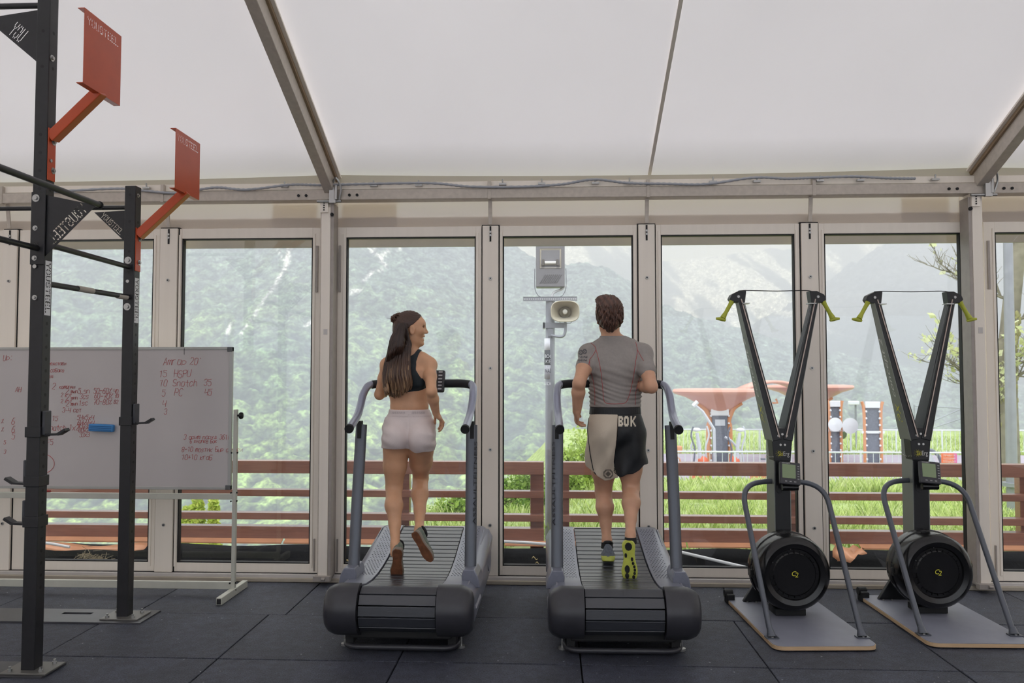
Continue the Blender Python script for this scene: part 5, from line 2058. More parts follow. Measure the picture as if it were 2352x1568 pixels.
# fall of hair
left = [(903, 762), (893, 800), (884, 840), (880, 870), (882, 895), (893, 922)]
right = [(935, 765), (944, 790), (940, 815), (939, 850), (945, 884), (936, 914)]
mb = MB()
hc = []
bvb = bvh_of(vb, fb)
for layer in range(3):
    nS = 46
    for i in range(nS):
        u = (i + rg.random() * .9) / nS
        end = 1.0 - .22 * abs(u - .42) - .16 * rg.random()
        pts, rs = [], []
        wob = rg.normal() * 2.2
        ph = rg.random() * 6
        for k in range(13):
            t = k / 12 * end
            q = t * 5
            a = min(int(q), 4)
            fr = q - a
            lx = left[a][0] * (1 - fr) + left[a + 1][0] * fr
            ly = left[a][1] * (1 - fr) + left[a + 1][1] * fr
            rx = right[a][0] * (1 - fr) + right[a + 1][0] * fr
            ry = right[a][1] * (1 - fr) + right[a + 1][1] * fr
            if k == 0:
                lx, rx = 916, 933
                ly = ry = 742
            px = lx * (1 - u) + rx * u + wob * t + 2.5 * math.sin(ph + t * 7) * t
            py = ly * (1 - u) + ry * u
            d = ray(px, py)
            hit = bvb.ray_cast(EYE, d.normalized())
            y = 5.08
            if hit[0] is not None and hit[0].y < 5.3:
                y = hit[0].y - .012
            y = min(y, 5.13) if t > .15 else min(y, 5.15)
            y -= .012 + .009 * layer + .02 * math.sin(u * math.pi) * (1 - t * .4)
            pts.append(P(px, py, Y=y))
            rs.append((.0085 if k > 0 else .006) * (1 - .75 * max(0, t - .72) / .3) * (.8 + .4 * rg.random()))
        n0 = len(mb.v)
        sp_ = smooth_path(pts, 2)
        rr = list(np.interp(np.linspace(0, 12, len(sp_)), range(13), rs))
        mb.tube(sp_, rr, 5)
        tone = rg.uniform(.65, 1.25)
        lt = rg.random() < .38
        for j in range(len(sp_)):
            t = j / (len(sp_) - 1)
            c = dark * (1 - t) + midc * t
            k2 = np.clip((t - (.45 if lt else .72)) * 2.0, 0, 1) * (.85 if lt else .6)
            c = (c * (1 - k2) + tip * k2) * tone
            hc += [(*c, 1)] * 5
mb.build('long_hair', M['hair'], woman, world=True, smooth=True, cols=hc)
# stray wisps
mb = MB()
for i in range(16):
    px, py = rg.uniform(896, 955), rg.uniform(712, 735)
    p = P(px, py + 6, Y=5.17)
    mb.tube(smooth_path([p, p + Vector((rg.uniform(-.02, .02), 0, .02)), p + Vector((rg.uniform(-.05, .03), 0, rg.uniform(.0, .03)))], 3), .0009, 4)
mb.build('hair_wisp', M['hair'], woman, world=True, cols=[(*midc, 1)] * len(mb.v), kind='stuff')
# shoes
M['w_sole'] = mat('brown_gum_sole', (120, 76, 52), .6, noise=(30, .3))
M['w_upper'] = mat('grey_green_knit', (104, 112, 100), .7, noise=(60, .3))
M['w_mid'] = mat('grey_brown_midsole', (130, 120, 108), .6)
shoe(woman, J(913, 1262, 4.98), J(911, 1322, 5.07), (0, .8, .35), .235, None, M['w_mid'], M['w_sole'], M['w_upper'])
shoe(woman, J(950, 1222, 5.06), J(976, 1266, 5.07), (.25, .88, .40), .22, None, M['w_mid'], M['w_sole'], M['w_upper'])

# ================================================================== MAN
mb0 = arr(P(1405, 1316, Y=5.1))
man = thing('person', 'man in grey shirt and cream and black shorts, running on a treadmill', 'person', tuple(mb0))
o1 = tuple(mb0)
YM = 5.28
mhL, mhR = J(1388, 1020, YM), J(1443, 1020, YM)
mkL, maL = J(1386, 1128, 5.42), J(1394, 1240, 5.33)
mkR, maR = J(1449, 1120, 5.30), J(1448, 1228, 5.06)
mwa = J(1413, 930, YM)
msL, msR = J(1352, 812, 5.30), J(1476, 812, 5.26)
meL, mwL = J(1330, 880, 5.10), J(1325, 945, 5.18)
meR, mwR = J(1496, 888, 5.08), J(1462, 886, 5.34)
mh = J(1400, 726, 5.26)
HM = .0048
fm = Field((J(1305, 900, 5.1)[0] - .02, 4.85, J(900, 1262, 5.0)[2] - .03), (J(1515, 900, 5.1)[0] + .03, 5.68, J(900, 690, 5.26)[2] + .02), HM)


def man_torso(f, inf=0.0):
    f.seg(J(1413, 940, YM), J(1413, 900, YM), (.152, .098), (.156, .102), .03, inf=inf)
    f.seg(J(1413, 900, YM), J(1414, 850, YM), (.156, .102), (.166, .112), .03, inf=inf)
    f.seg(J(1414, 850, YM), J(1415, 818, YM), (.168, .112), (.150, .092), .04, inf=inf)
    f.seg(J(1376, 805, YM), J(1452, 805, YM - .01), (.052, .06), (.052, .06), .04, inf=inf)
    f.seg(J(1378, 792, YM), J(1402, 776, YM), (.030, .045), (.040, .045), .03, inf=inf)
    f.seg(J(1450, 792, YM), J(1414, 776, YM), (.030, .045), (.040, .045), .03, inf=inf)
    # shoulder blades and the muscles either side of the spine
    f.ell(J(1385, 835, YM - .075), (.05, .028, .065), .03, inf=inf * .6)
    f.ell(J(1443, 835, YM - .085), (.05, .028, .065), .03, inf=inf * .6)
    f.seg(J(1401, 860, YM - .075), J(1401, 925, YM - .07), (.028, .024), (.028, .024), .025, inf=inf * .6)
    f.seg(J(1427, 860, YM - .075), J(1427, 925, YM - .07), (.028, .024), (.028, .024), .025, inf=inf * .6)


def man_sleeves(f, inf=0.0, ends=(1, 1)):
    for (s_, e_), en in zip(((msL, meL), (msR, meR)), ends):
        hf = min(.5, en - .06)
        f.ell(s_, (.062, .062, .060), .035, inf=inf)
        f.seg(s_, s_ * (1 - hf) + e_ * hf, (.053, .055), (.048, .050), .03, inf=inf)
        f.seg(s_ * (1 - hf) + e_ * hf, s_ * (1 - en) + e_ * en, (.048, .050), (.048 - .018 * (en - .5), .050 - .018 * (en - .5)), .02, inf=inf)


def man_body(f):
    man_torso(f)
    man_sleeves(f)
    f.seg(J(1413, 935, YM), J(1414, 985, YM), (.150, .100), (.160, .115), .03)
    for h, k_, a in ((mhL, mkL, maL), (mhR, mkR, maR)):
        m_ = h * .45 + k_ * .55
        f.seg(h, m_, (.095, .098), (.078, .082), .03)
        f.seg(m_, k_, (.078, .082), (.054, .060), .03)
        f.ell(k_ + arr((0, .03, 0)), (.045, .036, .05), .02)
        cm = k_ * .68 + a * .32 + arr((0, -.02, 0))
        f.seg(k_, cm, (.054, .054), (.057, .060), .02)
        f.seg(cm, k_ * .33 + a * .67, (.057, .060), (.036, .040), .02)
        f.seg(k_ * .33 + a * .67, a, (.036, .040), (.029, .033), .02)
        f.seg(cm + arr((.016, -.012, .01)), k_ * .48 + a * .52 + arr((.01, -.016, 0)), (.032, .022), (.016, .014), .02)
        f.seg(k_ * .38 + a * .62 + arr((0, -.02, 0)), a + arr((0, -.026, -.02)), (.012, .012), (.012, .012), .012)
        f.seg(a, a + arr((0, -.01, -.045)), (.031, .036), (.033, .04), .02)
    for e_, w_ in ((meL, mwL), (meR, mwR)):
        f.seg(e_, e_ * .68 + w_ * .32, (.040, .040), (.042, .040), .015)
        f.seg(e_ * .68 + w_ * .32, w_, (.042, .040), (.028, .023), .015)
        f.ell(e_ + arr((0, -.012, -.006)), (.030, .030, .030), .015)
    hand(f, mwL, J(1324, 965, 5.22) - mwL, (.9, .3, -.1), (.4, .8, 0), .62, 1.0)
    hand(f, mwR, arr((-.6, .5, .1)), (-.2, -.2, -.9), (0, .3, 1), .8, 1.0)
    # neck and head, seen from behind, turned a touch to the left
    f.seg(J(1404, 785, YM), J(1400, 752, 5.27), (.062, .060), (.057, .058), .025)
    c = mh
    f.ell(c + arr((0, -.012, .022)), (.077, .096, .098), .02)
    f.ell(c + arr((-.004, .035, -.03)), (.064, .065, .088), .03)
    f.seg(c + arr((0, .01, -.075)), c + arr((-.01, .07, -.105)), (.058, .03), (.026, .02), .02)
    f.seg(c + arr((-.012, .098, .01)), c + arr((-.014, .122, -.03)), (.008, .008), (.012, .01), .01)
    f.ell(c + arr((-.012, .09, -.062)), (.024, .012, .012), .01)
    f.ell(c + arr((-.010, .088, .03)), (.048, .018, .015), .02)
    for s in (-1, 1):
        e = c + arr((s * .077, .006, -.022))
        f.ell(e, (.009, .018, .032), .006)
        f.ell(e + arr((s * .008, .004, 0)), (.005, .010, .02), .004, sub=True)


man_body(fm)
v, f = fm.mesh()
M['skin_m'] = skin_mat('light_skin', (208, 160, 130))
np_mesh('body', v, f, M['skin_m'], man, o1, smooth_it=2)
# eyes and brows (on the far side of the head)
for s in (-1, 1):
    MB().sphere(tuple(mh + arr((s * .03 - .01, .088, .004))), .0115, 10).build('eye', mat('eye_white', (225, 220, 215), .3), man, world=True, smooth=True)
# shirt
M['shirt'] = mat('grey_compression_shirt', (150, 143, 138), .6, noise=(60, .05), bump=(300, .08))
fsh = Field((fm.lo[0], 4.98, J(1413, 945, 5.2)[2]), (fm.lo[0] + fm.n[0] * HM, 5.46, J(1413, 760, 5.2)[2]), .0042)
man_torso(fsh, inf=.006)
man_sleeves(fsh, inf=.0055, ends=(.46, .56))
fsh.seg(J(1404, 785, YM), J(1401, 764, 5.27), (.069, .067), (.064, .065), .02)
fsh.seg(J(1413, 935, YM), J(1414, 985, YM), (.156, .106), (.166, .121), .03)
gx, gy, gz = fsh.grid()
X_, Y_, Z_ = gx[:, None, None], gy[None, :, None], gz[None, None, :]
zh = J(1413, 936, 5.17)[2]
xs = X_ - J(1413, 0, 5.2)[0]
lw = np.exp(-((Z_ - zh - .09) / .075) ** 2)
fsh.d = (fsh.d + .0035 * lw * np.sin(Z_ * 230 + 9 * np.sin(xs * 9 + 1) + xs * 22) * (0.35 + 6 * xs ** 2 * 10).clip(0, 1) + .0016 * np.exp(-((Z_ - zh - .2) / .08) ** 2) * np.sin(Z_ * 120 + xs * 40)).astype(np.float32)
zt_ = J(1413, 771, 5.2)[2]


def sleeve_cut(X, Y, Z):
    # sleeve ends: planes across each upper arm; only beyond the trunk
    out = np.full(np.broadcast(X, Y, Z).shape, -1.0)
    for s_, e_, fr, s in ((msL, meL, .56, -1), (msR, meR, .66, 1)):
        ax = e_ - s_
        L = np.linalg.norm(ax)
        ax = ax / L
        al = (X - s_[0]) * ax[0] + (Y - s_[1]) * ax[1] + (Z - s_[2]) * ax[2] - L * fr
        dist2 = (X - s_[0] - ax[0] * (al + L * fr)) ** 2 + (Y - s_[1] - ax[1] * (al + L * fr)) ** 2 + (Z - s_[2] - ax[2] * (al + L * fr)) ** 2
        near = (dist2 < .075 ** 2) & (s * (X - J(1413, 0, 5.2)[0]) > .168)
        out = np.where(near, np.maximum(out, al), out)
    return out


cut(fsh, lambda X, Y, Z: np.maximum(np.maximum(Z - zt_ - .06 * (Y - 5.2), zh - Z) + 0 * X, sleeve_cut(X, Y, Z)))
v, f = fsh.mesh()
so_, v, f = np_mesh('shirt', v, f, M['shirt'], man, o1, smooth_it=2)
bs = bvh_of(v, f)


def drape_line(pts, r=.0016, off=.0005, bvh=None, n=10):
    mb = MB()
    pp = smooth_path([(a, b, 0) for a, b in pts], n)
    out = []
    for p in pp:
        d = ray(p.x, p.y).normalized()
        h = bvh.ray_cast(EYE, d)
        if h[0] is not None and (not out or (h[0] - out[-1]).length < .06):
            out.append(h[0] - d * off)
    if len(out) > 2:
        mb.tube(out, r, 5)
    return mb


M['redseam'] = mat('red_flatlock_seam', (176, 60, 62), .6)
seams = [[(1357, 787), (1366, 795), (1369, 803), (1376, 830), (1381, 860), (1385, 900), (1387, 918), (1394, 926), (1420, 927), (1437, 924), (1446, 905), (1454, 870), (1460, 830), (1464, 805), (1460, 785)],
         [(1369, 803), (1363, 814), (1355, 824)], [(1464, 803), (1470, 814), (1478, 828)],
         [(1354, 826), (1356, 850), (1362, 872), (1366, 900), (1366, 930)], [(1469, 868), (1464, 885), (1460, 905), (1459, 930)], [(1355, 824), (1352, 836), (1348, 844)]]
for s_ in seams:
    m_ = drape_line(s_, bvh=bs)
    if m_.v:
        m_.build('seam', M['redseam'], man, world=True, smooth=True)
mb = MB()
for (cx_, cy_, w_, h_, s_) in ((1338, 820, 22, 5, 'SKEET'), (1338, 827, 20, 4, 'TEKLY')):
    drape_text(mb, bs, '', cx_ - w_ / 2, cy_ - h_ / 2, w_, h_, bm=['1101101101', '1011010111', '1101101011'])
for (cx_, cy_) in ((1334, 808), (1343, 806)):
    drape_text(mb, bs, '', cx_ - 5, cy_ - 5, 10, 12, bm=['01110', '11011', '10101', '11011', '01110'])
if mb.v:
    mb.build('sleeve_print', mat('dark_grey_print', (92, 90, 92), .6), man, world=True, label='dark grey round emblem and lettering on the left sleeve')
# hair
fh = Field(mh - arr((.13, .15, .13)), mh + arr((.13, .16, .15)), .0045)
fh.ell(mh + arr((0, -.014, .032)), (.089, .108, .102), .01)
fh.ell(mh + arr((0, -.05, -.02)), (.080, .064, .075), .03)
fh.seg(mh + arr((0, -.075, -.05)), mh + arr((.0, -.06, -.092)), (.052, .030), (.022, .018), .02)
fh.ell(mh + arr((-.03, .03, .11)), (.055, .07, .03), .03)
gx, gy, gz = fh.grid()
X_, Y_, Z_ = gx[:, None, None] - mh[0], gy[None, :, None] - mh[1], gz[None, None, :] - mh[2]
line = np.interp(Z_, [-.13, -.06, -.03, .01, .03, .07, .13], [-.03, -.022, -.010, .010, .05, .09, .13])
fh.d = np.maximum(fh.d, (Y_ - line).astype(np.float32) + 0 * X_)
ang = np.arctan2(X_, -Y_ + .02)
fh.d += (.0035 * np.sin(ang * 13 + Z_ * 60 + 2 * np.sin(Z_ * 45 + ang * 3)) + .0022 * np.sin(ang * 27 - Z_ * 120)).astype(np.float32)
v, f = fh.mesh()
md, ml = arr(lin((70, 48, 40))), arr(lin((112, 80, 66)))
kk = (.5 + .5 * np.sin((v[:, :1] - mh[0]) * 160 + (v[:, 2:] - mh[2]) * 90)) * .8
ho, v, f = np_mesh('hair', v, f, M['hair'], man, o1, cols=md + (ml - md) * kk, smooth_it=1)
bh = bvh_of(v, f)
mb = MB()
hcol = []
for i in range(420):
    px, py = rg.uniform(1366, 1434), rg.uniform(697, 768)
    L = rg.uniform(8, 16)
    dx = (px - 1402) * .10 + rg.uniform(-4, 4)
    pts = []
    for k in range(5):
        t = k / 4
        d = ray(px + dx * t, py + L * t).normalized()
        h = bh.ray_cast(EYE, d)
        if h[0] is None:
            break
        pts.append(h[0] - d * (.0005 + .004 * math.sin(t * 3.14)))
    if len(pts) == 5 and max((pts[k + 1] - pts[k]).length for k in range(4)) < .03:
        mb.tube(pts, [.0022, .003, .003, .002, .0006], 4)
        hcol += [(*(md + (ml - md) * rg.uniform(-.2, 1.4)).clip(.005, 1), 1)] * 20
mb.build('hair_lock', M['hair'], man, world=True, smooth=True, cols=hcol, kind='stuff')


# shorts: loose shells, the left half cream and the right half black, each with its own hem
def shorts_half(name, m, xa, xb, hem, seed, extra=None):
    f_ = Field((J(1340, 0, 5.2)[0], 5.02, J(1413, 1125, 5.2)[2]), (J(1488, 0, 5.2)[0], 5.56, J(1413, 930, 5.2)[2]), .0045)
    f_.seg(J(1413, 948, YM), J(1414, 985, YM), (.166, .118), (.175, .134), .03)
    f_.seg(J(1396, 985, YM - .01), J(1434, 985, YM - .01), (.128, .13), (.128, .13), .03, side=(0, 0, 1))
    f_.seg(mhL + arr((.0, 0, .05)), mhL * .22 + mkL * .78 + arr((-.004, 0, -.04)), (.118, .126), (.104, .112), .02)
    f_.seg(mhR + arr((.0, 0, .05)), mhR * .22 + mkR * .78 + arr((-.004, -.01, -.04)), (.118, .126), (.106, .112), .02)
    gx, gy, gz = f_.grid()
    X, Y, Z = gx[:, None, None], gy[None, :, None], gz[None, None, :]
    wob = .006 * np.sin(X * 34 + Z * 14 + seed) + .0045 * np.sin(Z * 26 - X * 45 + seed) + .002 * np.sin(X * 70 + 3 * np.sin(Z * 14)) - .004
    f_.d = (f_.d + wob * np.clip((J(1413, 965, 5.2)[2] - Z) * 9, 0, 1) + 0 * Y).astype(np.float32)
    th = .014
    f_.d = np.maximum(f_.d, -(f_.d + th))
    # keep the half, cut the hem; Xs are the photograph's columns carried to the cloth's depth
    col = 1176 + (X / 5.16 * F + 84)            # good enough: column of the sight line at the cloth
    hz_ = np.interp(gx / 5.16 * F + 1260, [p[0] for p in hem], [p[1] for p in hem])
    hz = 1.6 - (hz_ - 860) / F * 5.16
    x0 = (np.interp(1260 + 0 * gz, [0, 1], [0, 1]))
    top = J(1413, 951, 5.17)[2]
    px_ = X / 5.16 * F + 1260
    pyl = 860 + (1.6 - Z) * F / 5.16
    a = np.interp(pyl, [950, 1020, 1060, 1110], xa)
    b = np.interp(pyl, [950, 1020, 1060, 1110], xb)
    k = 5.16 / F
    f_.d = np.maximum(f_.d, np.maximum(np.maximum((a - px_) * k, (px_ - b) * k), np.maximum(Z - top, hz[:, None, None] - Z)) + 0 * Y).astype(np.float32)
    v, f = f_.mesh()
    o, v, f = np_mesh(name, v, f, m, man, o1, smooth_it=1)
    return v, f


M['cream'] = mat('cream_woven_shorts', (206, 192, 172), .6, bump=(120, .1))
M['blk'] = mat('black_woven_shorts', (22, 24, 27), .55, bump=(120, .1))
vl, fl_l = shorts_half('cream_short_panel', M['cream'], [1300, 1300, 1300, 1300], [1417.5, 1413, 1409, 1424], [(1340, 1070), (1362, 1084), (1372, 1094), (1390, 1106), (1404, 1103), (1424, 1092)], 1.0)
vr, fr_ = shorts_half('black_short_panel', M['blk'], [1418, 1414, 1410, 1404], [1500, 1500, 1500, 1500], [(1404, 1078), (1412, 1090), (1424, 1094), (1438, 1087), (1452, 1086), (1466, 1078), (1474, 1070), (1478, 1066)], 1.0)
fw_ = Field((J(1340, 0, 5.2)[0], 5.1, J(1413, 960, 5.2)[2]), (J(1488, 0, 5.2)[0], 5.46, J(1413, 925, 5.2)[2]), .0045)
fw_.seg(J(1413, 960, YM), J(1413, 925, YM), (.172, .120), (.165, .115), .0)
gx, gy, gz = fw_.grid()
X_, Z_ = gx[:, None, None], gz[None, None, :]
fw_.d = fw_.d + (.0005 * np.sin(X_ * 420) + 0 * gy[None, :, None] + 0 * Z_).astype(np.float32)
zt_, zb_ = J(1413, 936, 5.17)[2], J(1413, 953, 5.17)[2]
cut(fw_, lambda X, Y, Z: np.maximum(Z - zt_, zb_ - Z) + 0 * X + 0 * Y)
v, f = fw_.mesh()
np_mesh('waistband', v, f, M['blk'], man, o1)
bl, brr = bvh_of(vl, fl_l), bvh_of(vr, fr_)
mb = MB()
drape_text(mb, brr, '', 1420, 955, 41, 24, off=.003, bm=['1111100011110001100011', '1111110111111001100110', '1100110110011001101100', '1111100110011001111000', '1111100110011001111000', '1100110110011001101100', '1111110111111001100110', '1111100011110001100011'])
mb.build('shorts_lettering', mat('cream_letters', (216, 206, 186), .6), man, world=True)
for pts in ([(1353, 958), (1350, 985), (1353, 1020), (1357, 1050), (1363, 1080)], [(1364, 1083), (1374, 1095), (1390, 1104.5), (1403, 1102), (1416, 1095)]):
    m_ = drape_line(pts, r=.0035, bvh=bl)
    if m_.v:
        m_.build('piping', M['blk'], man, world=True, smooth=True)
mb = MB()
drape_text(mb, bl, '', 1386, 1078, 22, 20, off=.002, bm=['0011111100', '0110000110', '1100110011', '1001111001', '1011111101', '1001111001', '1100110011', '0110000110', '0011111100'])
if mb.v:
    mb.build('hem_emblem', mat('dark_emblem', (110, 102, 92), .6), man, world=True)
# shoes and socks
M['m_sole'] = mat('yellow_green_sole', (190, 196, 84), .5, noise=(20, .15))
M['m_mid'] = mat('lime_midsole', (200, 208, 96), .5)
M['m_upper'] = mat('grey_mesh_upper', (108, 114, 122), .7, noise=(70, .3))
pods = [(.12, 0, .10, .085), (.12, .0, .001, .001), (.33, .07, .06, .03), (.42, -.07, .05, .03), (.52, -.09, .04, .03), (.60, -.115, .035, .03), (.68, -.125, .04, .03), (.76, -.115, .04, .03), (.85, -.09, .05, .035), (.66, .05, .1, .06), (.82, .06, .07, .05), (.93, 0, .04, .06)]
shoe(man, J(1397, 1288, 5.25), J(1396, 1281, 5.50), (0, .05, 1), .28, None, M['m_mid'], M['m_sole'], M['m_upper'], accent=M['blackmatt'])
shoe(man, J(1443, 1243, 5.0), J(1447, 1335, 5.03), (.1, .9, .25), .265, None, M['m_mid'], M['m_sole'], M['m_upper'], pods=pods, accent=M['blackmatt'])
for (a, rr) in ((maL, .037), (maR, .036)):
    p = arr(a)
    MB().tube([tuple(p + arr((0, -.01, -.012))), tuple(p + arr((0, -.012, -.05)))], [rr, rr + .004], 18).build('sock', M['blackmatt'], man, world=True, smooth='auto')
# ================================================================== treadmills (curved, non-motorised), built in their own frame: y forward, rear end at 0
M['cover'] = mat('silver_grey_plastic', (120, 123, 136), .28, .15, noise=(40, .05))
M['cover_dark'] = mat('charcoal_plastic', (50, 50, 55), .36, noise=(30, .08))
M['slat'] = mat('ribbed_rubber_slat', (52, 54, 60), .3, 0, spec=.8, bump=(300, .1), grain=(.1, 1, 1))
M['tube_grey'] = mat('grey_powder_tube', (92, 96, 104), .32, .35)
M['bar_silver'] = mat('silver_blue_tube', (150, 154, 172), .3, .35)
M['foam'] = mat('black_foam_grip', (34, 35, 40), .6)
M['print_dark'] = mat('dark_grey_lettering', (40, 42, 48), .5)
TOP = [(-.02, .388), (.05, .372), (.15, .352), (.30, .338), (.45, .336), (.60, .347), (.75, .367), (.90, .397), (1.05, .430), (1.20, .462), (1.30, .480)]


def top_z(y):
    return float(np.interp(y, [a for a, b in TOP], [b for a, b in TOP]))


def make_treadmill(label):
    t = thing('treadmill', label, 'treadmill', (0, 0, 0), 0, 'curved treadmills by the windows')
    # belt: the path of the slats, over the rear drum and up the curve
    R_, cy, cz = .135, .06, .245
    path = []
    for k in range(30):
        y = 1.34 - 1.30 * k / 29
        path.append((y, top_z(min(y, 1.3)) - (.0 if y < 1.3 else (y - 1.3) * .8)))
    for k in range(1, 16):
        a = math.pi / 2 + math.pi * .95 * k / 15
        path.append((cy + R_ * math.cos(a), cz + R_ * math.sin(a)))
    # resample by arc length
    P2 = np.array(path)
    L = np.concatenate([[0], np.cumsum(np.hypot(*np.diff(P2, axis=0).T))])
    n = int(L[-1] / .064)
    base = None
    for k in range(n):
        s = (k + .5) * .064
        y, z = np.interp(s, L, P2[:, 0]), np.interp(s, L, P2[:, 1])
        y2, z2 = np.interp(s + .005, L, P2[:, 0]), np.interp(s + .005, L, P2[:, 1])
        a = math.atan2(z2 - z, y2 - y)
        if base is None:
            mb = MB()
            mb.box(-.222, .222, -.0285, .0285, -.012, 0)
            base = mb.build('belt_slat', M['slat'], t, bevel=.003)
            o = base
        else:
            o = base.copy()
            C.objects.link(o)
        o.parent = t
        o.location = (0, y, z)
        o.rotation_euler = (a + math.pi, 0, 0) if True else (a, 0, 0)
        o.rotation_euler = (a - math.pi, 0, 0)
    # dark bed under the belt
    MB().prism([(-.21, .02, .13), (-.21, .0, .25), (-.21, .05, .34), (-.21, .3, .315), (-.21, .6, .325), (-.21, 1.28, .455), (-.21, 1.33, .43), (-.21, 1.33, .12)], (.42, 0, 0)).build('belt_bed', M['blackmatt'], t)
    # side rails: closed side profile lofted outwards
    outer = [(.03, .095), (-.03, .115), (-.075, .16), (-.095, .22), (-.095, .275), (-.075, .33), (-.04, .372), (.0, .391), (.05, .382)] + [(y, z + .007) for y, z in TOP[2:]] + [(1.355, .478), (1.39, .44), (1.41, .34), (1.40, .18), (1.34, .10)]

    def ring(x, f, dz=0.0):
        out = []
        for y, z in outer:
            sy, sz = min(max(y, .10), 1.25), .20 + .05 * y
            out.append((x, sy + (y - sy) * f, sz + (z - sz) * f + dz))
        return out
    for s in (-1, 1):
        nm = []
        st = [(.2285, 1.0), (.300, 1.0), (.345, 1.0), (.362, .985), (.378, .94), (.402, .80), (.418, .62), (.424, .40)]
        mb = MB().rows([ring(s * x, f) for x, f in st], closed=True, cap=True)
        o = mb.build('side_cover', M['cover'], t, smooth='auto')
        # anti-slip field: small raised studs on the front half, fine ribs
        mb = MB()
        for i in range(34):
            for j in range(5):
                y = .42 + i * .025
                x = .250 + j * .020 + (i % 2) * .01
                mb.cbox((s * x, y, top_z(y) + .0078), .007, .007, .002, Matrix.Rotation(math.atan2(top_z(y + .02) - top_z(y), .02), 3, 'X'))
        mb.build('grip_stud', mat('stud_grey', (92, 95, 106), .4), t, kind='stuff')
        # rear housing: the charcoal end of the rail
        o2 = [(.03, .093), (-.03, .113), (-.078, .158), (-.099, .22), (-.099, .276), (-.079, .332), (-.043, .376), (.0, .396), (.045, .389), (.05, .2)]
        rows = []
        for x, f in ((.2275, 1), (.346, 1), (.366, .98), (.380, .94), (.404, .86), (.424, .70), (.432, .48)):
            rows.append([(s * x, .03 + (y - .03) * f, .24 + (z - .24) * f) for y, z in o2])
        MB().rows(rows, closed=True, cap=True).build('rear_housing', M['cover_dark'], t, smooth='auto')
        # lighter wedge panel with print, leaning outwards
        a_ = [(s * .368, .20, .345), (s * .368, .50, .335), (s * .424, .46, .20), (s * .424, .18, .21)]
        MB().prism(a_, (s * .008, 0, .004)).build('wedge_panel', mat('light_silver_panel', (160, 160, 168), .4, .2), t, bevel=.003)
        mb = MB()
        if s < 0:
            text_on(mb, 'ASSAULT', (s * .385, .42, .308), (0, -1, 0), (-.38, 0, .92), .026, n=(-.92, 0, .38), depth=.012, width=.11)
            text_on(mb, 'FITNESS', (s * .398, .42, .276), (0, -1, 0), (-.38, 0, .92), .016, n=(-.92, 0, .38), depth=.012, width=.07)
        else:
            text_on(mb, 'ASSAULT', (s * .385, .30, .308), (0, 1, 0), (-.38, 0, .92), .026, n=(.92, 0, .38), depth=.012, width=.11)
            text_on(mb, 'FITNESS', (s * .398, .30, .276), (0, 1, 0), (-.38, 0, .92), .016, n=(.92, 0, .38), depth=.012, width=.07)
        mb.build('side_lettering', mat('red_grey_print', (120, 84, 84), .5), t)
        # front fin
        MB().prism([(s * .37, 1.0, .42), (s * .372, 1.26, .48), (s * .395, 1.36, .455), (s * .425, 1.36, .40), (s * .425, 1.05, .22), (s * .41, .98, .34)], (s * .006, 0, .0)).build('front_fin', M['cover'], t, bevel=.004)
        # upright with its socket
        MB().rows([[(s * x, y, z) for x, y in ((x0 - w, .30), (x0 + w, .30), (x0 + w, .30 + l), (x0 - w, .30 + l))] for x0, w, l, z in ((.385, .055, .24, .30), (.375, .050, .22, .37), (.370, .034, .20, .41))], closed=True, cap=True).build('upright_socket', M['cover'], t, bevel=.006)
        pts = [(s * .368, .40, .36), (s * .366, .47, .80), (s * .360, .545, 1.275)]
        MB().tube(pts, .037, 16, sq=.68).build('upright', M['tube_grey'], t, smooth='auto')
        MB().box(s * .366 - .012, s * .366 + .012, .50, .56, 1.19, 1.30).build('upright_slot', M['blackmatt'], t)
    # handlebar hoop
    half = [(.355, .22, 1.272), (.358, .42, 1.335), (.362, .52, 1.40), (.362, .60, 1.475), (.345, .70, 1.530), (.27, .76, 1.540), (.15, .78, 1.540)]
    pts = [(-x, y, z) for x, y, z in half] + [(x, y, z) for x, y, z in half[::-1]]
    MB().tube(smooth_path(pts, 6), .0245, 16).build('handlebar', M['bar_silver'], t, smooth='auto')
    MB().tube(smooth_path([(-.335, .715, 1.532), (-.27, .76, 1.540), (-.15, .78, 1.540), (.15, .78, 1.540), (.27, .76, 1.540), (.335, .715, 1.532)], 6), .028, 16).build('foam_sleeve', M['foam'], t, smooth='auto')
    for s in (-1, 1):
        MB().tube([(s * .3551, .228, 1.274), (s * .355, .208, 1.268)], .0275, 16).build('end_cap', M['blackmatt'], t, smooth='auto')
    # console
    Rm = Matrix.Rotation(math.radians(-22), 3, 'X')
    o = MB().cbox((.01, .72, 1.555), .30, .035, .155, Rm).build('console', M['cover_dark'], t, bevel=.012, segs=3)
    mb = MB()
    for i in range(7):
        for j in range(6):
            c = Vector((.01, .72, 1.555)) + Rm @ Vector((-.12 + i * .04, -.0185, -.06 + j * .024))
            if 1 <= i <= 4 and 2 <= j <= 4:
                continue
            mb.cbox(c, .026, .002, .010, Rm)
    mb.build('console_button', mat('pale_key', (188, 190, 194), .5), o, kind='stuff')
    c = Vector((.01, .72, 1.555)) + Rm @ Vector((-.02, -.0185, .015))
    MB().cbox(c, .135, .003, .06, Rm).build('screen', mat('lcd_grey', (60, 66, 62), .2), o)
    MB().cbox((.01, .755, 1.53), .05, .05, .04).build('console_mount', M['blackmatt'], t)
    # lower frame
    MB().box(-.30, .30, .03, 1.30, .075, .125).build('base_pan', M['blackmatt'], t, bevel=.01)
    MB().tube(arc_path([(-.33, .40, .05), (-.33, .03, .028), (.33, .03, .028), (.33, .40, .05)], .09, 8), .0165, 12).build('rear_lift_bar', M['cover_dark'], t, smooth='auto')
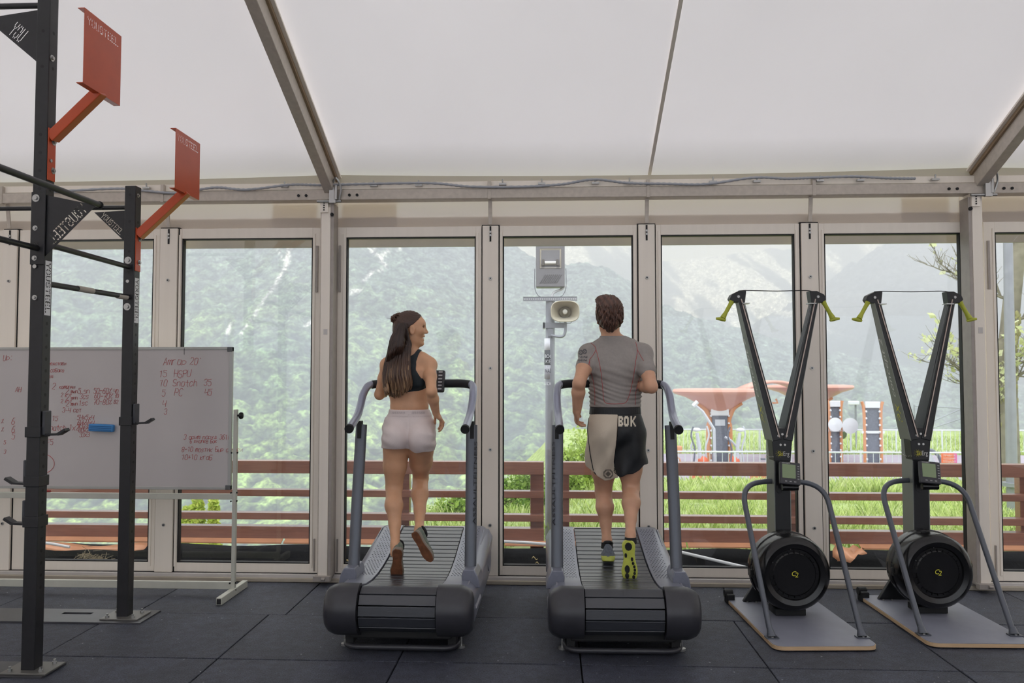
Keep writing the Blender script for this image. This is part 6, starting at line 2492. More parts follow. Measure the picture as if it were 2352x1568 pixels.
    for s in (-1, 1):
        MB().cbox((s * .30, .10, .085), .05, .09, .10).build('frame_bracket', M['blackmatt'], t, bevel=.004)
        MB().cyl((s * .345, .13, .0), (s * .345, .13, .014), .024, 16).cyl((s * .345, .13, .012), (s * .345, .13, .09), .007, 8).build('levelling_foot', M['steel'], t, smooth='auto')
        MB().cyl((s * .33, 1.22, .035), (s * .28, 1.22, .035), .035, 20).cbox((s * .30, 1.22, .08), .04, .05, .06).build('wheel', M['blackmatt'], t, smooth='auto')
    # vertical lettering up the outer sides of the posts
    for s in (-1, 1):
        mb = MB()
        ax = Vector((0, .075, .47)).normalized()
        n_ = Vector((s * .72, -.69, 0))
        v_ = n_.cross(ax) if s > 0 else n_.cross(ax)
        c0 = Vector((s * .366, .445, .66)) + n_ * .0335 - v_ * .014
        text_on(mb, 'ASSAULTFITNESS', c0, ax, v_, .036, n=n_, depth=.0, width=.52)
        mb.build('post_lettering', M['print_dark'], t)
    return t


tm1 = make_treadmill('grey curved treadmill under the woman, left of the two')
tm1.location = (-.862, 4.60, 0)
tm1.rotation_euler = (0, 0, -math.atan(20 / 1829))
tm2 = dup(tm1, (.425, 4.60, 0), math.atan(26 / 1829), 'grey curved treadmill under the man, right of the two')
for tm, q in ((tm1, -1), (tm2, 1)):
    for o in list(tm.children):
        if o.name.startswith('post_lettering') and o.data.vertices[0].co.x * q > 0:
            bpy.data.objects.remove(o)

# ================================================================== ski machines
M['platform'] = mat('grey_laminate', (128, 130, 142), .45, noise=(10, .06))
M['ply'] = mat('plywood_edge', (198, 168, 132), .6, noise=(40, .1), grain=(.2, .2, 3))
M['mast'] = mat('black_extrusion', (24, 25, 28), .4)
M['mast_side'] = mat('grey_extrusion_side', (134, 138, 132), .42, .2)
M['lime'] = mat('lime_handle', (178, 184, 60), .5)
M['logo_y'] = mat('yellow_print', (214, 206, 64), .5)
M['logo_w'] = mat('white_print', (214, 214, 210), .5)


def make_ski(label):
    t = thing('ski_machine', label, 'ski machine', (0, 0, 0), 0, 'ski machines on the right')
    # platform outline with rounded corners
    def rr(x0, x1, y0, y1, r_, n=5):
        out = []
        for cx, cy, a0 in ((x1 - r_, y1 - r_, 0), (x0 + r_, y1 - r_, 90), (x0 + r_, y0 + r_, 180), (x1 - r_, y0 + r_, 270)):
            for k in range(n + 1):
                a = math.radians(a0 + 90 * k / n)
                out.append((cx + r_ * math.cos(a), cy + r_ * math.sin(a)))
        return out
    ol = rr(-.305, .305, 0, 1.02, .06)
    MB().prism([(x, y, .008) for x, y in ol], (0, 0, .021)).build('platform_core', M['ply'], t)
    ol2 = rr(-.302, .302, .003, 1.017, .058)
    MB().prism([(x, y, .029) for x, y in ol2], (0, 0, .003)).build('platform_top', M['platform'], t, bevel=.001)
    for s in (-1, 1):
        MB().cbox((s * .285, .985, .035), .055, .085, .07).build('rear_foot', M['blackmatt'], t, bevel=.008)
        MB().cyl((s * .262, 1.0, .065), (s * .318, 1.0, .065), .028, 16).build('foot_roller', M['blackmatt'], t, smooth='auto')
        MB().cbox((s * .27, .08, .004), .04, .04, .008).build('rubber_pad', M['blackmatt'], t)
    # A-shaped base casting
    MB().prism([(-.215, .90, .034), (.215, .90, .034), (.07, .90, .26), (-.07, .90, .26)], (0, .03, 0)).build('base_casting', M['mast'], t, bevel=.004)
    MB().box(-.10, .10, .58, .72, .033, .075).build('front_foot', M['blackmatt'], t, bevel=.004)
    mb = MB()
    for s in (-1, 1):
        for x in (.13, .19):
            mb.cyl((s * x, .88, .034), (s * x, .88, .040), .008, 8)
    mb.build('bolt_head', M['steel'], t)
    # lower mast
    MB().box(-.052, .052, .70, .86, .22, 1.16).build('mast', M['mast'], t, bevel=.006)
    MB().box(-.056, -.050, .703, .857, .24, 1.15).box(.050, .056, .703, .857, .24, 1.15).build('mast_side_plate', M['mast_side'], t)
    MB().prism([(-.056, .697, 1.02), (.056, .697, 1.02), (.076, .697, 1.24), (-.076, .697, 1.24)], (0, .10, 0)).build('yoke_plate', M['mast'], t, bevel=.004)
    mb = MB()
    for x, z in ((-.028, 1.19), (.028, 1.19), (-.013, 1.13), (.016, 1.13), (0, 1.20)):
        mb.cyl((x, .697, z), (x, .690, z), .0075, 10)
    mb.build('rivet', M['logo_w'], t, smooth='auto', kind='stuff')
    for s in (-1, 1):
        a = Vector((s * .034, .77, 1.16))
        b = Vector((s * .258, .77, 2.115))
        mb = MB()
        # arm: a tapering channel, wide and deep at the yoke
        mb.beam(a, b, .062, .160, up=(0, -1, 0), w2=.034, h2=.07)
        mb.build('arm', M['mast'], t, bevel=.004)
        d = (b - a).normalized()
        nx = Vector((s * d.z, 0, -d.x * s)).normalized() if False else Vector((s * abs(d.z), 0, -abs(d.x)))
        # grey outer skin of the arm
        q0, q1 = a + nx * .0325, b + nx * .0185
        MB().beam(q0, q1, .003, .160, up=(0, -1, 0), w2=.003, h2=.066).build('arm_side_plate', M['mast_side'], t)
        # shiny guide edge
        f0, f1 = a + Vector((-s * .012, -.086, .02)), b + Vector((-s * .004, -.037, 0))
        MB().beam(f0, f1, .007, .003, up=(0, -1, 0)).build('guide_strip', mat('copper_guide', (176, 160, 150), .3, .6), t)
        if s < 0:
            mb = MB()
            lo = a.lerp(b, .36) + nx * .049 + Vector((0, .05, 0))
            ax = d
            text_on(mb, 'concept 2', a.lerp(b, .30) + nx * .0372 + Vector((0, -.030, 0)), d, (0, 1, 0), .062, n=nx, depth=.0, shear=.25, width=.42)
            mb2 = MB()
            text_on(mb2, 'ЭX', a.lerp(b, .12) + nx * .0395 + Vector((0, -.045, 0)), d, (0, 1, 0), .08, n=nx, depth=.0, shear=.25, width=.14)
            mb.build('arm_lettering', M['logo_w'], t)
            mb2.build('arm_logo', M['logo_y'], t)
        # pulley head
        hx, hz_ = s * .262, 2.125
        pl = [(hx - s * .035, hz_ - .035), (hx - s * .045, hz_ + .045), (hx + s * .005, hz_ + .045), (hx + s * .055, hz_ + .02), (hx + s * .068, hz_ - .01), (hx + s * .05, hz_ - .035)]
        MB().prism([(x, .735, z) for x, z in pl], (0, .07, 0)).build('pulley_head', M['mast'], t, bevel=.004)
        MB().cyl((hx + s * .01, .737, hz_ + .005), (hx + s * .01, .730, hz_ + .005), .009, 12).build('axle_bolt', M['steel'], t, smooth='auto')
        MB().cbox((hx - s * .035, .74, hz_ - .042), .05, .06, .006).build('head_clip', M['steel'], t)
        # handle, lime coloured, with a flared foot
        lean = {-1: .075, 1: .075}[s]
        h0 = Vector((hx + s * .05, .75, hz_ - .025))
        h1 = h0 + Vector((s * lean, 0, -.135))
        dd = (h1 - h0).normalized()
        MB().tube([h0, h0 + dd * .03, h0 + dd * .09, h0 + dd * .13], [.018, .014, .0135, .020], 12).build('handle', M['lime'], t, smooth='auto')
        e = h0 + dd * .135
        MB().tube([e - Vector((s * -.045, 0, -.0)), e - Vector((s * .0, 0, .004)), e + Vector((-s * .04 + s * .02, 0, -.014))], [.008, .016, .008], 10).build('handle_flare', M['lime'], t, smooth='auto')
        # drive cord down the inside of the arm
        MB().tube([(s * (.262 - .03), .745, 2.11), (s * .022, .745, 1.22)], .0022, 6).build('drive_cord', mat('cord_grey', (120, 120, 122), .6), t)
    MB().tube(smooth_path([(-.262, .77, 2.172), (-.20, .77, 2.176), (0, .77, 2.172), (.20, .77, 2.176), (.262, .77, 2.165)], 4), .0032, 6).build('cross_cord', M['blackmatt'], t)
    # stitched strap ring of white dots round the mast
    mb = MB()
    for k in range(7):
        mb.sphere((-.0565, .705 + k * .024, 1.045 - .0 + .004 * math.cos(k)), .0045, 6)
    mb.build('beaded_chain', M['logo_w'], t)
    mb = MB()
    text_on(mb, 'Ski', (-.030, .6965, 1.055), (1, 0, 0), (0, 0, 1), .044, n=(0, -1, 0), width=.032)
    mb.build('name_lettering', M['logo_y'], t)
    mb = MB()
    text_on(mb, 'Erg', (.004, .6965, 1.055), (1, 0, 0), (0, 0, 1), .044, n=(0, -1, 0), width=.042)
    mb.build('name_lettering', M['logo_w'], t)
    mb = MB()
    for k in range(10):
        a = 2 * math.pi * k / 10
        mb.beam((-.022 + .010 * math.cos(a), .6962, 1.07 + .010 * math.sin(a)), (-.022 + .026 * math.cos(a), .6962, 1.07 + .026 * math.sin(a)), .003, .001, up=(0, 1, 0))
    mb.build('sun_emblem', mat('dim_yellow_print', (110, 106, 40), .5), t)
    # monitor
    Rm = Matrix.Rotation(math.radians(-18), 3, 'X') @ Matrix.Rotation(math.radians(6), 3, 'Y')
    c = Vector((.022, .63, .945))
    o = MB().cbox(c, .135, .035, .150, Rm).build('monitor', M['cover_dark'], t, bevel=.008, segs=3)
    MB().cbox(c + Rm @ Vector((-.010, -.0185, .012)), .088, .003, .092, Rm).build('display', mat('lcd_green', (132, 150, 112), .25), o)
    mb = MB()
    for k in range(6):
        mb.cbox(c + Rm @ Vector((.052, -.0185, .05 - k * .017)), .012, .002, .006, Rm)
    for k in range(3):
        mb.cbox(c + Rm @ Vector((-.03 + k * .03, -.0185, -.055)), .014, .002, .006, Rm)
    mb.build('button', mat('grey_key', (150, 150, 150), .5), o, kind='stuff')
    mb = MB()
    text_on(mb, 'concept2', c + Rm @ Vector((-.055, -.0185, .062)), Rm @ Vector((1, 0, 0)), Rm @ Vector((0, 0, 1)), .012, n=Rm @ Vector((0, -1, 0)), width=.05)
    mb.build('monitor_lettering', M['logo_w'], o)
    MB().cyl((-.03, .63, .855), (.075, .63, .855), .022, 14).cbox((.0, .67, .90), .04, .10, .03).build('monitor_bracket', M['blackgloss'], t, smooth='auto')
    MB().tube(smooth_path([(-.05, .66, .86), (-.06, .64, .83), (-.045, .63, .815), (-.03, .64, .835), (-.02, .65, .85)], 4), .0025, 6).build('sensor_cable', M['blackmatt'], t)
    # flywheel housing, axis towards the skier
    fz = .318
    prof = [(.02, -.275), (.125, -.278), (.132, -.272), (.150, -.272), (.156, -.283), (.185, -.292), (.205, -.282), (.222, -.262), (.230, -.235), (.230, -.16), (.236, -.155), (.236, -.12), (.230, -.115), (.224, -.06), (.19, -.035), (.02, -.03)]
    prof = [(r_ * 1.06, h) for r_, h in prof]
    fl_ = MB().lathe([(r_, h) for r_, h in prof], (0, .78, fz), 'y', 64).build('flywheel_housing', M['blackgloss'], t, smooth='auto')
    mb = MB()
    for k in range(24):
        a = 2 * math.pi * k / 24
        mb.beam((.133 * math.cos(a), .5035, fz + .133 * math.sin(a)), (.150 * math.cos(a), .5035, fz + .150 * math.sin(a)), .004, .006, up=(0, 1, 0))
    mb.build('vent_rib', M['blackgloss'], fl_, kind='stuff')
    for a in (100, 20, 182):
        ar = math.radians(a)
        Rk = Matrix.Rotation(-(ar - math.pi / 2), 3, 'Y')
        MB().cbox((.237 * math.cos(ar), .64, fz + .237 * math.sin(ar)), .08, .10, .018, Rk).cbox((.245 * math.cos(ar), .60, fz + .245 * math.sin(ar)), .035, .03, .02, Rk).build('cover_clip', M['blackmatt'], fl_, bevel=.004)
    for a in (100, 152):
        ar = math.radians(a)
        MB().beam((.158 * math.cos(ar), .4965, fz + .158 * math.sin(ar)), (.228 * math.cos(ar - .12), .53, fz + .228 * math.sin(ar - .12)), .006, .004, up=(0, 1, 0)).build('moulded_rib', M['blackgloss'], fl_)
    mb = MB()
    text_on(mb, 'C', (-.024, .5015, fz - .010), (1, 0, 0), (0, 0, 1), .044, n=(0, -1, 0), shear=.2)
    text_on(mb, '2', (.0, .501, fz - .018), (1, 0, 0), (0, 0, 1), .044, n=(0, -1, 0), shear=.2)
    mb.build('hub_logo', M['logo_y'], fl_)
    # hoop frame
    pts = [(-.275, .17, .04), (-.279, .30, .28), (-.283, .72, .875), (-.05, .79, .885), (.05, .79, .885), (.283, .72, .875), (.279, .30, .28), (.275, .17, .04)]
    L1 = [(-.272, .165, .045), (-.280, .70, .865), (0, .78, .885), (.280, .70, .865), (.272, .165, .045)]
    MB().tube(arc_path(L1, .16, 8), .0175, 14).build('support_hoop', M['tube_grey'], t, smooth='auto')
    for s in (-1, 1):
        MB().tube([(s * .2725, .175, .075), (s * .272, .155, .036)], [.018, .029], 12).cbox((s * .272, .150, .036), .075, .05, .006).build('hoop_foot', M['tube_grey'], t, smooth='auto')
        MB().cyl((s * .272, .138, .038), (s * .272, .138, .045), .009, 8).build('foot_bolt', M['steel'], t)
    return t


sk1 = make_ski('black ski machine on a grey platform, nearer the man')
sk1.location = (1.606, 4.75, 0)
sk1.rotation_euler = (0, 0, math.radians(3.3))
sk2 = dup(sk1, (2.53, 4.84, 0), math.radians(1.2), 'black ski machine on a grey platform at the right edge')
for o in sk2.children:
    pass

# ================================================================== whiteboard on its stand
BY = 5.75
bx1, bx0, bz1, bz0 = -2.318, -4.30, 1.803, .760
wbd = thing('whiteboard', 'mobile whiteboard with red handwriting behind the steel rig', 'whiteboard', (-3.3, 5.75, 0))
M['wb'] = mat('whiteboard_enamel', (196, 190, 188), .28, noise=(2.2, .03), spec=.4)
M['wbf'] = mat('anodised_frame', (176, 176, 172), .4, .4)
M['stand'] = mat('cream_square_tube', (192, 192, 180), .45, noise=(9, .05))
M['red'] = mat('red_marker', (196, 84, 80), .6)
MB().box(bx0 + .01, bx1 - .01, BY, BY + .016, bz0 + .01, bz1 - .01).build('panel', M['wb'], wbd, world=True)
for nm, b in (('frame_rail', (bx0, bx1, BY - .006, BY + .02, bz1 - .02, bz1)), ('frame_rail', (bx0, bx1, BY - .006, BY + .02, bz0, bz0 + .02)), ('frame_rail', (bx1 - .022, bx1, BY - .006, BY + .02, bz0, bz1)), ('frame_rail', (bx0, bx0 + .022, BY - .006, BY + .02, bz0, bz1))):
    MB().box(*b).build(nm, M['wbf'], wbd, world=True, bevel=.002)
for x in (bx0, bx1):
    for z in (bz0, bz1):
        sx, sz = (1 if x == bx0 else -1), (1 if z == bz0 else -1)
        MB().box(min(x, x + sx * .04), max(x, x + sx * .04), BY - .009, BY + .024, min(z, z + sz * .035), max(z, z + sz * .035)).build('corner_cap', mat('dark_grey_cap', (96, 98, 98), .5), wbd, world=True, bevel=.004)
for x in (bx1 + .028, bx0 - .028):
    MB().box(x - .014, x + .014, BY - .01, BY + .02, .05, 1.345).build('upright', M['stand'], wbd, world=True, bevel=.003)
    MB().box(x - .020, x + .020, 5.50, 5.98, .0, .052).build('foot_bar', M['stand'], wbd, world=True, bevel=.004)
    MB().box(x - .014, x + .014, 5.496, 5.502, .008, .044).build('tube_end', M['gasket'], wbd, world=True)
kx = bx1 + .028
MB().lathe([(.008, -.0), (.008, .018), (.022, .02), (.026, .03), (.022, .042), (.01, .046)], (kx + .01, BY, 1.30), 'x', 14).build('tilt_knob', M['blackmatt'], wbd, world=True, smooth='auto')
MB().box(bx0 - .02, bx1 + .02, BY - .008, BY + .018, .690, .732).build('cross_bar', M['stand'], wbd, world=True, bevel=.003)
MB().box(bx0 - .02, bx1 + .02, BY - .008, BY + .018, .045, .098).build('cross_bar', M['stand'], wbd, world=True, bevel=.003)
mb = MB()
for z in (.68, .74, .09, .04, 1.03):
    mb.cyl((kx - .02, BY - .01, z), (kx - .02, BY - .018, z), .006, 8).cyl((kx + .014, BY, z), (kx + .022, BY, z), .006, 8)
mb.build('screw_head', M['gasket'], wbd, world=True)
hw = MB()


def wr(zx, zy, size, s):
    """zx, zy: where the line starts in the photograph"""
    p = P(zx, zy + size * .5, Y=BY - .001)
    scrawl(hw, s, p.x, p.z, size * 5.75 / F, BY - .0015)


def zz(x, y):
    return x / 2.613, 560 + y / 2.613


for x, y, sz, s in ((18, 682, 13, 'Up:'), (238, 668, 11, 'Da:'), (236, 716, 9, 'aq npedcTavi'), (236, 757, 9, 'Tnix cobaka'), (236, 794, 9, 'pozizq'), (312, 852, 15, '2'), (355, 856, 9, 'komandi'),
                    (92, 872, 12, 'AH'), (236, 878, 9, 'min:'), (236, 915, 8, 'dnei'), (392, 880, 14, '2'), (425, 884, 9, 'min'), (468, 880, 12, '5 sn'), (560, 880, 12, '50-60%'), (682, 882, 9, '40'),
                    (365, 905, 9, '2 kgT'), (395, 918, 14, '2'), (425, 922, 9, 'min'), (478, 914, 12, '3cs'), (565, 912, 12, '60-70%'), (686, 912, 9, '70'),
                    (365, 942, 9, '2 kgT'), (395, 957, 13, '2'), (425, 958, 9, 'min'), (472, 952, 12, '1sc'), (560, 948, 12, '70-80%'), (682, 948, 9, '82'), (374, 996, 11, '3-4 ceT'),
                    (283, 1046, 11, '3 15'), (278, 1100, 13, 'Snatch 1x2'), (462, 1040, 11, '54x5x4'), (464, 1072, 11, '64x4x4'), (466, 1094, 10, '75x3x2'), (470, 1116, 10, '80x2'), (476, 1144, 10, '33x3'),
                    (280, 1190, 13, 'F5'), (68, 1064, 15, '6'), (68, 1108, 15, '6'), (68, 1152, 15, '5'), (8, 1062, 10, '%'), (8, 1112, 10, '%'), (22, 1190, 9, '5'), (22, 1248, 9, '3'),
                    (978, 704, 18, 'Amrap'), (1140, 704, 16, "20'"), (955, 780, 15, '15'), (1042, 778, 17, 'HSPU'), (958, 836, 15, '10'), (1036, 834, 16, 'Snatch'), (1222, 830, 15, '35'),
                    (970, 893, 15, '5'), (1046, 890, 17, 'PC'), (1226, 890, 15, '45'), (974, 960, 15, '4'), (984, 1006, 13, '3'),
                    (1102, 1157, 11, '3 opim nopud 3610'), (1140, 1182, 9, 'b planke bok'), (1090, 1232, 11, '8-10 mosTik byp c Trei'), (1090, 1278, 12, '10+10 krab')):
    a, b = zz(x, y)
    wr(a, b, sz, s)
pts = []
for k in range(25):
    a = -1.35 + 2.7 * k / 24
    p = P(*zz(240 + 86 * math.cos(a), 1318 + 62 * math.sin(a)), Y=BY - .001)
    pts.append((p.x, BY - .0015, p.z))
hw.tube(pts, .002, 4)
o = hw.build('handwriting', M['red'], wbd, world=True, kind='stuff', label='red marker handwriting')
MB().tube([P(423, 797 + 2, Y=BY - .008), P(423, 814, Y=BY - .002)], .0015, 4).build('black_tick', M['gasket'], wbd, world=True)
a, b = P(204, 974, Y=BY - .03), P(260, 991, Y=BY - .03)
er = thing('board_eraser', 'blue foam eraser stuck to the whiteboard', 'eraser', ((a.x + b.x) / 2, BY - .03, b.z))
Rm = Matrix.Rotation(math.radians(2), 3, 'Y')
MB().cbox(((a.x + b.x) / 2, BY - .022, (a.z + b.z) / 2), b.x - a.x, .034, a.z - b.z, Rm).build('eraser_body', mat('blue_foam', (66, 136, 196), .7, bump=(200, .2)), er, world=True, bevel=.008, segs=3)
mb = MB()
for k in range(3):
    mb.cbox(((a.x + b.x) / 2, BY - .0395, (a.z + b.z) / 2 - .014 + k * .013), (b.x - a.x) * .9, .002, .004, Rm)
mb.build('foam_groove', mat('dark_blue_groove', (44, 96, 150), .7), er, world=True)
a, b = P(80, 1150, Y=BY - .02), P(112, 1153, Y=BY - .02)
mk = thing('marker_pen', 'red marker pen lying on the lower bar of the whiteboard stand', 'marker', (a.x, BY - .02, .732))
a.z = b.z = .741
a.y = b.y = BY + .003
MB().cyl(a, a.lerp(b, .6), .008, 12).build('barrel', M['red'], mk, world=True, smooth='auto')
MB().tube([a.lerp(b, .62), a.lerp(b, .95), b], [.0085, .008, .004], 12).build('cap', mat('dark_red_cap', (150, 48, 44), .4), mk, world=True, smooth='auto')

# ================================================================== steel rig
M['rig'] = mat('black_rig_steel', (30, 30, 33), .42, noise=(30, .15), bump=(500, .12))
M['orange_red'] = mat('orange_red_powder_coat', (190, 74, 32), .28, noise=(7, .06))
M['lab_w'] = mat('white_label', (222, 222, 224), .5)
XP = -2.79
Yn, Yf = 4.245, 5.19
rig = thing('pull_up_rig', 'black steel pull-up rig with orange ball targets on the left', 'exercise rig', (XP, (Yn + Yf) / 2, 0))
hs_ = .0375


def upright(y, ztop, holes):
    o = MB().box(XP - hs_, XP + hs_, y - hs_, y + hs_, .012, ztop).build('upright', M['rig'], rig, world=True, bevel=.004)
    mb = MB()
    for z in holes:
        mb.cyl((XP + hs_ - .002, y, z), (XP + hs_ + .0006, y, z), .0095, 12)
        mb.cyl((XP, y - hs_ + .002, z + .0), (XP, y - hs_ - .0006, z), .0095, 12) if z > 2.0 else None
    mb.build('adjustment_hole', M['gasket'], o, world=True, kind='stuff')
    return o


rn = random.Random(1)
u1 = upright(Yn, 3.78, [.45 + .065 * k for k in range(25)] + [2.62, 2.72, 2.82, 2.92, 3.3, 3.5])
u2 = upright(Yf, 2.862, [.50 + .065 * k for k in range(25)] + [2.42, 2.62, 2.8])


def bolt(p, n, r_=.019, parent=None):
    p, n = Vector(p), Vector(n)
    mb = MB().cyl(p, p + n * .003, r_, 20).cyl(p + n * .003, p + n * .012, r_ * .55, 6)
    mb.build('bolt', M['steel'], parent or rig, world=True, smooth='auto')


def latin_plate(name, A, B, apex, thick, text, m, parent, cell_h=None, band=(.012, .050), margin=.08, mirror=False):
    """triangular gusset with letters cut through along the edge A-B; apex is the third corner"""
    A, B, K = Vector(A), Vector(B), Vector(apex)
    u = (B - A)
    L = u.length
    u.normalize()
    w = (K - A) - u * (K - A).dot(u)
    Hh = w.length
    w.normalize()
    k0 = (K - A).dot(u)
    n = u.cross(w).normalized() * thick
    xl = lambda v: k0 * v / Hh
    xr = lambda v: L + (k0 - L) * v / Hh
    pt = lambda x, v: A + u * x + w * v
    mb = MB()

    def poly(ps):
        mb.prism([pt(*p) for p in ps], n)
    v0, v1 = band
    poly([(0, 0), (L, 0), (xr(v0), v0), (xl(v0), v0)])
    poly([(xl(v1), v1), (xr(v1), v1), (k0, Hh)])
    rows = bitmap(text)
    if not mirror:
        pass
    nc, nr = len(rows[0]), 7
    a, b = xl(v1) + (xr(v1) - xl(v1)) * margin, xr(v1) - (xr(v1) - xl(v1)) * margin
    poly([(xl(v0), v0), (a, v0), (a, v1), (xl(v1), v1)])
    poly([(b, v0), (xr(v0), v0), (xr(v1), v1), (b, v1)])
    for r in range(nr):
        c = 0
        row = rows[r] if not mirror else rows[r][::-1]
        while c < nc:
            if row[c] == '0':
                e = c
                while e < nc and row[e] == '0':
                    e += 1
                vt, vb_ = v1 - (v1 - v0) * r / nr, v1 - (v1 - v0) * (r + 1) / nr
                poly([(a + (b - a) * c / nc, vb_), (a + (b - a) * e / nc, vb_), (a + (b - a) * e / nc, vt), (a + (b - a) * c / nc, vt)])
                c = e
            else:
                c += 1
    return mb.build(name, m, parent, world=True)


# outrigger gusset on the near upright: seen from its back, so the word reads mirrored
gx0, gx1 = XP + hs_, -2.47
tipz = 2.545
# bottom corner, tip corner
gA = (gx0, Yn - .03, 2.245)
gB = (gx1, Yn - .03, 2.525)
latin_plate('gusset_plate', gA, gB, (gx0 + .0, Yn - .03, 2.585), .002, 'YOUSTEEL', M['rig'], rig, band=(.012, .072), margin=.02, mirror=True)
MB().box(XP - hs_ - .002, XP + hs_ + .004, Yn - hs_ - .007, Yn - hs_ - .001, 2.20, 2.60).build('gusset_flange', M['rig'], rig, world=True, bevel=.003)
for z in (2.585 - .02, 2.40, 2.235):
    bolt((XP - .012, Yn - hs_ - .007, z), (0, -1, 0), .021 if z > 2.5 else .014)
# gusset between the far upright and the cross bar to the left
latin_plate('gusset_plate', (XP - hs_ - .21, Yf - .03, 2.685), (XP - hs_, Yf - .03, 2.49), (XP - hs_, Yf - .03, 2.695), .002, 'YOUSTEEL', M['rig'], rig, band=(.008, .048), margin=.02)
latin_plate('gusset_plate', (XP - hs_ - .30, Yn - .03, 3.58), (XP - hs_, Yn - .03, 3.33), (XP - hs_, Yn - .03, 3.62), .002, 'YOU', M['rig'], rig, band=(.016, .10), margin=.30)
# bars
pr = .0165


def bar(a, b, name='pull_up_bar'):
    return MB().cyl(a, b, pr, 16).build(name, M['rig'], rig, world=True, smooth='auto')


bar((-2.476, Yn + .005, 2.535), (-2.476, 2.9, 2.535))
MB().cyl((-2.476, Yn + .004, 2.535), (-2.476, Yn + .014, 2.535), .021, 16).build('end_cap', M['blackmatt'], rig, world=True, smooth='auto')
MB().cyl((XP - hs_, Yf, 2.722), (XP - 1.9, Yf, 2.722), .0150, 14).build('cross_bar', M['rig'], rig, world=True, smooth='auto')
MB().cyl((XP - hs_, Yn, 3.66), (XP - 1.9, Yn, 3.66), .0165, 14).build('cross_bar', M['rig'], rig, world=True, smooth='auto')
bar((XP, Yn + hs_, 2.325), (XP, Yf - hs_, 2.315))
bar((XP, Yn - hs_, 2.29), (XP, 2.9, 2.29))
o = bar((XP, Yn + hs_, 2.105), (XP, Yf - hs_, 2.115))
for y0, y1 in ((4.58, 4.74), (5.02, 5.13)):
    MB().cyl((XP, y0, 2.11), (XP, y1, 2.111), pr + .0015, 16).build('grip_tape', mat('grey_beige_tape', (176, 168, 158), .8), rig, world=True, smooth='auto')
for y, zs in ((Yf, (2.36, 2.05)), (Yf, ())):
    for z in zs:
        bolt((XP - .005, y - hs_, z), (0, -1, 0), .024)
for z in (3.355, 2.62 + .16):
    bolt((XP + hs_, Yn - .012, z), (1, 0, 0), .018)
bolt((XP + hs_, Yf - .01, 2.80), (1, 0, 0), .014)
bolt((XP - .01, Yn - hs_, 2.02), (0, -1, 0), .014)
MB().lathe([(.011, 0), (.011, .004), (.006, .005)], (XP - .005, Yf - hs_ - .005, 2.22), 'y', 14).build('ring_nut', M['steel'], rig, world=True)
MB().lathe([(.011, 0), (.011, .004), (.006, .005)], (XP - .01, Yn - hs_ - .01, 2.19), 'y', 14).build('ring_nut', M['steel'], rig, world=True)
# white word labels up the right faces
for y, z0, z1 in ((Yn, 1.925, 2.225), (Yf, 1.945, 2.245)):
    lb = MB().box(XP + hs_, XP + hs_ + .0012, y - .026, y + .026, z0, z1).build('brand_label', M['lab_w'], rig, world=True)
    rows = bitmap('YOUSTEEL')
    nc = len(rows[0])
    mb = MB()
    for r in range(7):
        for c in range(nc):
            if rows[r][c] == '1':
                za, zb2 = z1 - .012 - (z1 - z0 - .024) * c / nc, z1 - .012 - (z1 - z0 - .024) * (c + 1) / nc
                ya, yb = y + .02 - .04 * r / 7, y + .02 - .04 * (r + 1) / 7
                mb.box(XP + hs_ + .0012, XP + hs_ + .0018, yb, ya, zb2, za)
    mb.build('label_lettering', M['gasket'], lb, world=True)
for y, z in ((Yn, 2.30), (Yf, 2.27)):
    mb = MB()
    text_on(mb, 'N', (XP - .016, y - hs_ - .0015 - (.007 if y == Yn else 0), z), (1, 0, 0), (0, 0, 1), .03, n=(0, -1, 0))
    mb.build('size_letter', M['blackgloss'], rig, world=True)
# base plates
for y, y0, y1 in ((Yn, 4.16, 4.34), (Yf, 5.10, 5.28)):
    MB().box(XP - .12, XP + .13, y0, y1, .010, .020).build('foot_plate', mat('bare_steel_plate', (120, 118, 114), .4, .6), rig, world=True, bevel=.002)
    for dx in (-.085, .085):
        for yy in (y0 + .03, y1 - .03):
            MB().cyl((XP + dx, yy, .02), (XP + dx, yy, .045), .007, 8).cyl((XP + dx, yy, .02), (XP + dx, yy, .032), .012, 6).build('anchor_bolt', M['steel'], rig, world=True)
bp_ = MB()
hx = P(160, 1417, Z=.01).x
for b in ((-4.9, hx - .10, 5.06, 5.34), (hx + .10, XP + .17, 5.06, 5.34), (hx - .10, hx + .10, 5.06, 5.225), (hx - .10, hx + .10, 5.265, 5.34)):
    bp_.box(b[0], b[1], b[2], b[3], 0, .010)
bp_.build('floor_plate', mat('dark_steel_plate', (92, 92, 96), .38, .6, noise=(4, .15)), rig, world=True)
MB().box(-4.9, XP + .12, 4.14, 4.36, 0, .010).build('floor_plate', mat('dark_steel_plate', (84, 84, 88), .38, .6, noise=(4, .15)), rig, world=True)


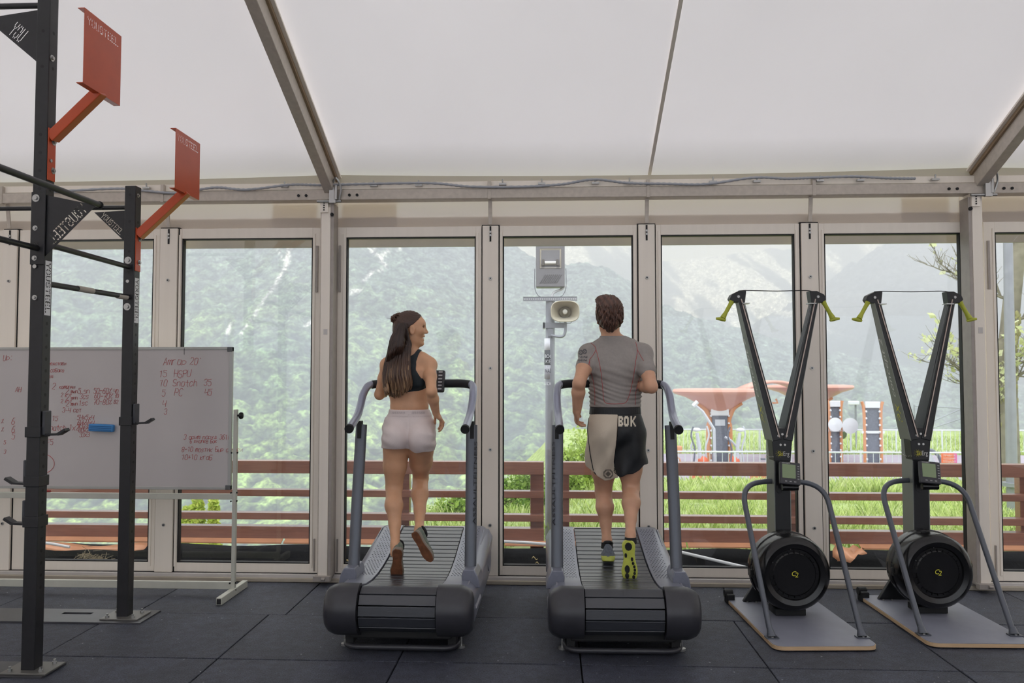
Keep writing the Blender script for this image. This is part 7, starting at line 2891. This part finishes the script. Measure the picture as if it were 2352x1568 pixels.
# wall-ball targets
def target(y, z0, xa, ya, yb, zb, zt, label):
    t = thing('ball_target', label, 'target', (XP + hs_, y, z0))
    L0 = Vector((XP + hs_ + .004, y, z0))
    MB().box(XP + hs_ + .0005, XP + hs_ + .006, y - .033, y + .033, z0 - .27, z0 + .02).build('mounting_plate', M['orange_red'], t, world=True, bevel=.002)
    a, b = Vector((XP + hs_ + .006, y, z0 - .03)), Vector((xa - .006, (ya + yb) / 2, zb + .02))
    MB().beam(a, b, .058, .058, up=(0, 1, 0)).build('arm', M['orange_red'], t, world=True, bevel=.004)
    for z in (z0 - .05, z0 - .21):
        bolt((XP + hs_ + .006, y + .012, z), (1, 0, 0), .018, t)
    # plate with the word cut through near its upper edge
    mb = MB()
    rows = bitmap('YOUSTEEL')
    nc = len(rows[0])
    wdt, hgt = yb - ya, zt - zb
    th = .002

    def cell(y0, y1, z0_, z1_):
        mb.box(xa, xa + th, ya + y0, ya + y1, zb + z0_, zb + z1_)
    b1, b0 = hgt - .028, hgt - .075
    cell(0, wdt, 0, b0)
    cell(0, wdt, b1, hgt)
    m0, m1 = wdt * .08, wdt * .92
    cell(0, m0, b0, b1)
    cell(m1, wdt, b0, b1)
    for r in range(7):
        c = 0
        while c < nc:
            if rows[r][c] == '0':
                e = c
                while e < nc and rows[r][e] == '0':
                    e += 1
                cell(m0 + (m1 - m0) * c / nc, m0 + (m1 - m0) * e / nc, b1 - (b1 - b0) * (r + 1) / 7, b1 - (b1 - b0) * r / 7)
                c = e
            else:
                c += 1
    mb.build('target_plate', M['orange_red'], t, world=True)
    for z in (zb, zt - .004):
        MB().box(xa - .035, xa + .001, ya, yb, z, z + .004).build('folded_lip', M['orange_red'], t, world=True)
    return t


pn = P(190, 190, X=-2.44)
pt_ = P(190, 14, X=-2.44)
pf = P(275, 240, X=-2.44)
target(Yn, P(92, 292, X=XP + hs_).z, -2.44, pn.y, pf.y, pn.z, pt_.z, 'orange steel ball target on the near upright, the higher one')
pn = P(401, 432, X=-2.44)
pt_ = P(401, 292, X=-2.44)
pf = P(457, 461, X=-2.44)
target(Yf, P(313, 530, X=XP + hs_).z, -2.44, pn.y, pf.y, pn.z, pt_.z, 'orange steel ball target on the far upright, the lower one')


# bar hooks clamped on the uprights
def hook(y, z, s, label, dz=0.13):
    x = XP + s * (hs_ + .004)
    t = thing('bar_hook', label, 'hook', (x, y, z))
    MB().box(XP - hs_ - .006, XP + hs_ + .006, y - hs_ - .008, y + hs_ + .008, z - .012, z + .045).build('sleeve', M['rig'], t, world=True, bevel=.003)
    MB().box(min(x, x + s * .016), max(x, x + s * .016), y - .03, y + .03, z, z + dz).build('pad', mat('grey_black_pad', (62, 63, 68), .5), t, world=True, bevel=.004)
    MB().beam((x, y, z), (x + s * .085, y - .0, z + .004), .045, .012).beam((x + s * .08, y, z + .003), (x + s * .125, y, z + .030), .045, .016).build('hook_arm', M['rig'], t, world=True, bevel=.002)
    return t


hook(Yn, P(105, 998, Y=Yn).z, 1, 'black bar hook on the right side of the near upright')
hook(Yf, P(330, 972, Y=Yf).z, 1, 'black bar hook on the right side of the far upright')
hook(Yn, P(10, 1110, Y=Yn).z, -1, 'upper black bar hook on the left side of the near upright')
hook(Yn, P(10, 1202, Y=Yn).z, -1, 'lower black bar hook on the left side of the near upright')
